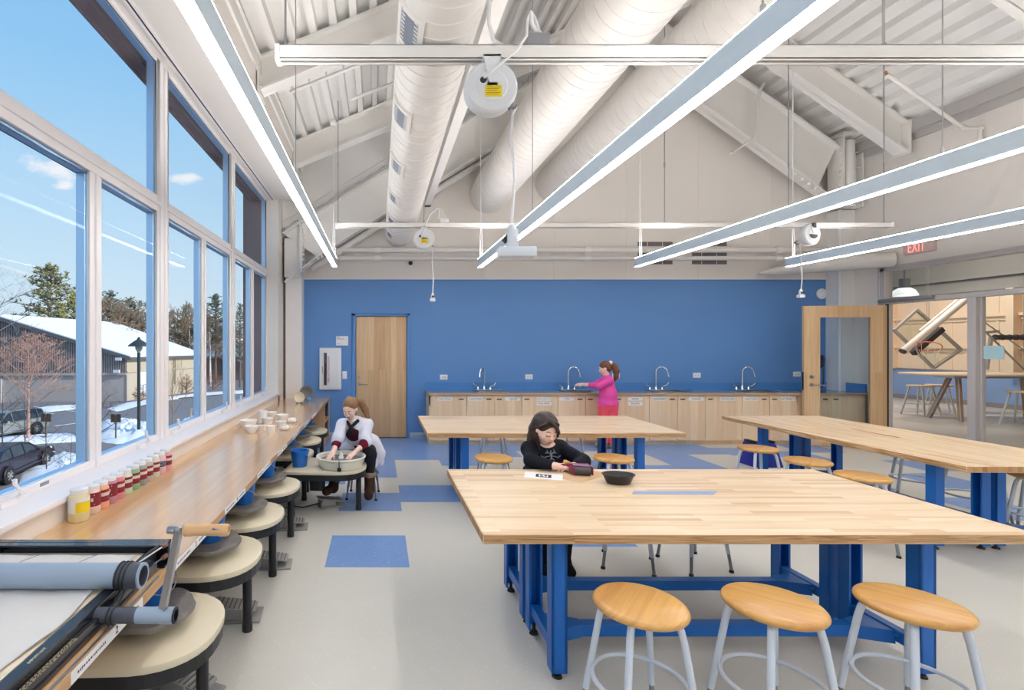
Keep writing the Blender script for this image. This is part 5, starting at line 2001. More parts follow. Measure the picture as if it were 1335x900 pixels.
for x in (-.862, -.848):
    mb.tube([(x, SYR + math.cos(2 * PI * i / 20) * .0275, SZR + math.sin(2 * PI * i / 20) * .0275) for i in range(20)], .0028, 6, closed=True)
mb.build('drive_cable', BLACK, t, smooth=60)
mb = MB()
mb.tube([(-.905, SYR, SZR), (-.775, SYR, SZR)], .0245, 22)
mb.build('crank_shaft_grip', WORN, t, smooth=40)
mb = MB()
mb.tube([(-.775, SYR, SZR), (-.652, SYR, SZR)], .0248, 22, caps=False)
mb.build('crank_shaft', PIPE, t, smooth=40)
mb = MB()
mb.lathe([(.0248, -.652), (.018, -.652), (.017, -.68), (0, -.681)], (0, SYR, SZR), 'x', 22, caps=False)
mb.lathe([(.0252, -.656), (.0252, -.6515), (.0175, -.6512)], (0, SYR, SZR), 'x', 22, caps=False)
mb.build('rim_bore_shade', BLACK, t, smooth=40)  # black stands in for the shade inside the hollow shaft end
mb = MB()
a0, a1 = Vector((-.685, SYR - .002, SZR + .02)), Vector((-.628, SYR - .01, SZR + .29))
mb.bar(a0, a1, .006, .026, (0, 1, 0))
mb.bar(a0 + Vector((-.010, .0, 0)), a1 + Vector((-.010, 0, 0)), .024, .005, (0, 1, 0))
mb.build('crank_arm', STEEL, t, bevel=.001, bseg=1)
mb = MB()
h0 = a1 + Vector((0, 0, -.012))
mb.tube([h0 + Vector((-.045, 0, 0)), h0 + Vector((-.022, 0, 0)), h0 + Vector((-.02, 0, 0)), h0], [.011, .013, .009, .009], 12)
mb.build('bolt', STEEL, t, smooth=40)
mb = MB()
mb.lathe([(.0, .006), (.017, .006), (.0195, .010), (.0195, .030), (.018, .036), (.018, .115), (.0195, .122), (.0195, .145), (.016, .150), (.010, .150), (.009, .142), (0, .142)], h0, 'x', 22)
hd_ = mb.build('crank_handle', wood('pale_turned_wood', [rgb(206, 164, 118), rgb(216, 178, 134)], 2, .02, 'x', .5, .08), t, smooth=40)
mb = MB()
mb.add([h0 + Vector(p) for p in ((.10, -.0187, .006), (.128, -.0187, .008), (.112, -.017, .0095), (.104, -.0150, .0122))], [(0, 1, 2, 3)])
mb.build('paint_smear', plain('blue_smear', rgb(70, 86, 130), .6), hd_)
# tie rods with wooden knobs at the corner
for dy, dz in ((.0, .02), (.0, -.025)):
    mb = MB()
    p0, p1 = Vector((-.915, 1.86, .775 + dz)), Vector((-.872, 2.045, .782 + dz))
    mb.tube([p0, p1], .003, 8)
    tr = mb.build('tie_rod', STEEL, t)
    mb = MB()
    mb.tube([p1 + (p0 - p1) * .14, p1], [.008, .010], 10)
    mb.build('knob', plain('brown_knob', rgb(120, 84, 66), .5), tr)
mb = MB()
mb.tube([(-.93, 1.85, .78), (-.91, 1.96, .795), (-.895, 2.03, .80)], .008, 8)
mb.build('strap', BLACK, t, smooth=50)
mb = MB()
mb.box(-.86, -.8585, 1.30, 1.74, BZ + .0006, BZ + .0022)
mb.tube([(-.862, .95, BZ + .004), (-.862, 1.95, BZ + .004)], .0035, 6)
mb.build('guide_wire', STEEL, t)
# ================================================================ people
SKIN = plain('skin_fair', rgb(240, 202, 184), .5, vary=.03)
LIP = plain('lip', rgb(196, 120, 112), .45)
EYE_D = plain('lash_dark', rgb(46, 34, 30), .5)
BROW = plain('brow_brown', rgb(110, 78, 56), .6)


def unit(v):
    return Vector(v).normalized()


def hfr(fwd, roll=0):
    "head axes: r to the head's own left seen from outside, f forward, u up"
    f = unit(fwd)
    u = Vector((0, 0, 1))
    r = f.cross(u).normalized()
    u = r.cross(f).normalized()
    return r, f, u


def head_prims(c, fwd, s=1.0, roll=0):
    """head about .2 m tall at s=1, centred on c; returns primitives, a to-world map and the paint function"""
    r, f, u = hfr(fwd)
    c = Vector(c)
    W = lambda a, b, d: c + (r * a + f * b + u * d) * s
    R = (tuple(r), tuple(f), tuple(u))
    pr = [el(W(0, -.012, .022), (.073 * s, .088 * s, .082 * s), R, .02),
          el(W(0, .018, -.018), (.060 * s, .066 * s, .072 * s), R, .03),
          el(W(0, .045, -.070), (.034 * s, .034 * s, .030 * s), R, .03),
          el(W(.032, .052, -.030), (.026 * s, .024 * s, .026 * s), R, .02), el(W(-.032, .052, -.030), (.026 * s, .024 * s, .026 * s), R, .02),
          el(W(.028, .088, .004), (.017 * s, .012 * s, .011 * s), R, .012, cut=True), el(W(-.028, .088, .004), (.017 * s, .012 * s, .011 * s), R, .012, cut=True),
          rc(W(0, .078, .010), W(0, .092, -.022), .007 * s, .0105 * s, .012),
          el(W(.009, .084, -.026), (.008 * s,) * 3, R, .008), el(W(-.009, .084, -.026), (.008 * s,) * 3, R, .008),
          el(W(0, .079, -.052), (.021 * s, .011 * s, .008 * s), R, .010),
          el(W(.074, -.008, -.006), (.010 * s, .020 * s, .030 * s), R, .008), el(W(-.074, -.008, -.006), (.010 * s, .020 * s, .030 * s), R, .008),
          el(W(.028, .074, .004), (.0135 * s,) * 3, R, .004), el(W(-.028, .074, .004), (.0135 * s,) * 3, R, .004)]

    def paint(cen):
        d = cen - np.array(c)
        a, b, h = d @ np.array(r) / s, d @ np.array(f) / s, d @ np.array(u) / s
        m = np.zeros(len(cen), np.int32)
        m[(np.abs(a) < .020) & (b > .072) & (np.abs(h + .052) < .0062)] = 1
        ax = np.abs(a) - .028
        m[(np.abs(ax) < .0135) & (b > .06) & (np.abs(h + .004 + ax * ax * 14) < .0026)] = 2      # lowered lashes
        m[(np.abs(ax) < .0165) & (b > .055) & (np.abs(h - .026 + ax * ax * 22) < .0035)] = 3     # brows
        return m
    return pr, W, paint, R


def hand_prims(w, d, n, s=1.0, curl=.5, side=1):
    """a hand rooted at wrist w; d towards the fingertips, n out of the back of the hand; side=+1 puts the thumb towards n x d"""
    d, n = unit(d), unit(n)
    n = (n - d * n.dot(d)).normalized()
    t = n.cross(d).normalized() * side
    w = Vector(w)
    L = .070 * s
    pr = [rc(w, w + d * .016 * s, .018 * s, .017 * s, .01)]
    for k in range(4):
        o = (k - 1.5) * .0155 * s
        pr.append(rc(w + d * .012 * s - t * o * .7, w + d * L - t * o, .0105 * s, .0095 * s, .014 * s))
    lens = [.033, .038, .036, .028]
    for k in range(4):
        o = (k - 1.5) * .0165 * s
        p = w + d * L - t * o
        ang = 0
        r0 = (.0078, .0080, .0078, .0068)[k] * s
        for j, q in enumerate((1.0, .72, .55)):
            ang += curl * (.55, .8, .6)[j]
            dd = d * math.cos(ang) - n * math.sin(ang)
            sp = -t * (k - 1.5) * .06
            p2 = p + (dd + sp).normalized() * lens[k] * q * s
            pr.append(rc(p, p2, r0, r0 * .88, .004 * s))
            p, r0 = p2, r0 * .88
    b = w + d * .018 * s + t * .016 * s
    m1 = b + (t * .8 + d * .75 - n * .35).normalized() * .034 * s
    m2 = m1 + (t * .25 + d * .9 - n * .5).normalized() * .026 * s
    pr += [rc(b, m1, .0120 * s, .0090 * s, .012 * s), rc(m1, m2, .0088 * s, .0074 * s, .005 * s)]
    return pr


def hair_mat(name, col):
    m, nt, b = mat_new(name)
    b.inputs['Roughness'].default_value = .42
    tc = N(nt, 'ShaderNodeTexCoord')
    mp = N(nt, 'ShaderNodeMapping')
    mp.inputs['Scale'].default_value = (160, 160, 14)
    nt.links.new(tc.outputs['Object'], mp.inputs[0])
    nz = N(nt, 'ShaderNodeTexNoise')
    nz.inputs['Scale'].default_value = 1
    nz.inputs['Detail'].default_value = 4
    nt.links.new(mp.outputs[0], nz.inputs['Vector'])
    rp = ramp(nt, [(.3, tuple(c * .55 for c in col[:3]) + (1,)), (.7, tuple(min(1, c * 1.25) for c in col[:3]) + (1,))])
    nt.links.new(nz.outputs['Fac'], rp.inputs[0])
    nt.links.new(rp.outputs[0], b.inputs['Base Color'])
    bp = N(nt, 'ShaderNodeBump')
    bp.inputs['Strength'].default_value = .5
    bp.inputs['Distance'].default_value = .004
    nt.links.new(nz.outputs['Fac'], bp.inputs['Height'])
    nt.links.new(bp.outputs['Normal'], b.inputs['Normal'])
    return m


def cloth(name, col, v=.08):
    return plain(name, col, .85, vary=v, scale=7, bump=.35, bscale=26, spec=.2)


V3 = Vector
# ---------------------------------------------------------------- child at the pottery wheel
t = thing('person', 'child in a white smock bent over the pottery wheel, hands in the basin', 'person', (-.17, 5.3, .46), None)
hc = V3((-.292, 5.03, .975))
hp, W, paint, R = head_prims(hc, (-.30, -.72, -.50), .90)
ls, rs = V3((-.125, 5.14, .80)), V3((-.372, 5.11, .80))
le, re_ = V3((-.150, 4.985, .632)), V3((-.425, 4.985, .632))
lw, rw = V3((-.245, 4.885, .560)), V3((-.455, 4.885, .560))
body = [rc((-.165, 5.31, .535), (-.235, 5.19, .70), .105, .095, .05), rc((-.235, 5.19, .70), (-.255, 5.13, .795), .095, .085, .05),
        rc(rs, ls, .05, .05, .04), rc((-.262, 5.11, .82), hc + V3((.0, .02, -.06)), .040, .036, .03),
        rc(rs, re_, .040, .032), rc(re_, rw, .031, .021), rc(ls, le, .040, .032), rc(le, lw, .031, .021)]
legs = [rc((-.11, 5.30, .505), (-.085, 5.035, .515), .075, .058), rc((-.085, 5.035, .515), (-.095, 5.085, .30), .055, .045), rc((-.095, 5.085, .30), (-.096, 5.09, .16), .045, .038),
        rc((-.22, 5.29, .505), (-.385, 5.245, .475), .075, .056), rc((-.385, 5.245, .475), (-.455, 5.13, .25), .052, .042), rc((-.455, 5.13, .25), (-.47, 5.09, .17), .042, .038)]
hands = hand_prims(lw, (-.55, -.55, -.42), (.1, -.3, .9), .86, .55, -1) + hand_prims(rw, (-.35, -.6, -.42), (-.1, -.3, .9), .86, .45, 1)
body_obj('body', [(body + legs, .008), (hp + [rc((-.262, 5.11, .82), hc + V3((.0, .02, -.06)), .038, .034, .03)], .0042), (hands + [rc(le, lw, .031, .021), rc(re_, rw, .031, .021)], .0036)], [SKIN, LIP, EYE_D, BROW], t, paint)
r, f, u_ = hfr((-.30, -.72, -.50))
HAIR1 = hair_mat('hair_light_brown', rgb(140, 100, 68))
cap = [el(W(0, -.026, .034), (.084 * .9, .092 * .9, .088 * .9), R, .02), el(W(0, -.05, -.01), (.07, .05, .06), R, .02),
       el(W(0, .085, -.015), (.066, .056, .082), R, .010, cut=True),
       el(W(.07, .03, -.05), (.035, .05, .05), R, .01, cut=True), el(W(-.07, .03, -.05), (.035, .05, .05), R, .01, cut=True),
       el(W(.03, -.085, .075), (.032, .030, .03), R, .015)]
pt = [V3((-.235, 5.10, 1.055)), V3((-.185, 5.135, 1.03)), V3((-.145, 5.15, .955)), V3((-.115, 5.145, .87)), V3((-.095, 5.14, .80))]
tail = [rc(W(.0, -.07, .07), pt[0], .026, .026, .02)] + [rc(a, b_, ra, rb, .015) for a, b_, ra, rb in zip(pt, pt[1:], (.028, .036, .034, .022), (.036, .034, .022, .008))]
body_obj('hair', [(cap + tail, .005)], HAIR1, t)
SMOCK = cloth('white_smock', rgb(222, 222, 238))
smock = [rc((-.165, 5.32, .55), (-.225, 5.205, .71), .128, .118, .05), rc((-.225, 5.205, .71), (-.245, 5.145, .79), .118, .10, .05), rc(rs + V3((0, .01, 0)), ls + V3((0, .01, 0)), .062, .062, .04),
         rc(rs, rs.lerp(re_, .72), .062, .062, .03), rc(ls, ls.lerp(le, .72), .062, .062, .03),
         rc(ls.lerp(le, .70) + V3((.0, .0, 0)), ls.lerp(le, .84) + V3((.03, 0, -.012)), .058, .050, .02), rc(rs.lerp(re_, .7), rs.lerp(re_, .84) + V3((-.012, 0, -.01)), .058, .052, .02),
         rc((-.07, 5.33, .58), (.0, 5.33, .46), .085, .07, .05), rc((.0, 5.33, .46), (.015, 5.32, .37), .055, .045, .03), rc((-.05, 5.32, .50), (-.045, 5.25, .36), .05, .035, .03),
         rc((-.10, 5.40, .52), (-.06, 5.42, .36), .10, .07, .04), rc((-.25, 5.28, .60), (-.36, 5.22, .54), .075, .055, .04),
         rc((-.27, 5.06, .845), (-.20, 5.09, .845), .022, .026, .02), rc((-.33, 5.07, .84), (-.30, 5.05, .80), .022, .02, .02),
         # the open front
         el((-.292, 5.03, .72), (.045, .065, .125), None, .012, cut=True)]
body_obj('smock', [(smock, .0065)], SMOCK, t)
body_obj('maroon_sleeve', [([rc(ls.lerp(le, .60), le, .046, .046, .02), rc(le, le.lerp(lw, .18), .046, .040, .02)], .005)], cloth('maroon_knit', rgb(104, 24, 44)), t)
body_obj('maroon_sleeve', [([rc(rs.lerp(re_, .72), re_, .046, .044, .02), rc(re_, re_.lerp(rw, .12), .044, .040, .02)], .005)], cloth('maroon_knit', rgb(104, 24, 44)), t)
body_obj('shirt', [([rc((-.19, 5.28, .58), (-.25, 5.15, .74), .108, .098, .04), rc((-.25, 5.15, .74), (-.262, 5.12, .80), .098, .07, .04)], .007)], cloth('maroon_shirt', rgb(78, 26, 44)), t)
body_obj('scarf', [([rc((-.325, 5.065, .84), (-.285, 5.025, .795), .018, .016, .01), rc((-.215, 5.055, .85), (-.275, 5.025, .795), .018, .016, .01), rc((-.285, 5.02, .795), (-.305, 5.04, .71), .016, .013, .01), rc((-.275, 5.02, .795), (-.272, 5.035, .72), .014, .011, .01)], .0045)], cloth('black_white_scarf', rgb(34, 34, 40)), t)
LEG_B = cloth('black_leggings', rgb(30, 31, 38))
body_obj('leggings', [([rc(p[1], p[2], p[3] + .006, p[4] + .006) for p in legs], .007)], LEG_B, t)
BOOT = cloth('brown_boot', rgb(66, 46, 38))


def boot(name, ankle_top, ankle, toe, par):
    a, b_, c = V3(ankle_top), V3(ankle), V3(toe)
    o = body_obj(name, [([rc(a, b_, .056, .050, .02), rc(b_, c, .047, .042, .02), rc(c, c + (c - b_) * .02, .042, .040, .02), rc(b_ + V3((0, .012, -.012)), b_ + V3((0, .015, -.02)), .044, .044, .02)], .006)], BOOT, par)
    return o


bo = boot('boot', (-.095, 5.085, .295), (-.096, 5.085, .145), (-.105, 5.015, .105), t)
body_obj('fur_cuff', [([rc((-.125, 5.075, .305), (-.065, 5.075, .305), .036, .036, .03), rc((-.095, 5.115, .305), (-.095, 5.05, .305), .036, .036, .03)], .006)], cloth('pale_fleece', rgb(150, 126, 112)), bo)
boot('boot', (-.455, 5.13, .275), (-.465, 5.10, .165), (-.53, 5.03, .145), t)

# ---------------------------------------------------------------- girl in black at the front table
t = thing('person', 'girl in a black long sleeved top sitting at the front table, looking down', 'person', (1.25, 3.82, .58), None)
hc = V3((1.212, 3.625, 1.008))
fw = (.27, -.86, -.44)
hp, W, paint, R = head_prims(hc, fw, 1.0)
rs, ls = V3((1.112, 3.675, .850)), V3((1.350, 3.715, .850))
re_, le = V3((1.078, 3.535, .800)), V3((1.452, 3.545, .795))
rw, lw = V3((1.205, 3.415, .792)), V3((1.345, 3.425, .788))
body = [rc((1.26, 3.83, .64), (1.245, 3.73, .78), .105, .10, .05), rc((1.245, 3.73, .78), (1.235, 3.69, .86), .10, .08, .05), rc(rs, ls, .05, .05, .04),
        rc((1.235, 3.68, .88), hc + V3((0, .012, -.06)), .040, .036, .03),
        rc(rs, re_, .042, .034), rc(re_, rw, .033, .022), rc(ls, le, .042, .034), rc(le, lw, .033, .022),
        rc((1.19, 3.84, .63), (1.17, 3.50, .60), .08, .06), rc((1.17, 3.50, .60), (1.15, 3.52, .25), .055, .042), rc((1.15, 3.52, .25), (1.15, 3.54, .10), .040, .034),
        rc((1.32, 3.84, .63), (1.34, 3.50, .60), .08, .06), rc((1.34, 3.50, .60), (1.33, 3.54, .25), .055, .042), rc((1.33, 3.54, .25), (1.33, 3.56, .10), .040, .034)]
hands = hand_prims(rw, (.90, .10, -.08), (0, -.35, .9), .95, .75, 1) + hand_prims(lw, (-.9, -.05, -.05), (0, -.3, .9), .95, .6, -1)
body_obj('body', [(body, .008), (hp + [rc((1.235, 3.68, .88), hc + V3((0, .012, -.06)), .038, .034, .03)], .0042), (hands + [rc(re_.lerp(rw, .6), rw, .028, .021), rc(le.lerp(lw, .6), lw, .028, .021)], .0036)], [SKIN, LIP, EYE_D, BROW], t, paint)
HAIR2 = hair_mat('hair_dark_brown', rgb(52, 35, 30))
r, f, u_ = hfr(fw)
dn = V3((0, 0, -1))
hair = [el(W(0, -.020, .036), (.086, .096, .088), R, .02), el(W(0, -.055, -.02), (.080, .055, .085), R, .03),
        el(W(.004, .106, -.022), (.070, .074, .096), R, .008, cut=True), el(W(.092, .022, -.034), (.040, .048, .05), R, .01, cut=True)]
# locks falling from the crown round the back, from behind one ear to the far cheek
for i_, ang in enumerate(np.linspace(.08 * PI, 1.14 * PI, 17)):
    ca, sa = math.cos(ang), math.sin(ang)
    p0 = W(.066 * ca, -.026 - .060 * sa, .06)
    p1 = W(.082 * ca, -.026 - .074 * sa, -.03)
    ln = .150 + .022 * math.sin(i_ * 2.3)
    out_ = (p1 - hc)
    out_.z = 0
    p2 = p1 + dn * ln * .5 + out_ * .16
    p3 = p1 + dn * ln + out_ * .10
    hair += [rc(p0, p1, .020, .020, .010), rc(p1, p2, .019, .017, .010), rc(p2, p3, .017, .007, .010)]
# locks drawn forward from behind the near ear, falling before the shoulder
for o_ in (0, .016, .030):
    q = [W(.080 - o_ * .2, -.040 + o_, .0), W(.076 - o_ * .3, -.020 + o_, -.060), W(.066 - o_ * .5, .0 + o_, -.100), W(.058 - o_ * .5, .006 + o_, -.100) + dn * .055]
    for a_, b__, ra, rb in zip(q, q[1:], (.014, .015, .013), (.015, .013, .004)):
        hair.append(rc(a_, b__, ra, rb, .008))
# a side parting: strands swept across the brow to the far side of the face
for q in ([(.030, .046, .104), (-.006, .080, .078), (-.044, .080, .040), (-.062, .062, -.004), (-.070, .046, -.070)],
          [(.028, .050, .104), (-.016, .090, .066), (-.040, .094, .030), (-.050, .086, -.012)],
          [(.026, .034, .110), (-.040, .060, .078), (-.074, .036, .020), (-.080, .020, -.060)],
          [(.034, .044, .102), (.058, .050, .074), (.076, .022, .040), (.084, -.016, .004)]):
    for a_, b__, ra, rb in zip(q, q[1:], (.013, .010, .008, .006), (.010, .008, .006, .003)):
        hair.append(rc(W(*a_), W(*b__), ra, rb, .008))
body_obj('hair', [(hair, .0048)], HAIR2, t)
BLK = cloth('black_jersey', rgb(22, 24, 34))
top = [rc((1.26, 3.84, .63), (1.245, 3.735, .78), .122, .116, .05), rc((1.245, 3.735, .78), (1.237, 3.70, .85), .116, .092, .05), rc(rs + V3((0, .01, 0)), ls + V3((0, .01, 0)), .060, .060, .04),
       rc(rs, re_, .055, .048, .03), rc(re_, re_.lerp(rw, .80), .048, .034, .02), rc(ls, le, .055, .048, .03), rc(le, le.lerp(lw, .80), .048, .034, .02),
       el((1.236, 3.64, .925), (.062, .062, .042), None, .01, cut=True)]
o = body_obj('black_top', [(top, .006)], BLK, t)
# pale printed motif on the chest
mb = MB()
SIL = plain('silver_print', rgb(122, 126, 138), .5)
fr_ = V3((0, -1, .25)).normalized()
for (x0, z0, x1, z1, w) in ((.0, -.03, .0, .035, .007), (0, 0, -.03, .03, .006), (0, 0, .03, .03, .006), (-.02, .015, -.04, .012, .005), (.02, .015, .04, .012, .005), (0, -.01, -.045, -.022, .004), (0, -.01, .045, -.022, .004), (-.045, -.03, -.07, -.012, .004), (.045, -.03, .07, -.012, .004), (.0, -.03, -.02, -.045, .006), (0, -.03, .02, -.045, .006), (-.028, .03, -.018, .045, .004), (.028, .03, .02, .045, .004)):
    q = lambda x, z: V3((1.243 + x, 3.600 + .9 * x * x * 3 + z * .35, .828 + z * .8))
    mb.bar(q(x0, z0), q(x1, z1), w, .012, (0, 1, 0))
mb.build('chest_print', SIL, o)
body_obj('trousers', [([rc(p[1], p[2], p[3] + .006, p[4] + .006) for p in body[-6:]], .008)], cloth('dark_trousers', rgb(34, 34, 42)), t)
for x, y in ((1.15, 3.54), (1.33, 3.56)):
    body_obj('shoe', [([rc((x, y + .02, .065), (x, y - .11, .045), .040, .034, .02), rc((x, y, .10), (x, y, .06), .040, .042, .02)], .006)], cloth('black_shoe', rgb(24, 24, 26)), t)

# ---------------------------------------------------------------- person in pink washing at the sink
t = thing('person', 'child in a pink sweater and coral trousers washing hands at the second faucet', 'person', (3.56, 7.78, 0), None)
hc = V3((3.520, 7.77, 1.255))
fw = (-.84, .42, -.34)
hp, W, paint, R = head_prims(hc, fw, .95)
ls, rs = V3((3.545, 7.665, 1.075)), V3((3.575, 7.885, 1.075))
le, re_ = V3((3.395, 7.70, .985)), V3((3.42, 7.93, .975))
lw, rw = V3((3.245, 7.93, .995)), V3((3.285, 8.06, .985))
body = [rc((3.575, 7.78, .68), (3.575, 7.78, .82), .096, .092, .05), rc((3.575, 7.78, .82), (3.56, 7.775, 1.03), .098, .090, .05), rc(rs, ls, .046, .046, .04),
        rc((3.555, 7.775, 1.09), hc + V3((.02, -.005, -.06)), .040, .036, .03), rc(rs, re_, .040, .032), rc(re_, rw, .031, .021), rc(ls, le, .040, .032), rc(le, lw, .031, .021)]
legs = [rc((3.52, 7.79, .66), (3.515, 7.78, .36), .080, .056), rc((3.515, 7.78, .36), (3.515, 7.80, .10), .054, .036), rc((3.63, 7.78, .66), (3.645, 7.77, .36), .080, .056), rc((3.645, 7.77, .36), (3.645, 7.79, .10), .054, .036)]
hands = hand_prims(lw, (-.75, .25, .0), (0, -.4, .85), .9, .5, 1) + hand_prims(rw, (-.85, -.1, .05), (0, .3, .9), .9, .4, -1)
body_obj('body', [(body + legs, .009), (hp + [rc((3.555, 7.775, 1.09), hc + V3((.02, -.005, -.06)), .038, .034, .03)], .0045), (hands + [rc(le.lerp(lw, .6), lw, .027, .021), rc(re_.lerp(rw, .6), rw, .027, .021)], .0042)], [SKIN, LIP, EYE_D, BROW], t, paint)
HAIR3 = hair_mat('hair_auburn', rgb(112, 68, 44))
cap = [el(W(0, -.022, .036), (.084 * .95, .094 * .95, .088 * .95), R, .02), el(W(0, -.05, -.01), (.072, .052, .065), R, .02),
       el(W(0, .092, -.022), (.066, .060, .086), R, .010, cut=True), el(W(.07, .035, -.05), (.03, .045, .045), R, .01, cut=True), el(W(-.07, .035, -.05), (.03, .045, .045), R, .01, cut=True)]
pt = [W(0, -.095, .055), V3((3.635, 7.715, 1.31)), V3((3.665, 7.70, 1.22)), V3((3.66, 7.695, 1.13)), V3((3.645, 7.70, 1.065))]
tail = [rc(a, b_, ra, rb, .015) for a, b_, ra, rb in zip(pt, pt[1:], (.026, .040, .046, .036), (.040, .046, .036, .012))]
hr = body_obj('hair', [(cap + tail, .0055)], HAIR3, t)
body_obj('hair_tie', [([rc(pt[0] + V3((.012, -.01, .012)), pt[0] + V3((.02, -.015, -.012)), .030, .030, .01)], .006)], plain('pale_hair_tie', rgb(236, 220, 226), .6), hr)
PINK = cloth('pink_sweater', rgb(228, 84, 164))
sw_ = [rc((3.575, 7.78, .735), (3.575, 7.78, .85), .118, .120, .05), rc((3.575, 7.78, .85), (3.56, 7.775, 1.03), .120, .104, .05), rc(rs, ls, .060, .060, .04), rc((3.556, 7.775, 1.10), (3.553, 7.775, 1.125), .056, .050, .03),
       rc(ls, le, .056, .048, .03), rc(le, le.lerp(lw, .50), .047, .040, .02), rc(rs, re_, .056, .048, .03), rc(re_, re_.lerp(rw, .5), .047, .040, .02),
       rc((3.545, 7.78, .705), (3.605, 7.78, .705), .126, .126, .02), el((3.575, 7.78, .56), (.3, .3, .125), None, .01, cut=True)]
body_obj('pink_sweater', [(sw_, .007)], PINK, t)
body_obj('coral_trousers', [([rc(p[1], p[2], p[3] + .012, p[4] + .018) for p in legs] + [rc((3.54, 7.78, .68), (3.61, 7.78, .68), .114, .114, .04)], .008)], cloth('coral_fabric', rgb(255, 92, 112)), t)
for x, y in ((3.515, 7.80), (3.645, 7.79)):
    body_obj('shoe', [([rc((x + .01, y - .015, .05), (x - .07, y + .06, .038), .042, .034, .02), rc((x, y, .11), (x, y, .06), .046, .044, .02)], .006)], cloth('grey_boot', rgb(150, 132, 124)), t)
# ================================================================ hall beyond the glazed screen
HALL_W = plain('hall_beige_wall', rgb(232, 206, 178), .6, vary=.02)
HALL_B = plain('hall_blue_wall', rgb(134, 156, 196), .5, vary=.02)
HX1, HY0, HY1, HZ = 16.0, 2.0, 24.0, 6.4
mb = MB()
mb.box(XR + .16, HX1 + .2, HY0 - .2, HY1 + .2, -.2, -.001)
struct(mb, 'floor_hall', plain('hall_floor', rgb(196, 186, 172), .3, vary=.03))
mb = MB()
mb.box(HX1, HX1 + .2, HY0, HY1, .9, 3.05).box(XR + .16, HX1, HY1, HY1 + .2, .9, 3.05).box(XR + .16, HX1, HY0 - .2, HY0, 0, HZ)
for z in (1.52, 2.36):
    mb.box(HX1 - .10, HX1, HY0, HY1, z, z + .07).box(HX1 - .04, HX1, HY0, HY1, z - .10, z)
for i in range(60):
    y = HY0 + .35 * i
    if y < HY1: mb.box(HX1 - .02, HX1, y, y + .06, .9, 3.05)
for y in (9.0, 12.4, 15.4, 18.5):
    mb.box(HX1 - .22, HX1, y, y + .16, .9, 3.05)
struct(mb, 'wall_hall', HALL_W)
mb = MB()
mb.box(HX1 - .02, HX1 + .2, HY0, HY1, 3.05, HZ).box(XR + .16, HX1, HY1 - .02, HY1 + .2, 3.05, HZ)
for z in (3.4, 4.0, 4.5):
    mb.box(HX1 - .12, HX1, HY0, HY1, z, z + .06)
mb.box(HX1 - .16, HX1, HY0, HY1, 3.05, 3.2)
struct(mb, 'wall_hall_upper', plain('hall_grey_wall', rgb(142, 137, 133), .6, vary=.03))
mb = MB()
mb.box(HX1 - .03, HX1 + .2, HY0, HY1, 0, .88).box(XR + .16, HX1, HY1 - .03, HY1 + .2, 0, .88)
struct(mb, 'wall_hall_lower', HALL_B)
mb = MB()
mb.box(HX1 - .05, HX1, HY0, HY1, .88, .92).box(HX1 - .045, HX1 - .03, HY0, HY1, 0, .12)
struct(mb, 'trim_9', plain('hall_trim', rgb(140, 130, 128), .5))
mb = MB()
mb.box(XR + .16, HX1 + .2, HY0 - .2, HY1 + .2, HZ, HZ + .2)
struct(mb, 'ceiling_hall', plain('hall_ceiling', rgb(150, 146, 142), .7))
mb = MB()
for y in (8.5, 12.0, 15.5):
    mb.box(XR + .2, HX1, y - .02, y + .02, 4.2, 4.8).box(XR + .2, HX1, y - .1, y + .1, 4.15, 4.2)
mb.box(9.4, 9.5, HY0, HY1, 4.0, 4.12).box(12.2, 12.3, HY0, HY1, 4.0, 4.12)
struct(mb, 'beam_hall', plain('hall_steel', rgb(196, 192, 188), .5))

# pendant lamp
t = thing('pendant_lamp', 'dome pendant lamp glowing white in the hall above the door closer', 'lamp', P(1179, 380, 10.5))
c = P(1179, 386, 10.5)
mb = MB()
mb.lathe([(.215, 0), (.205, .04), (.165, .12), (.10, .165), (0, .17), ], c, 'z', 32, caps=False)
mb.build('dome', emit('glowing_dome', (1, .97, .92, 1), .35), t, smooth=50)
mb = MB()
mb.lathe([(.085, .17), (.085, .36), (0, .36)], c, 'z', 20)
mb.tube([c + Vector((0, 0, .36)), Vector((c.x, c.y, 4.6))], .012, 8)
mb.build('housing', plain('dark_grey_housing', rgb(86, 84, 86), .5), t, smooth=40)
mb = MB()
mb.lathe([(0, .01), (.06, .01), (.06, .10), (0, .11)], c, 'z', 16)
mb.build('bulb', emit('bulb_glow', (1, .96, .9, 1), 3), t)

# folded basketball backstop
t = thing('basketball_backstop', 'folded basketball backboard with orange rim hanging tilted in the hall', 'basketball hoop', P(1208, 442, 12.6))
YB_ = 12.6
A, B, C_, D = P(1195, 404, YB_), P(1165.7, 430.6, YB_), P(1217, 480, YB_ - .1), P(1252.6, 456, YB_ - .1)
ALU = plain('backstop_aluminium', rgb(168, 160, 152), .4, metal=.3)
mb = MB()
for p, q in ((A, B), (B, C_), (C_, D), (D, A)):
    mb.bar(p, q, .05, .07, (0, 1, 0))
mb.build('board_frame', ALU, t)
mb = MB()
n = (B - A).cross(D - A).normalized() * .006
mb.hexa([A - n, B - n, C_ - n, D - n, A + n, B + n, C_ + n, D + n])
mb.build('backboard', glass('backboard_glass', (.93, .95, .92, 1), 1.3), t)
mb = MB()
p, q = P(1177, 458, YB_ - .35), P(1261, 389, YB_ - .45)
mb.tube([p, q], .075, 16)
mb.tube([p + (q - p) * .33 + Vector((0, .1, .07)), q + Vector((0, .1, .07))], .03, 10)
mb.build('mast', plain('backstop_white', rgb(206, 196, 184), .4), t, smooth=40)
mb = MB()
mb.tube([p - (q - p).normalized() * .02, p + (q - p).normalized() * .01], .077, 16)
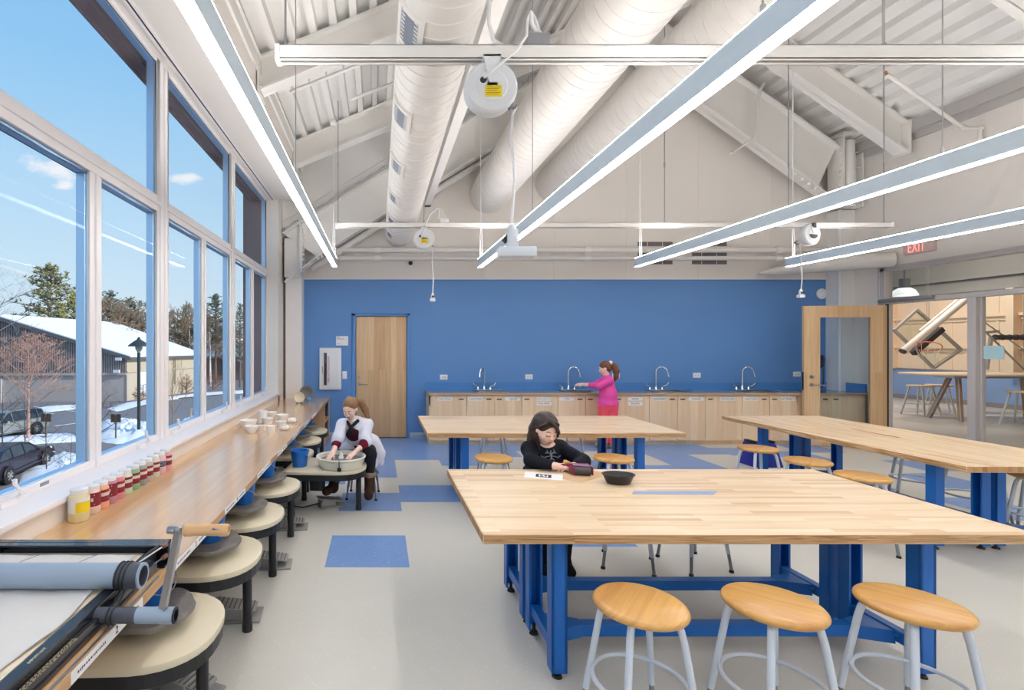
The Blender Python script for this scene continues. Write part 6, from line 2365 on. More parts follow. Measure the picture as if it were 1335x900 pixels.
mb.bar(P(1190, 461, YB_ - .2), P(1228, 429, YB_ - .2), .12, .10, (0, 1, 0))
mb.build('bracket', plain('backstop_dark', rgb(52, 46, 48), .5), t)
mb = MB()
rc_ = P(1210, 452, YB_ - .45)
e1, e2 = Vector((.22, .05, -.10)), Vector((.08, -.2, .05))
mb.tube([rc_ + e1 * math.cos(2 * PI * i / 24) + e2 * math.sin(2 * PI * i / 24) for i in range(24)], .012, 8, closed=True)
mb.tube([rc_ - e1, P(1196, 448, YB_ - .25)], .016, 8)
mb.build('rim', plain('orange_rim', rgb(222, 92, 56), .4), t, smooth=50)
mb = MB()
for i in range(10):
    a, b_ = 2 * PI * i / 10, 2 * PI * (i + .5) / 10
    p0 = rc_ + e1 * math.cos(a) + e2 * math.sin(a)
    p1 = rc_ + (e1 * math.cos(b_) + e2 * math.sin(b_)) * .6 + Vector((0, 0, -.28))
    mb.tube([p0, p1], .004, 5)
mb.build('net', plain('net_cord', rgb(226, 220, 212), .8), t)
mb = MB()
p = P(1210, 420, YB_ - .2)
for dx in (-.03, .02):
    mb.tube([p + Vector((dx, 0, 0)), Vector((p.x + dx, p.y, 4.15))], .006, 6)
mb.build('hoist_cable', ALU, t)
# second rig behind the fixed pane
t = thing('gym_hoist', 'dark horizontal hoist bar with diagonal stays behind the fixed glass pane', 'hoist', P(1320, 440, 11.5))
mb = MB()
mb.tube([P(1297, 440, 11.5), P(1395, 440, 11.5)], .055, 12)
for i in range(10):
    q = P(1298 + i * 9, 440, 11.5)
    mb.tube([q + Vector((-.02, 0, 0)), q + Vector((.02, 0, 0))], .066, 12)
mb.build('hoist_bar', plain('hoist_dark', rgb(66, 60, 66), .5), t, smooth=40)
mb = MB()
mb.tube([P(1283, 420, 11.5), P(1345, 464, 11.5)], .014, 8).tube([P(1284, 432, 11.5), P(1338, 485, 11.5)], .02, 8).tube([P(1292, 440, 11.5), P(1286, 482, 11.5)], .04, 8).tube([P(1335, 360, 11.5), P(1335, 484, 11.5)], .012, 8)
mb.tube([P(1278, 434, 11.5), P(1302, 432, 11.5)], .03, 8)
mb.build('stay', ALU, t, smooth=40)
# notice on the glass
t = thing('glass_notice', 'pale blue notice sheet stuck to the fixed glass pane', 'notice', (XR + .045, 6.5, 1.55))
y0, y1 = (XR + .045) * F / (1309 - CX), (XR + .045) * F / (1282.5 - CX)
mb = MB()
s = F / ((y0 + y1) / 2)
mb.box(XR + .043, XR + .047, y0, y1, EYE - 18.5 / s, EYE - 1.0 / s)
mb.build('sheet', plain('pale_blue_sheet', rgb(178, 212, 222), .5, vary=.04), t)

# tall table with splayed wood legs
t = thing('high_table', 'tall round ended table with splayed wood and steel legs in the hall', 'table', (13.1, 10.9, 0))
TOPW = plain('pale_table_top', rgb(214, 190, 162), .4, vary=.04)
LEGO = wood('hall_leg_wood', [rgb(178, 132, 88), rgb(190, 144, 98)], 2, .2, 'z', .4, .1, plane='xz')
mb = MB()
pts = []
for i in range(40):
    a = 2 * PI * i / 40
    pts.append((13.25 + 1.62 * math.copysign(abs(math.cos(a)) ** .6, math.cos(a)), 10.95 + .62 * math.copysign(abs(math.sin(a)) ** .8, math.sin(a))))
mb.prism(pts, .965, 1.0)
mb.build('tabletop', TOPW, t, bevel=.005)
mb = MB()
mb.box(12.4, 14.3, 10.75, 11.15, .90, .965)
mb.build('apron', plain('hall_table_steel', rgb(176, 180, 188), .3, metal=.6), t)
for (x0, y0, x1, y1) in ((12.30, 11.15, 12.62, 11.0), (12.40, 10.62, 12.60, 10.85), (14.55, 11.2, 14.2, 11.0), (14.25, 10.6, 14.2, 10.85)):
    mb = MB()
    mb.bar((x0, y0, .0), (x1, y1, .965), .09, .045, (0, 1, 0))
    lg = mb.build('leg', LEGO, t)
    mb = MB()
    mb.bar((x0 - .03, y0 - .01, .0), (x1 - .03, y1 - .01, .965), .025, .055, (0, 1, 0))
    mb.build('steel_edge', plain('leg_steel', rgb(184, 190, 200), .25, metal=.7), lg)


def hall_stool(label):
    t = thing('hall_stool', label, 'stool', (0, 0, 0), 'white legged stools at the tall table')
    mb = MB()
    mb.lathe([(0, .655), (.23, .655), (.235, .67), (.23, .685), (0, .685)], (0, 0, 0), 'z', 32)
    mb.build('seat', TOPW, t, smooth=40)
    for sx in (-1, 1):
        for sy in (-1, 1):
            mb = MB()
            mb.bar((sx * .25, sy * .22, 0), (sx * .14, sy * .12, .655), .045, .02, (0, 1, 0))
            mb.build('leg', plain('hall_stool_white', rgb(222, 218, 212), .4) if sx + sy == -9 else HSW, t)
    mb = MB()
    mb.bar((-.20, -.18, .25), (.20, .18, .25), .03, .015).bar((-.20, .18, .25), (.20, -.18, .25), .03, .015)
    mb.build('stretcher', HSW, t)
    return t


HSW = plain('hall_stool_white', rgb(222, 218, 212), .4)
hs = hall_stool('stool left of the tall table, its thin seat beside the splayed leg')
place(hs, (12.55, 11.55, 0), .2)
for x, y, a, lab in ((13.2, 11.75, .9, 'stool behind the tall table legs, next to the aluminium mullion'), (13.05, 10.1, .3, 'stool in front of the tall table, seen through the fixed pane'), (13.85, 10.25, .7, 'stool at the far right of the tall table, seen through the fixed pane')):
    dup(hs, (x, y, 0), a, lab)

# ================================================================ outside: car park, barn, trees
ASPH = plain('asphalt', rgb(128, 124, 128), .9, vary=.12, scale=.35, detail=6)
SNOWM = plain('snow', rgb(240, 242, 248), .7, vary=.03, scale=2, bump=.4, bscale=3)
mb = MB()
mb.box(-160, -2.19, -40, 200, GZ - .5, GZ)
struct(mb, 'ground_car_park', ASPH)
mb = MB()
mb.box(-2.2, -2.0, -6, 14, GZ, .5).box(-2.05, 9, 8.9, 9.1, GZ, 3.0)
struct(mb, 'wall_outside', BROWN_METAL)


def GP(px, py):
    return PZ(px, py, GZ)


def mound(name, label, outline, h, seed, group='snow banks in the car park', flat=False):
    "a snow patch with an uneven rounded surface inside an outline of ground points"
    pts = [GP(*p) for p in outline]
    c = sum(pts, Vector()) / len(pts)
    rg = random.Random(seed)
    n, R_ = 40, 8
    ring = []
    for i in range(n):
        t_ = i / n * len(pts)
        a, b_ = pts[int(t_) % len(pts)], pts[(int(t_) + 1) % len(pts)]
        p = a.lerp(b_, t_ - int(t_))
        ring.append(p + (p - c) * rg.uniform(-.05, .05))
    mb = MB()
    vs = [c + Vector((0, 0, h * rg.uniform(.8, 1.1)))]
    for k in range(1, R_ + 1):
        f_ = k / R_
        for p in ring:
            q = c.lerp(p, f_)
            hh = h * (1 - f_ ** 3) * rg.uniform(.6, 1.25) if k < R_ else -.05
            vs.append((q.x, q.y, GZ + hh))
    fs = [(0, 1 + i, 1 + (i + 1) % n) for i in range(n)]
    for k in range(R_ - 1):
        o = 1 + k * n
        fs += [(o + i, o + n + i, o + n + (i + 1) % n, o + (i + 1) % n) for i in range(n)]
    mb.add(vs, fs)
    o = mb.build(name, SNOWM, smooth=60)
    tag(o, label, 'snow', None, 'stuff')
    return o


mound('snow_bank', 'shovelled snow bank by the lamp post', [(125, 577), (125, 553), (150, 549), (176, 551), (200, 556), (215, 566), (200, 577), (160, 580)], .55, 1)
mound('snow_strip', 'snow strip between the two parked cars', [(-40, 576), (0, 572), (50, 569), (100, 566), (110, 576), (60, 579), (0, 584)], .25, 2)
mound('snow_verge', 'bluish snow patch beside the dark car', [(30, 660), (20, 620), (60, 598), (84, 588), (110, 592), (150, 600), (110, 640)], .18, 3)
mound('snow_edge', 'snow edge in front of the tan barn wall', [(130, 534), (150, 527), (205, 519), (262, 512), (330, 508), (330, 512), (240, 519), (180, 529), (150, 538)], .12, 4)
mound('snow_corner', 'snow heap below the bare shrubs at the far windows', [(222, 561), (240, 548), (262, 541), (270, 552), (250, 566), (225, 572)], .4, 5)
mound('snow_curb', 'thin snow line at the foot of the grey barn', [(30, 535), (60, 530), (98, 528), (120, 530), (100, 534), (60, 538)], .15, 6)
mb = MB()
for p0, p1 in ((GP(40, 530), GP(100, 537)), (GP(15, 533), GP(70, 540)), (GP(70, 556), GP(100, 552))):
    mb.bar((p0.x, p0.y, GZ + .008), (p1.x, p1.y, GZ + .008), .14, .012)
struct(mb, 'road_marking', plain('road_paint', rgb(226, 222, 214), .8))

# barn
t = thing('barn', 'brown metal barn with a white snowy roof and tan side wall', 'barn', (-26, 52, GZ))
BROWN = plain('brown_siding', rgb(158, 146, 144), .7, vary=.06)
GREYB = plain('grey_block', rgb(182, 172, 168), .8, vary=.08)
TAN = plain('tan_siding', rgb(190, 177, 156), .7, vary=.04)
K = Vector((-25.3, 50.0, 0))
U_ = Vector((-.995, -.10, 0))
Vd = Vector((.28, .96, 0))
HWID, LEN = 12.2, 11.2
ze, zp, zl = .50, 4.45, -1.35
pk = K + U_ * HWID


def q3(p, z): return Vector((p.x, p.y, z))


mb = MB()
n = 110
for i in range(n):      # corrugated gable
    a, b_ = K + U_ * (2 * HWID * i / n), K + U_ * (2 * HWID * (i + 1) / n)
    m_ = K + U_ * (2 * HWID * (i + .55) / n)
    zz = lambda p: zp - (zp - ze) * abs((p - pk).length) / HWID
    off = Vector((.1, -.10, 0))
    mb.add([q3(a, zl), q3(m_, zl), q3(m_, zz(m_)), q3(a, zz(a))], [(0, 1, 2, 3)])
    mb.add([q3(m_ + off, zl), q3(b_ + off, zl), q3(b_ + off, zz(b_)), q3(m_ + off, zz(m_))], [(0, 1, 2, 3)])
    mb.add([q3(m_, zl), q3(m_ + off, zl), q3(m_ + off, zz(m_)), q3(m_, zz(m_))], [(0, 1, 2, 3)])
    mb.add([q3(b_ + off, zl), q3(b_, zl), q3(b_, zz(b_)), q3(b_ + off, zz(b_))], [(0, 1, 2, 3)])
mb.build('gable_siding', BROWN, t)
mb = MB()
a, b_ = K - U_ * .02, K + U_ * (2 * HWID)
mb.hexa([q3(a, GZ), q3(b_, GZ), q3(b_ + Vd * .3, GZ), q3(a + Vd * .3, GZ), q3(a, zl), q3(b_, zl), q3(b_ + Vd * .3, zl), q3(a + Vd * .3, zl)])
mb.bar(q3(a, zl + .08) + Vector((0, -.15, 0)), q3(b_, zl + .08) + Vector((0, -.15, 0)), .12, .22)
mb.build('block_base', GREYB, t)
mb = MB()
e_ = K + Vd * LEN
mb.hexa([q3(K, GZ), q3(e_, GZ), q3(e_ + U_ * .3, GZ), q3(K + U_ * .3, GZ), q3(K, ze), q3(e_, ze), q3(e_ + U_ * .3, ze), q3(K + U_ * .3, ze)])
mb.bar(q3(K + Vector((.06, 0, 0)), -1.1), q3(e_ + Vector((.06, 0, 0)), -1.1), .08, .12)
for f_ in (.62, .64):
    p = K + Vd * (LEN * f_) + Vector((.08, 0, 0))
    mb.bar(q3(p, GZ + 1.2), q3(p, ze), .08, .08)
mb.build('side_wall', TAN, t)
mb = MB()
th = .22
ov = Vd * -.35
for sgn in (0, 1):
    ee = K if sgn == 0 else K + U_ * (2 * HWID)
    oo = (U_ * -.6) if sgn == 0 else U_ * .6
    zo = ze - .18
    p = [q3(ee + oo + ov, zo), q3(pk + ov, zp), q3(pk + Vd * (LEN + 3.5), zp - .15), q3(ee + oo + Vd * (LEN + .4), zo)]
    mb.hexa([*p, *[x + Vector((0, 0, th)) for x in p]])
mb.build('snow_roof', SNOWM, t)
mb = MB()
for ee, oo in ((K, U_ * -.6), (K + U_ * (2 * HWID), U_ * .6)):
    mb.bar(q3(ee + oo + ov * 1.2, ze - .22), q3(pk + ov * 1.2, zp - .06), .08, .34)
mb.bar(q3(K + U_ * -.6 + ov, ze - .2), q3(K + U_ * -.6 + Vd * (LEN + .4), ze - .2), .1, .2)
mb.build('fascia', plain('fascia_grey', rgb(96, 98, 104), .6), t)
mb = MB()
p0, p1 = K + Vd * 1.6 + Vector((.05, 0, 0)), K + Vd * 2.6 + Vector((.05, 0, 0))
mb.hexa([q3(p0, GZ + .6), q3(p1, GZ + .6), q3(p1 + U_ * .1, GZ + .6), q3(p0 + U_ * .1, GZ + .6), q3(p0, GZ + 2.9), q3(p1, GZ + 2.9), q3(p1 + U_ * .1, GZ + 2.9), q3(p0 + U_ * .1, GZ + 2.9)])
mb.build('door', plain('barn_door_white', rgb(232, 234, 236), .5), t)
mb = MB()
p0 = K + Vd * 1.2 + Vector((.5, -.1, 0))
for i in range(6):
    q_ = p0 + Vd * (i * .45)
    mb.tube([q3(q_, GZ), q3(q_, GZ + 1.5)], .03, 6)
mb.tube([q3(p0, GZ + 1.5), q3(p0 + Vd * 2.3, GZ + 1.5)], .03, 6)
mb.build('railing', plain('rail_dark', rgb(70, 64, 60), .6), t)
for p in (q3(K + U_ * .6 + Vector((0, -.25, 0)), .22), q3(K + U_ * .8 + Vector((0, -.25, 0)), -1.0)):
    mb = MB()
    mb.box(p.x - .3, p.x + .3, p.y - .2, p.y, p.z - .15, p.z + .15)
    mb.build('flood_light', PLATE_W, t)
mb = MB()
p0, p1 = K + U_ * 11.6, K + U_ * 12.8
mb.box(p1.x, p0.x, p1.y - .08, p0.y + .1, GZ, GZ + 2.3)
mb.build('overhead_door', plain('pale_door', rgb(206, 200, 198), .6), t)

# lamp post
t = thing('street_lamp', 'dark lamp post with a pointed hat beside the snow bank', 'street lamp', GP(181, 570))
b0 = GP(181, 570)
LP = plain('lamp_post_green_black', rgb(54, 62, 62), .5)
s = 650 / b0.y
mb = MB()
mb.tube([b0 + Vector((0, 0, .3)), b0 + Vector((0, 0, 5.15))], .095, 12).tube([b0, b0 + Vector((0, 0, .35))], [.22, .16], 12)
mb.build('pole', LP, t, smooth=40)
zc = b0.z + 5.15
mb = MB()
mb.lathe([(.08, 0), (.20, .25), (.22, .45), (.0, .46)], (b0.x, b0.y, zc), 'z', 16)
mb.build('lantern', plain('lamp_lens', rgb(176, 178, 170), .3), t, smooth=40)
mb = MB()
mb.lathe([(.62, .38), (.58, .46), (.34, .66), (.12, .80), (.05, .95), (0, .96)], (b0.x, b0.y, zc), 'z', 20)
mb.lathe([(.62, .38), (.2, .46)], (b0.x, b0.y, zc), 'z', 20)
mb.build('hat', LP, t, smooth=50)


def sign_post(px, py, h, label):
    b = GP(px, py)
    t = thing('sign_post', label, 'sign post', b, 'brown trail signs')
    mb = MB()
    mb.bar(b, b + Vector((0, 0, h)), .07, .07)
    mb.build('post', plain('post_wood', rgb(120, 104, 88), .7), t)
    mb = MB()
    for dx in (-.22, .12):
        mb.box(b.x + dx - .05, b.x + dx + .18, b.y - .05, b.y, b.z + h - .42, b.z + h + .05)
    mb.build('sign_plates', plain('sign_brown', rgb(84, 66, 54), .7), t)


sign_post(60, 575, 1.55, 'thin post with two brown plates behind the dark car')
sign_post(151, 576, 1.55, 'thin post with two brown plates in front of the snow bank')


def car(label, base, ang, L, Wd, H, paint, kind):
    "a modelled car: lofted body, glass house, wheels with spoked rims"
    t = thing('car', label, 'car', base)
    zc = .20
    if kind == 'suv':
        low = [(-.5, .55), (-.49, .42), (-.44, .34), (-.2, .33), (.44, .33), (.49, .42), (.5, .62)]
        shoulder = [(-.5, .62), (-.47, .90), (-.30, .98), (-.20, 1.02), (.42, 1.05), (.49, 1.0), (.5, .62)]
        roof = [(-.21, 1.02), (-.08, 1.52), (.0, 1.62), (.30, 1.62), (.40, 1.54), (.455, 1.06)]
        pill = [-.02, .17, .335]
    else:
        low = [(-.5, .50), (-.49, .38), (-.44, .28), (-.2, .26), (.44, .28), (.49, .36), (.5, .6)]
        shoulder = [(-.5, .60), (-.46, .78), (-.32, .88), (-.20, .92), (.38, .98), (.48, .95), (.5, .60)]
        roof = [(-.22, .92), (-.08, 1.30), (.02, 1.42), (.20, 1.40), (.32, 1.28), (.43, .99)]
        pill = [.03, .215]
    M = Matrix.Translation(base) @ Matrix.Rotation(ang, 4, 'Z')
    ol = [(x * L, z) for x, z in low] + [(x * L, z) for x, z in reversed(shoulder[1:-1])]
    mb = MB()
    k = len(ol)
    secs = [(-Wd / 2, .94), (-Wd / 2 * .97, 1.0), (Wd / 2 * .97, 1.0), (Wd / 2, .94)]
    secs = [(-Wd / 2 + .0, .0), (-Wd / 2 + .0, 1), (Wd / 2, 1)]
    v = []
    ys = [-Wd / 2 * .90, -Wd / 2, -Wd / 2 * .985, Wd / 2 * .985, Wd / 2, Wd / 2 * .90]
    sc = [.955, .985, 1.0, 1.0, .985, .955]
    for y, s_ in zip(ys, sc):
        for x, z in ol:
            v.append((x * s_, y, .62 + (z - .62) * (s_ if s_ > .97 else .9)))
    fs = [tuple(range(k))] + [tuple((len(ys) - 1) * k + i for i in reversed(range(k)))]
    for a in range(len(ys) - 1):
        fs += [(a * k + i, a * k + (i + 1) % k, (a + 1) * k + (i + 1) % k, (a + 1) * k + i) for i in range(k)]
    mb.add(v, fs)
    mb.xform(M)
    mb.build('body_shell', paint, t, smooth=40)
    # greenhouse
    mb = MB()
    kk = len(roof)
    v = []
    for y0, y1 in ((-Wd / 2 * .93, -Wd / 2 * .72), (Wd / 2 * .93, Wd / 2 * .72)):
        for x, z in roof:
            f_ = (z - roof[0][1]) / (max(r0[1] for r0 in roof) - roof[0][1])
            v.append((x * L, y0 + (y1 - y0) * max(0, f_), z))
    fs = [tuple(range(kk)), tuple(kk + i for i in reversed(range(kk)))] + [(i, (i + 1) % kk, kk + (i + 1) % kk, kk + i) for i in range(kk)]
    mb.add(v, fs)
    mb.xform(M)
    mb.build('window_glass', plain('car_glass', rgb(52, 62, 72), .08, vary=.05), t)
    mb = MB()
    zmx = max(r0[1] for r0 in roof)
    for sy in (-1, 1):
        def edge(x, z):
            f_ = max(0, (z - roof[0][1]) / (zmx - roof[0][1]))
            return Vector((x * L, sy * (Wd / 2 * (.93 - .21 * f_) + .008), z))
        pl = [edge(x, z) for x, z in roof]
        mb.tube(pl, .035, 6)
        for x in pill:
            top_z = np.interp(x, [r0[0] for r0 in roof], [r0[1] for r0 in roof])
            mb.tube([edge(x, roof[0][1]), edge(x - .01, top_z)], .032, 6)
    rt = [r0 for r0 in roof if r0[1] > zmx - .14]
    for a, b_ in zip(rt, rt[1:]):
        w = Wd / 2 * .73
        mb.hexa([(a[0] * L, -w, a[1] - .01), (b_[0] * L, -w, b_[1] - .01), (b_[0] * L, w, b_[1] - .01), (a[0] * L, w, a[1] - .01), (a[0] * L, -w, a[1] + .025), (b_[0] * L, -w, b_[1] + .025), (b_[0] * L, w, b_[1] + .025), (a[0] * L, w, a[1] + .025)])
    mb.xform(M)
    mb.build('roof_pillars', paint, t, smooth=40)
    r = .36 if kind == 'suv' else .33
    for fx in (-.315, .30):
        for sy in (-1, 1):
            y = sy * (Wd / 2 - .08)
            mb = MB()
            mb.lathe([(.6 * r, -.11), (.95 * r, -.11), (r, -.07), (r, .07), (.95 * r, .11), (.6 * r, .11)], (fx * L, y, r), 'y', 24)
            mb.xform(M)
            wh = mb.build('wheel', plain('tyre', rgb(34, 34, 36), .8) if 'TYRE' not in globals() else TYRE, t, smooth=40)
            mb = MB()
            yo = y + sy * .10
            mb.lathe([(.62 * r, -.01), (.66 * r, .0), (.62 * r, .012), (.58 * r, 0)], (fx * L, yo, r), 'y', 24)
            for j in range(7):
                a = 2 * PI * j / 7
                mb.bar((fx * L, yo, r), (fx * L + math.cos(a) * .62 * r, yo, r + math.sin(a) * .62 * r), .05, .03, (0, 1, 0))
            mb.lathe([(0, -.02), (.14 * r, -.02), (.14 * r, .02), (0, .02)], (fx * L, yo, r), 'y', 12)
            mb.xform(M)
            mb.build('rim', plain('alloy_rim', rgb(196, 190, 184), .3, metal=.7) if 'RIMM' not in globals() else RIMM, wh, smooth=40)
            mb = MB()      # dark wheel arch
            mb.lathe([(r * 1.15, -.03), (r * 1.22, 0), (r * 1.15, .03)], (fx * L, sy * (Wd / 2 - .01), r), 'y', 24)
            mb.lathe([(0, -.02), (r * 1.15, -.02), (r * 1.15, .004), (0, .004)], (fx * L, sy * (Wd / 2 - .01), r), 'y', 24)
            mb.xform(M)
            mb.build('wheel_arch', BLACK, t)
    mb = MB()
    for sy in (-1, 1):
        mb.box(-.12 * L - .09, -.12 * L + .06, sy * (Wd / 2 + .10) - .08, sy * (Wd / 2 + .10) + .08, 1.0 if kind == 'suv' else .92, 1.12 if kind == 'suv' else 1.04)
        mb.box(-.30 * L, .30 * L, sy * (Wd / 2 + .003) - .01, sy * (Wd / 2 + .003) + .01, .42 if kind == 'suv' else .36, .47 if kind == 'suv' else .40)
    mb.xform(M)
    mb.build('mirror_and_sill', CHROME if kind == 'suv' else paint, t)
    mb = MB()
    for sy in (-1, 1):
        mb.hexa([(-.49 * L, sy * Wd * .30, .64), (-.44 * L, sy * Wd * .49, .70), (-.40 * L, sy * Wd * .49, .76), (-.47 * L, sy * Wd * .30, .74), (-.485 * L, sy * Wd * .30, .76), (-.435 * L, sy * Wd * .485, .80), (-.395 * L, sy * Wd * .485, .84), (-.46 * L, sy * Wd * .30, .84)])
    mb.xform(M)
    mb.build('headlight', plain('headlight', rgb(220, 224, 228), .15), t)
    return t


TYRE = plain('tyre', rgb(34, 34, 36), .8)
RIMM = plain('alloy_rim', rgb(196, 190, 184), .3, metal=.7)
car('silver estate car parked on the asphalt behind the dark car', Vector((-22.8, 30.3, GZ)), math.radians(75.5), 4.7, 1.85, 1.6, plain('silver_paint', rgb(176, 174, 170), .25, metal=.5), 'suv')
car('dark plum coloured car half cut off by the window edge, nearest the building', Vector((-16.1, 21.5, GZ)), math.radians(-80), 5.0, 1.82, 1.45, plain('dark_plum_paint', rgb(58, 52, 66), .2, metal=.3), 'sedan')


# ---- trees
def bare_tree(label, base, h, spread, seed, bark, lv=5, up=.55, group='bare trees in the car park', r0=None, name='bare_tree', first=.25, rmin=0, twig=None):
    rg = random.Random(seed)
    t = thing(name, label, 'tree', base, group)
    mb, tw = MB(), MB()
    r0 = r0 or h * .012

    def grow(p, d, l, r, k):
        n = 3
        pts, q = [p], p
        dd = d
        for i in range(n):
            dd = (dd + Vector((rg.uniform(-1, 1), rg.uniform(-1, 1), rg.uniform(-.4, .7))) * .16).normalized()
            q = q + dd * l / n
            pts.append(q)
        (mb if k >= lv - 1 else tw).tube(pts, [max(rmin, r * (1 - .45 * i / n)) for i in range(n + 1)], 4 if k < lv - 1 else 7, caps=False)
        if k == 0: return
        for i in range(rg.choice((3, 4)) if k > 1 else 3):
            s_ = rg.uniform(.35, 1.0)
            q = pts[min(n, int(s_ * n))].lerp(pts[min(n, int(s_ * n) + 1)], s_ * n - int(s_ * n))
            ax = Vector((rg.uniform(-1, 1), rg.uniform(-1, 1), rg.uniform(-.2, .2))).normalized()
            nd = (dd * up + ax * spread + Vector((0, 0, .25))).normalized()
            grow(q, nd, l * rg.uniform(.5, .72), r * .5, k - 1)

    # central leader with side branches
    top = base + Vector((rg.uniform(-.1, .1), rg.uniform(-.1, .1), h))
    mb.tube([base, base.lerp(top, .5), top], [r0, r0 * .6, r0 * .12], 8)
    for i in range(16):
        f_ = first + (1 - first) * i / 16
        p = base.lerp(top, f_)
        a = i * 2.4
        l = h * .40 * (1 - f_) ** .7 + h * .06
        d = Vector((math.cos(a) * spread, math.sin(a) * spread, .75)).normalized()
        grow(p, d, l, r0 * .45 * (1.1 - f_), lv - 3)
    mb.build('trunk', bark, t, smooth=60)
    if tw.v: tw.build('twigs', twig or bark, t)
    return t


def pine(label, base, h, w, seed, col, bark, density=1.0, first=.3, group='evergreens beyond the barn'):
    rg = random.Random(seed)
    t = thing('pine_tree', label, 'tree', base, group)
    mb, fo = MB(), MB()
    mb.tube([base, base + Vector((0, 0, h * .97))], [h * .014, h * .002], 8)
    nb_ = int(64 * density)
    for i in range(nb_):
        q = (i + rg.random()) / nb_
        f_ = first + (1 - first) * q
        a = i * 2.399 + rg.uniform(-.4, .4)
        l = w * (max(0.05, math.sin(PI * min(1, .22 + .80 * q))) ** .8) * rg.uniform(.35, 1.12)
        p0 = base + Vector((0, 0, h * (f_ - .03)))
        p1 = p0 + Vector((math.cos(a) * l, math.sin(a) * l, l * rg.uniform(.10, .75)))
        mb.tube([p0, p1], [.07, .03], 5, caps=False)
        for k in range(max(5, int(10 * l / w))):
            s_ = rg.uniform(.35, 1.05)
            c = p0.lerp(p1, s_) + Vector((rg.uniform(-1, 1), rg.uniform(-1, 1), rg.uniform(-.4, .7))) * .12 * w
            sz = w * rg.uniform(.05, .10)
            for m in range(8):
                d = Vector((rg.uniform(-1, 1), rg.uniform(-1, 1), rg.uniform(-.3, 1))).normalized() * sz * 1.4
                e = d.cross(Vector((rg.uniform(-1, 1), rg.uniform(-1, 1), rg.uniform(-1, 1)))).normalized() * sz * .26
                fo.add([c - e, c + e, c + d], [(0, 1, 2)])
    mb.build('trunk', bark, t)
    fo.build('foliage', col, t)
    return t


BARK = plain('grey_bark', rgb(120, 108, 98), .9)
BARKR = plain('reddish_twigs', rgb(196, 156, 140), .9)
BARKD = plain('dark_twigs', rgb(74, 66, 66), .9)
BARKB = plain('brown_twigs', rgb(150, 128, 104), .9)
BIRCH = plain('birch_bark', rgb(224, 216, 206), .8)
PG = plain('pine_green', rgb(150, 146, 104), .9, vary=.35, scale=1.2)
PY = plain('yellow_green_needles', rgb(178, 172, 100), .9, vary=.3, scale=1.2)
PD = plain('dark_pine', rgb(132, 140, 116), .9, vary=.35, scale=1.2)


def TB(px, Y): return Vector(((px - CX) * Y / F, Y, GZ))


def hh(py, Y): return EYE - (py - CY) * Y / F - GZ


pine('tall spreading pine rising above the barn ridge', TB(66, 68), hh(343, 68), 4.6, 11, PG, BARK, 1.3, .42)
pine('rounder yellow green pine just right of the tall pine, above the roof', TB(96, 64), hh(378, 64), 3.2, 12, PY, BARK, 1.2, .3)
pine('small yellow green pine low behind the barn roof', TB(76, 63), hh(392, 63), 2.4, 13, PY, BARK, 1.0, .3)
pine('bluish pine seen through the second casement, left one', TB(144, 70), hh(377, 70), 2.8, 14, PD, BARK, 1.0, .5)
pine('bluish pine seen through the second casement, right one', TB(170, 72), hh(386, 72), 2.6, 15, PD, BARK, 1.0, .5)
pine('sparse dark pine leaning beside the white birch', TB(243, 74), hh(396, 74), 2.4, 16, PD, BARK, .9, .45)
pine('dark pine seen through the fourth casement', TB(281, 70), hh(381, 70), 2.6, 17, PD, BARK, 1.2, .5)
pine('dark pine at the last clear casement', TB(313, 66), hh(394, 66), 2.2, 18, PD, BARK, 1.1, .3)
for i, (px, py, Y, lab) in enumerate(((136, 398, 66, 'bare brown tree right behind the barn roof, first of the row'), (152, 402, 68, 'bare brown tree behind the barn roof between the two bluish pines'), (166, 403, 64, 'bare brown tree behind the barn roof under the right bluish pine'), (186, 400, 67, 'bare brown tree behind the barn roof where it slopes down'),
                              (205, 408, 70, 'bare brown tree hidden partly by the wide mullion'), (228, 412, 72, 'bare brown tree left of the white birch'), (259, 415, 70, 'bare brown tree right of the white birch'), (297, 425, 72, 'bare brown tree beyond the dark house roof'))):
    bare_tree(lab, TB(px, Y), hh(py, Y), .85, 30 + i, BARKB, 6, .5, 'bare trees beyond the barn', r0=.16, first=.2, rmin=.03)
bare_tree('white birch with pale forked limbs in the far tree line', TB(247, 68), hh(405, 68), .55, 50, BIRCH, 5, .9, 'birches in the tree line', r0=.22, first=.45, rmin=.035, twig=BARKB)
bare_tree('white birch beside the dark pine at the fourth casement', TB(274, 69), hh(418, 69), .55, 51, BIRCH, 5, .9, 'birches in the tree line', r0=.2, first=.45, rmin=.035, twig=BARKB)
bare_tree('young bare tree with reddish twigs in front of the barn gable', GP(37, 576), hh(447, 29), .85, 61, BARKR, 7, .7, 'bare trees in the car park', r0=.10, first=.32, rmin=.006)
bare_tree('bare reddish bush at the barn corner behind the thin mullion', GP(128, 570), 3.7, 1.0, 62, plain('shrub_twigs', rgb(112, 86, 82), .9), 6, .6, 'bare trees in the car park', r0=.06, first=.05)
bare_tree('leafless branches reaching in from beyond the barn, at the window edge', TB(-14, 44), hh(352, 44), 1.0, 63, plain('grey_twigs', rgb(128, 128, 132), .9), 6, .6, 'bare trees in the car park', r0=.15, first=.4)
bare_tree('dark bare sapling in front of the dark car', Vector((-17.6, 23.3, GZ)), 4.2, .9, 64, BARKD, 5, .6, 'bare trees in the car park', r0=.035, first=.2)
bare_tree('thin dark bare shrub between the dark car and the window', Vector((-14.6, 21.9, GZ)), 2.8, 1.1, 65, BARKD, 5, .5, 'bare trees in the car park', r0=.025, first=.1)
bare_tree('dark bare shrub in front of the silver car, close to the window', Vector((-19.3, 27.2, GZ)), 3.4, 1.1, 67, BARKD, 5, .5, 'bare trees in the car park', r0=.03, first=.08)
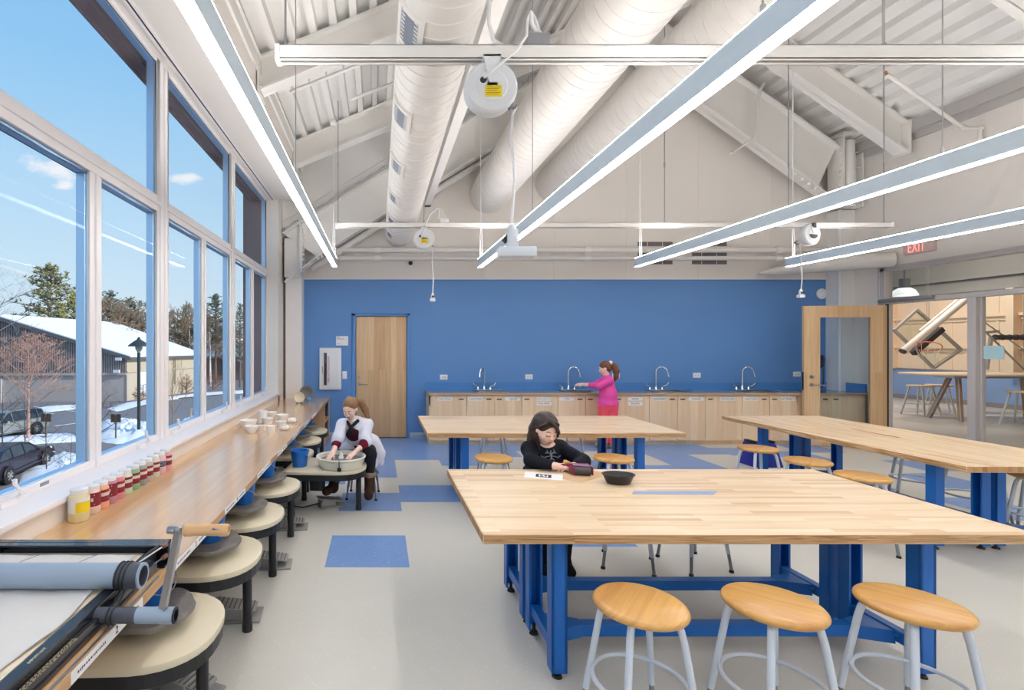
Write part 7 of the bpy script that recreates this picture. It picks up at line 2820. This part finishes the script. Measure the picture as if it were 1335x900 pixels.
bare_tree('low dark bare shrub on the bluish snow patch', Vector((-12.6, 20.3, GZ)), 2.0, 1.2, 68, BARKD, 5, .5, 'bare trees in the car park', r0=.02, first=.05)
bare_tree('thin staked sapling in front of the tan barn wall', GP(226, 572), 4.6, .5, 66, BARKB, 5, .8, 'bare trees in the car park', r0=.06, first=.3)
for px, py, Y, h_, lab in ((243, 517, 58, 2.2, 'reddish round bush against the tan barn wall'), (278, 514, 62, 2.4, 'reddish round bush in front of the far house'), (182, 524, 49, 1.5, 'low tan bush beside the barn door')):
    bare_tree(lab, TB(px, Y), h_, 1.3, int(px), plain('bush_twigs', rgb(138, 100, 88), .9), 6, .5, 'bushes by the barn', r0=.10, name='bush', first=.05)
t = thing('support_frame', 'pale wooden stake frame on the snow by the far casement', 'stake', GP(250, 563))
mb = MB()
p = GP(245, 563)
mb.bar(p, p + Vector((.25, 0, 1.5)), .09, .09).bar(p + Vector((.2, 0, 1.45)), p + Vector((1.0, 0, 1.5)), .08, .08)
mb.build('stakes', plain('pale_stake', rgb(206, 190, 160), .7), t)
# house far behind
t = thing('house', 'distant house with a grey snowy roof and a brick chimney', 'house', TB(292, 80))
mb = MB()
x0, x1 = TB(262, 80).x, TB(340, 80).x
mb.box(x0, x1, 80, 88, GZ, .2)
mb.build('house_wall', plain('brick_wall_far', rgb(150, 120, 110), .8), t)
mb = MB()
mb.prism([(79.2, -.4), (84, 1.6), (88.8, -.4), (88.8, -.1), (84, 1.95), (79.2, -.1)], x0 - .6, x1 + .6, 'yz')
mb.build('house_roof', plain('roof_grey_snow', rgb(150, 156, 168), .8, vary=.15, scale=.5), t)
mb = MB()
cx_ = TB(281, 84).x
mb.box(cx_ - .7, cx_ + .7, 83.4, 84.6, 1.2, 2.9)
mb.build('chimney', plain('chimney_brick', rgb(140, 92, 80), .8), t)

# ================================================================ sky, sun and added hall light
w = bpy.data.worlds.new('World')
SC.world = w
w.use_nodes = True
nt = w.node_tree
nt.nodes.clear()
out = N(nt, 'ShaderNodeOutputWorld')
bg = N(nt, 'ShaderNodeBackground')
bg.inputs['Strength'].default_value = 1.0
nt.links.new(bg.outputs[0], out.inputs[0])
tc = N(nt, 'ShaderNodeTexCoord')
sep = N(nt, 'ShaderNodeSeparateXYZ')
nt.links.new(tc.outputs['Generated'], sep.inputs[0])
rp = ramp(nt, [(.0, rgb(222, 234, 240)), (.06, rgb(216, 236, 247)), (.22, rgb(192, 225, 248)), (.45, rgb(150, 204, 244)), (.8, rgb(112, 174, 234))])
nt.links.new(sep.outputs[2], rp.inputs[0])


def mth(op, a, b=None, c=None):
    n = N(nt, 'ShaderNodeMath', operation=op)
    for i, x in enumerate((a, b, c)):
        if x is None: continue
        if hasattr(x, 'links'): nt.links.new(x, n.inputs[i])
        else: n.inputs[i].default_value = x
    return n.outputs[0]


ysafe = mth('MAXIMUM', sep.outputs[1], .05)
uu, vv = mth('DIVIDE', sep.outputs[0], ysafe), mth('DIVIDE', sep.outputs[2], ysafe)
nz = N(nt, 'ShaderNodeTexNoise')
nz.inputs['Scale'].default_value = 26
nz.inputs['Detail'].default_value = 6
cm = N(nt, 'ShaderNodeCombineXYZ')
nt.links.new(uu, cm.inputs[0])
nt.links.new(mth('MULTIPLY', vv, 1.8), cm.inputs[1])
nt.links.new(cm.outputs[0], nz.inputs['Vector'])
mask = None
# small fair-weather clouds and two thin pale streaks, by direction
for px, py, sx, sy, sl in ((66, 219, 44, 15, -.22), (84, 241, 18, 8, 0), (243, 232, 24, 10, -.1), (22, 353, 40, 2.6, -.30), (226, 347, 9, 2.2, -.3)):
    du = mth('SUBTRACT', uu, (px - CX) / F)
    dv = mth('SUBTRACT', mth('SUBTRACT', vv, (CY - py) / F), mth('MULTIPLY', du, sl))
    r2 = mth('ADD', mth('POWER', mth('ABSOLUTE', mth('DIVIDE', du, sx / F)), 2.0), mth('POWER', mth('ABSOLUTE', mth('DIVIDE', dv, sy / F)), 2.0))
    k = mth('ADD', mth('SUBTRACT', 1.0, r2), mth('MULTIPLY', mth('SUBTRACT', nz.outputs['Fac'], .5), 3.2 if sy > 5 else 1.2))
    k = mth('MULTIPLY', mth('MINIMUM', mth('MAXIMUM', mth('MULTIPLY', k, .9), 0.0), 1.0), .92 if sy > 5 else .6)
    mask = k if mask is None else mth('MAXIMUM', mask, k)
mx = N(nt, 'ShaderNodeMix', data_type='RGBA')
nt.links.new(mask, mx.inputs['Factor'])
nt.links.new(rp.outputs[0], mx.inputs['A'])
mx.inputs['B'].default_value = rgb(250, 250, 252)
nt.links.new(mx.outputs['Result'], bg.inputs['Color'])

sun = bpy.data.lights.new('sun', 'SUN')
sun.energy = 4.2
sun.color = (1, .93, .82)
sun.angle = .009
so = bpy.data.objects.new('sun', sun)
COL.objects.link(so)
sd = Vector((1, -.16, .56)).normalized()        # towards the sun
so.rotation_euler = (-sd).to_track_quat('-Z', 'Y').to_euler()

for x, y, e in ((11.0, 8.5, 130), (13.5, 12.5, 150), (11.0, 14.5, 110), (13.0, 5.5, 80)):  # added area lights without fixtures, to brighten the hall
    l = bpy.data.lights.new('hall_fill_light', 'AREA')
    l.energy, l.size, l.size_y, l.shape = e, 1.2, .3, 'RECTANGLE'
    l.color = (1, .93, .84)
    lo = bpy.data.objects.new('hall_fill_light', l)
    COL.objects.link(lo)
    lo.location = (x, y, 4.9)

# ================================================================ camera
cam = bpy.data.cameras.new('camera')
cam.sensor_width = 36
cam.sensor_fit = 'HORIZONTAL'
cam.lens = F / 1335 * 36
cam.shift_x = (1335 / 2 - CX) / 1335
cam.shift_y = (CY - 450) / 1335
cam.clip_start, cam.clip_end = .05, 500
co = bpy.data.objects.new('camera', cam)
COL.objects.link(co)
co.location = (0, 0, EYE)
co.rotation_euler = (PI / 2, 0, 0)
SC.camera = co
SC.view_settings.view_transform = 'Standard'
SC.view_settings.look = 'None'
SC.view_settings.gamma = 1
SC.view_settings.exposure = 0
SC.view_settings.use_curve_mapping = False
SC.cycles.max_bounces = 8
SC.cycles.diffuse_bounces = 5
SC.cycles.transparent_max_bounces = 16
SC.cycles.caustics_reflective = False
SC.cycles.caustics_refractive = False
SC.cycles.sample_clamp_indirect = 6
SC.cycles.use_denoising = True
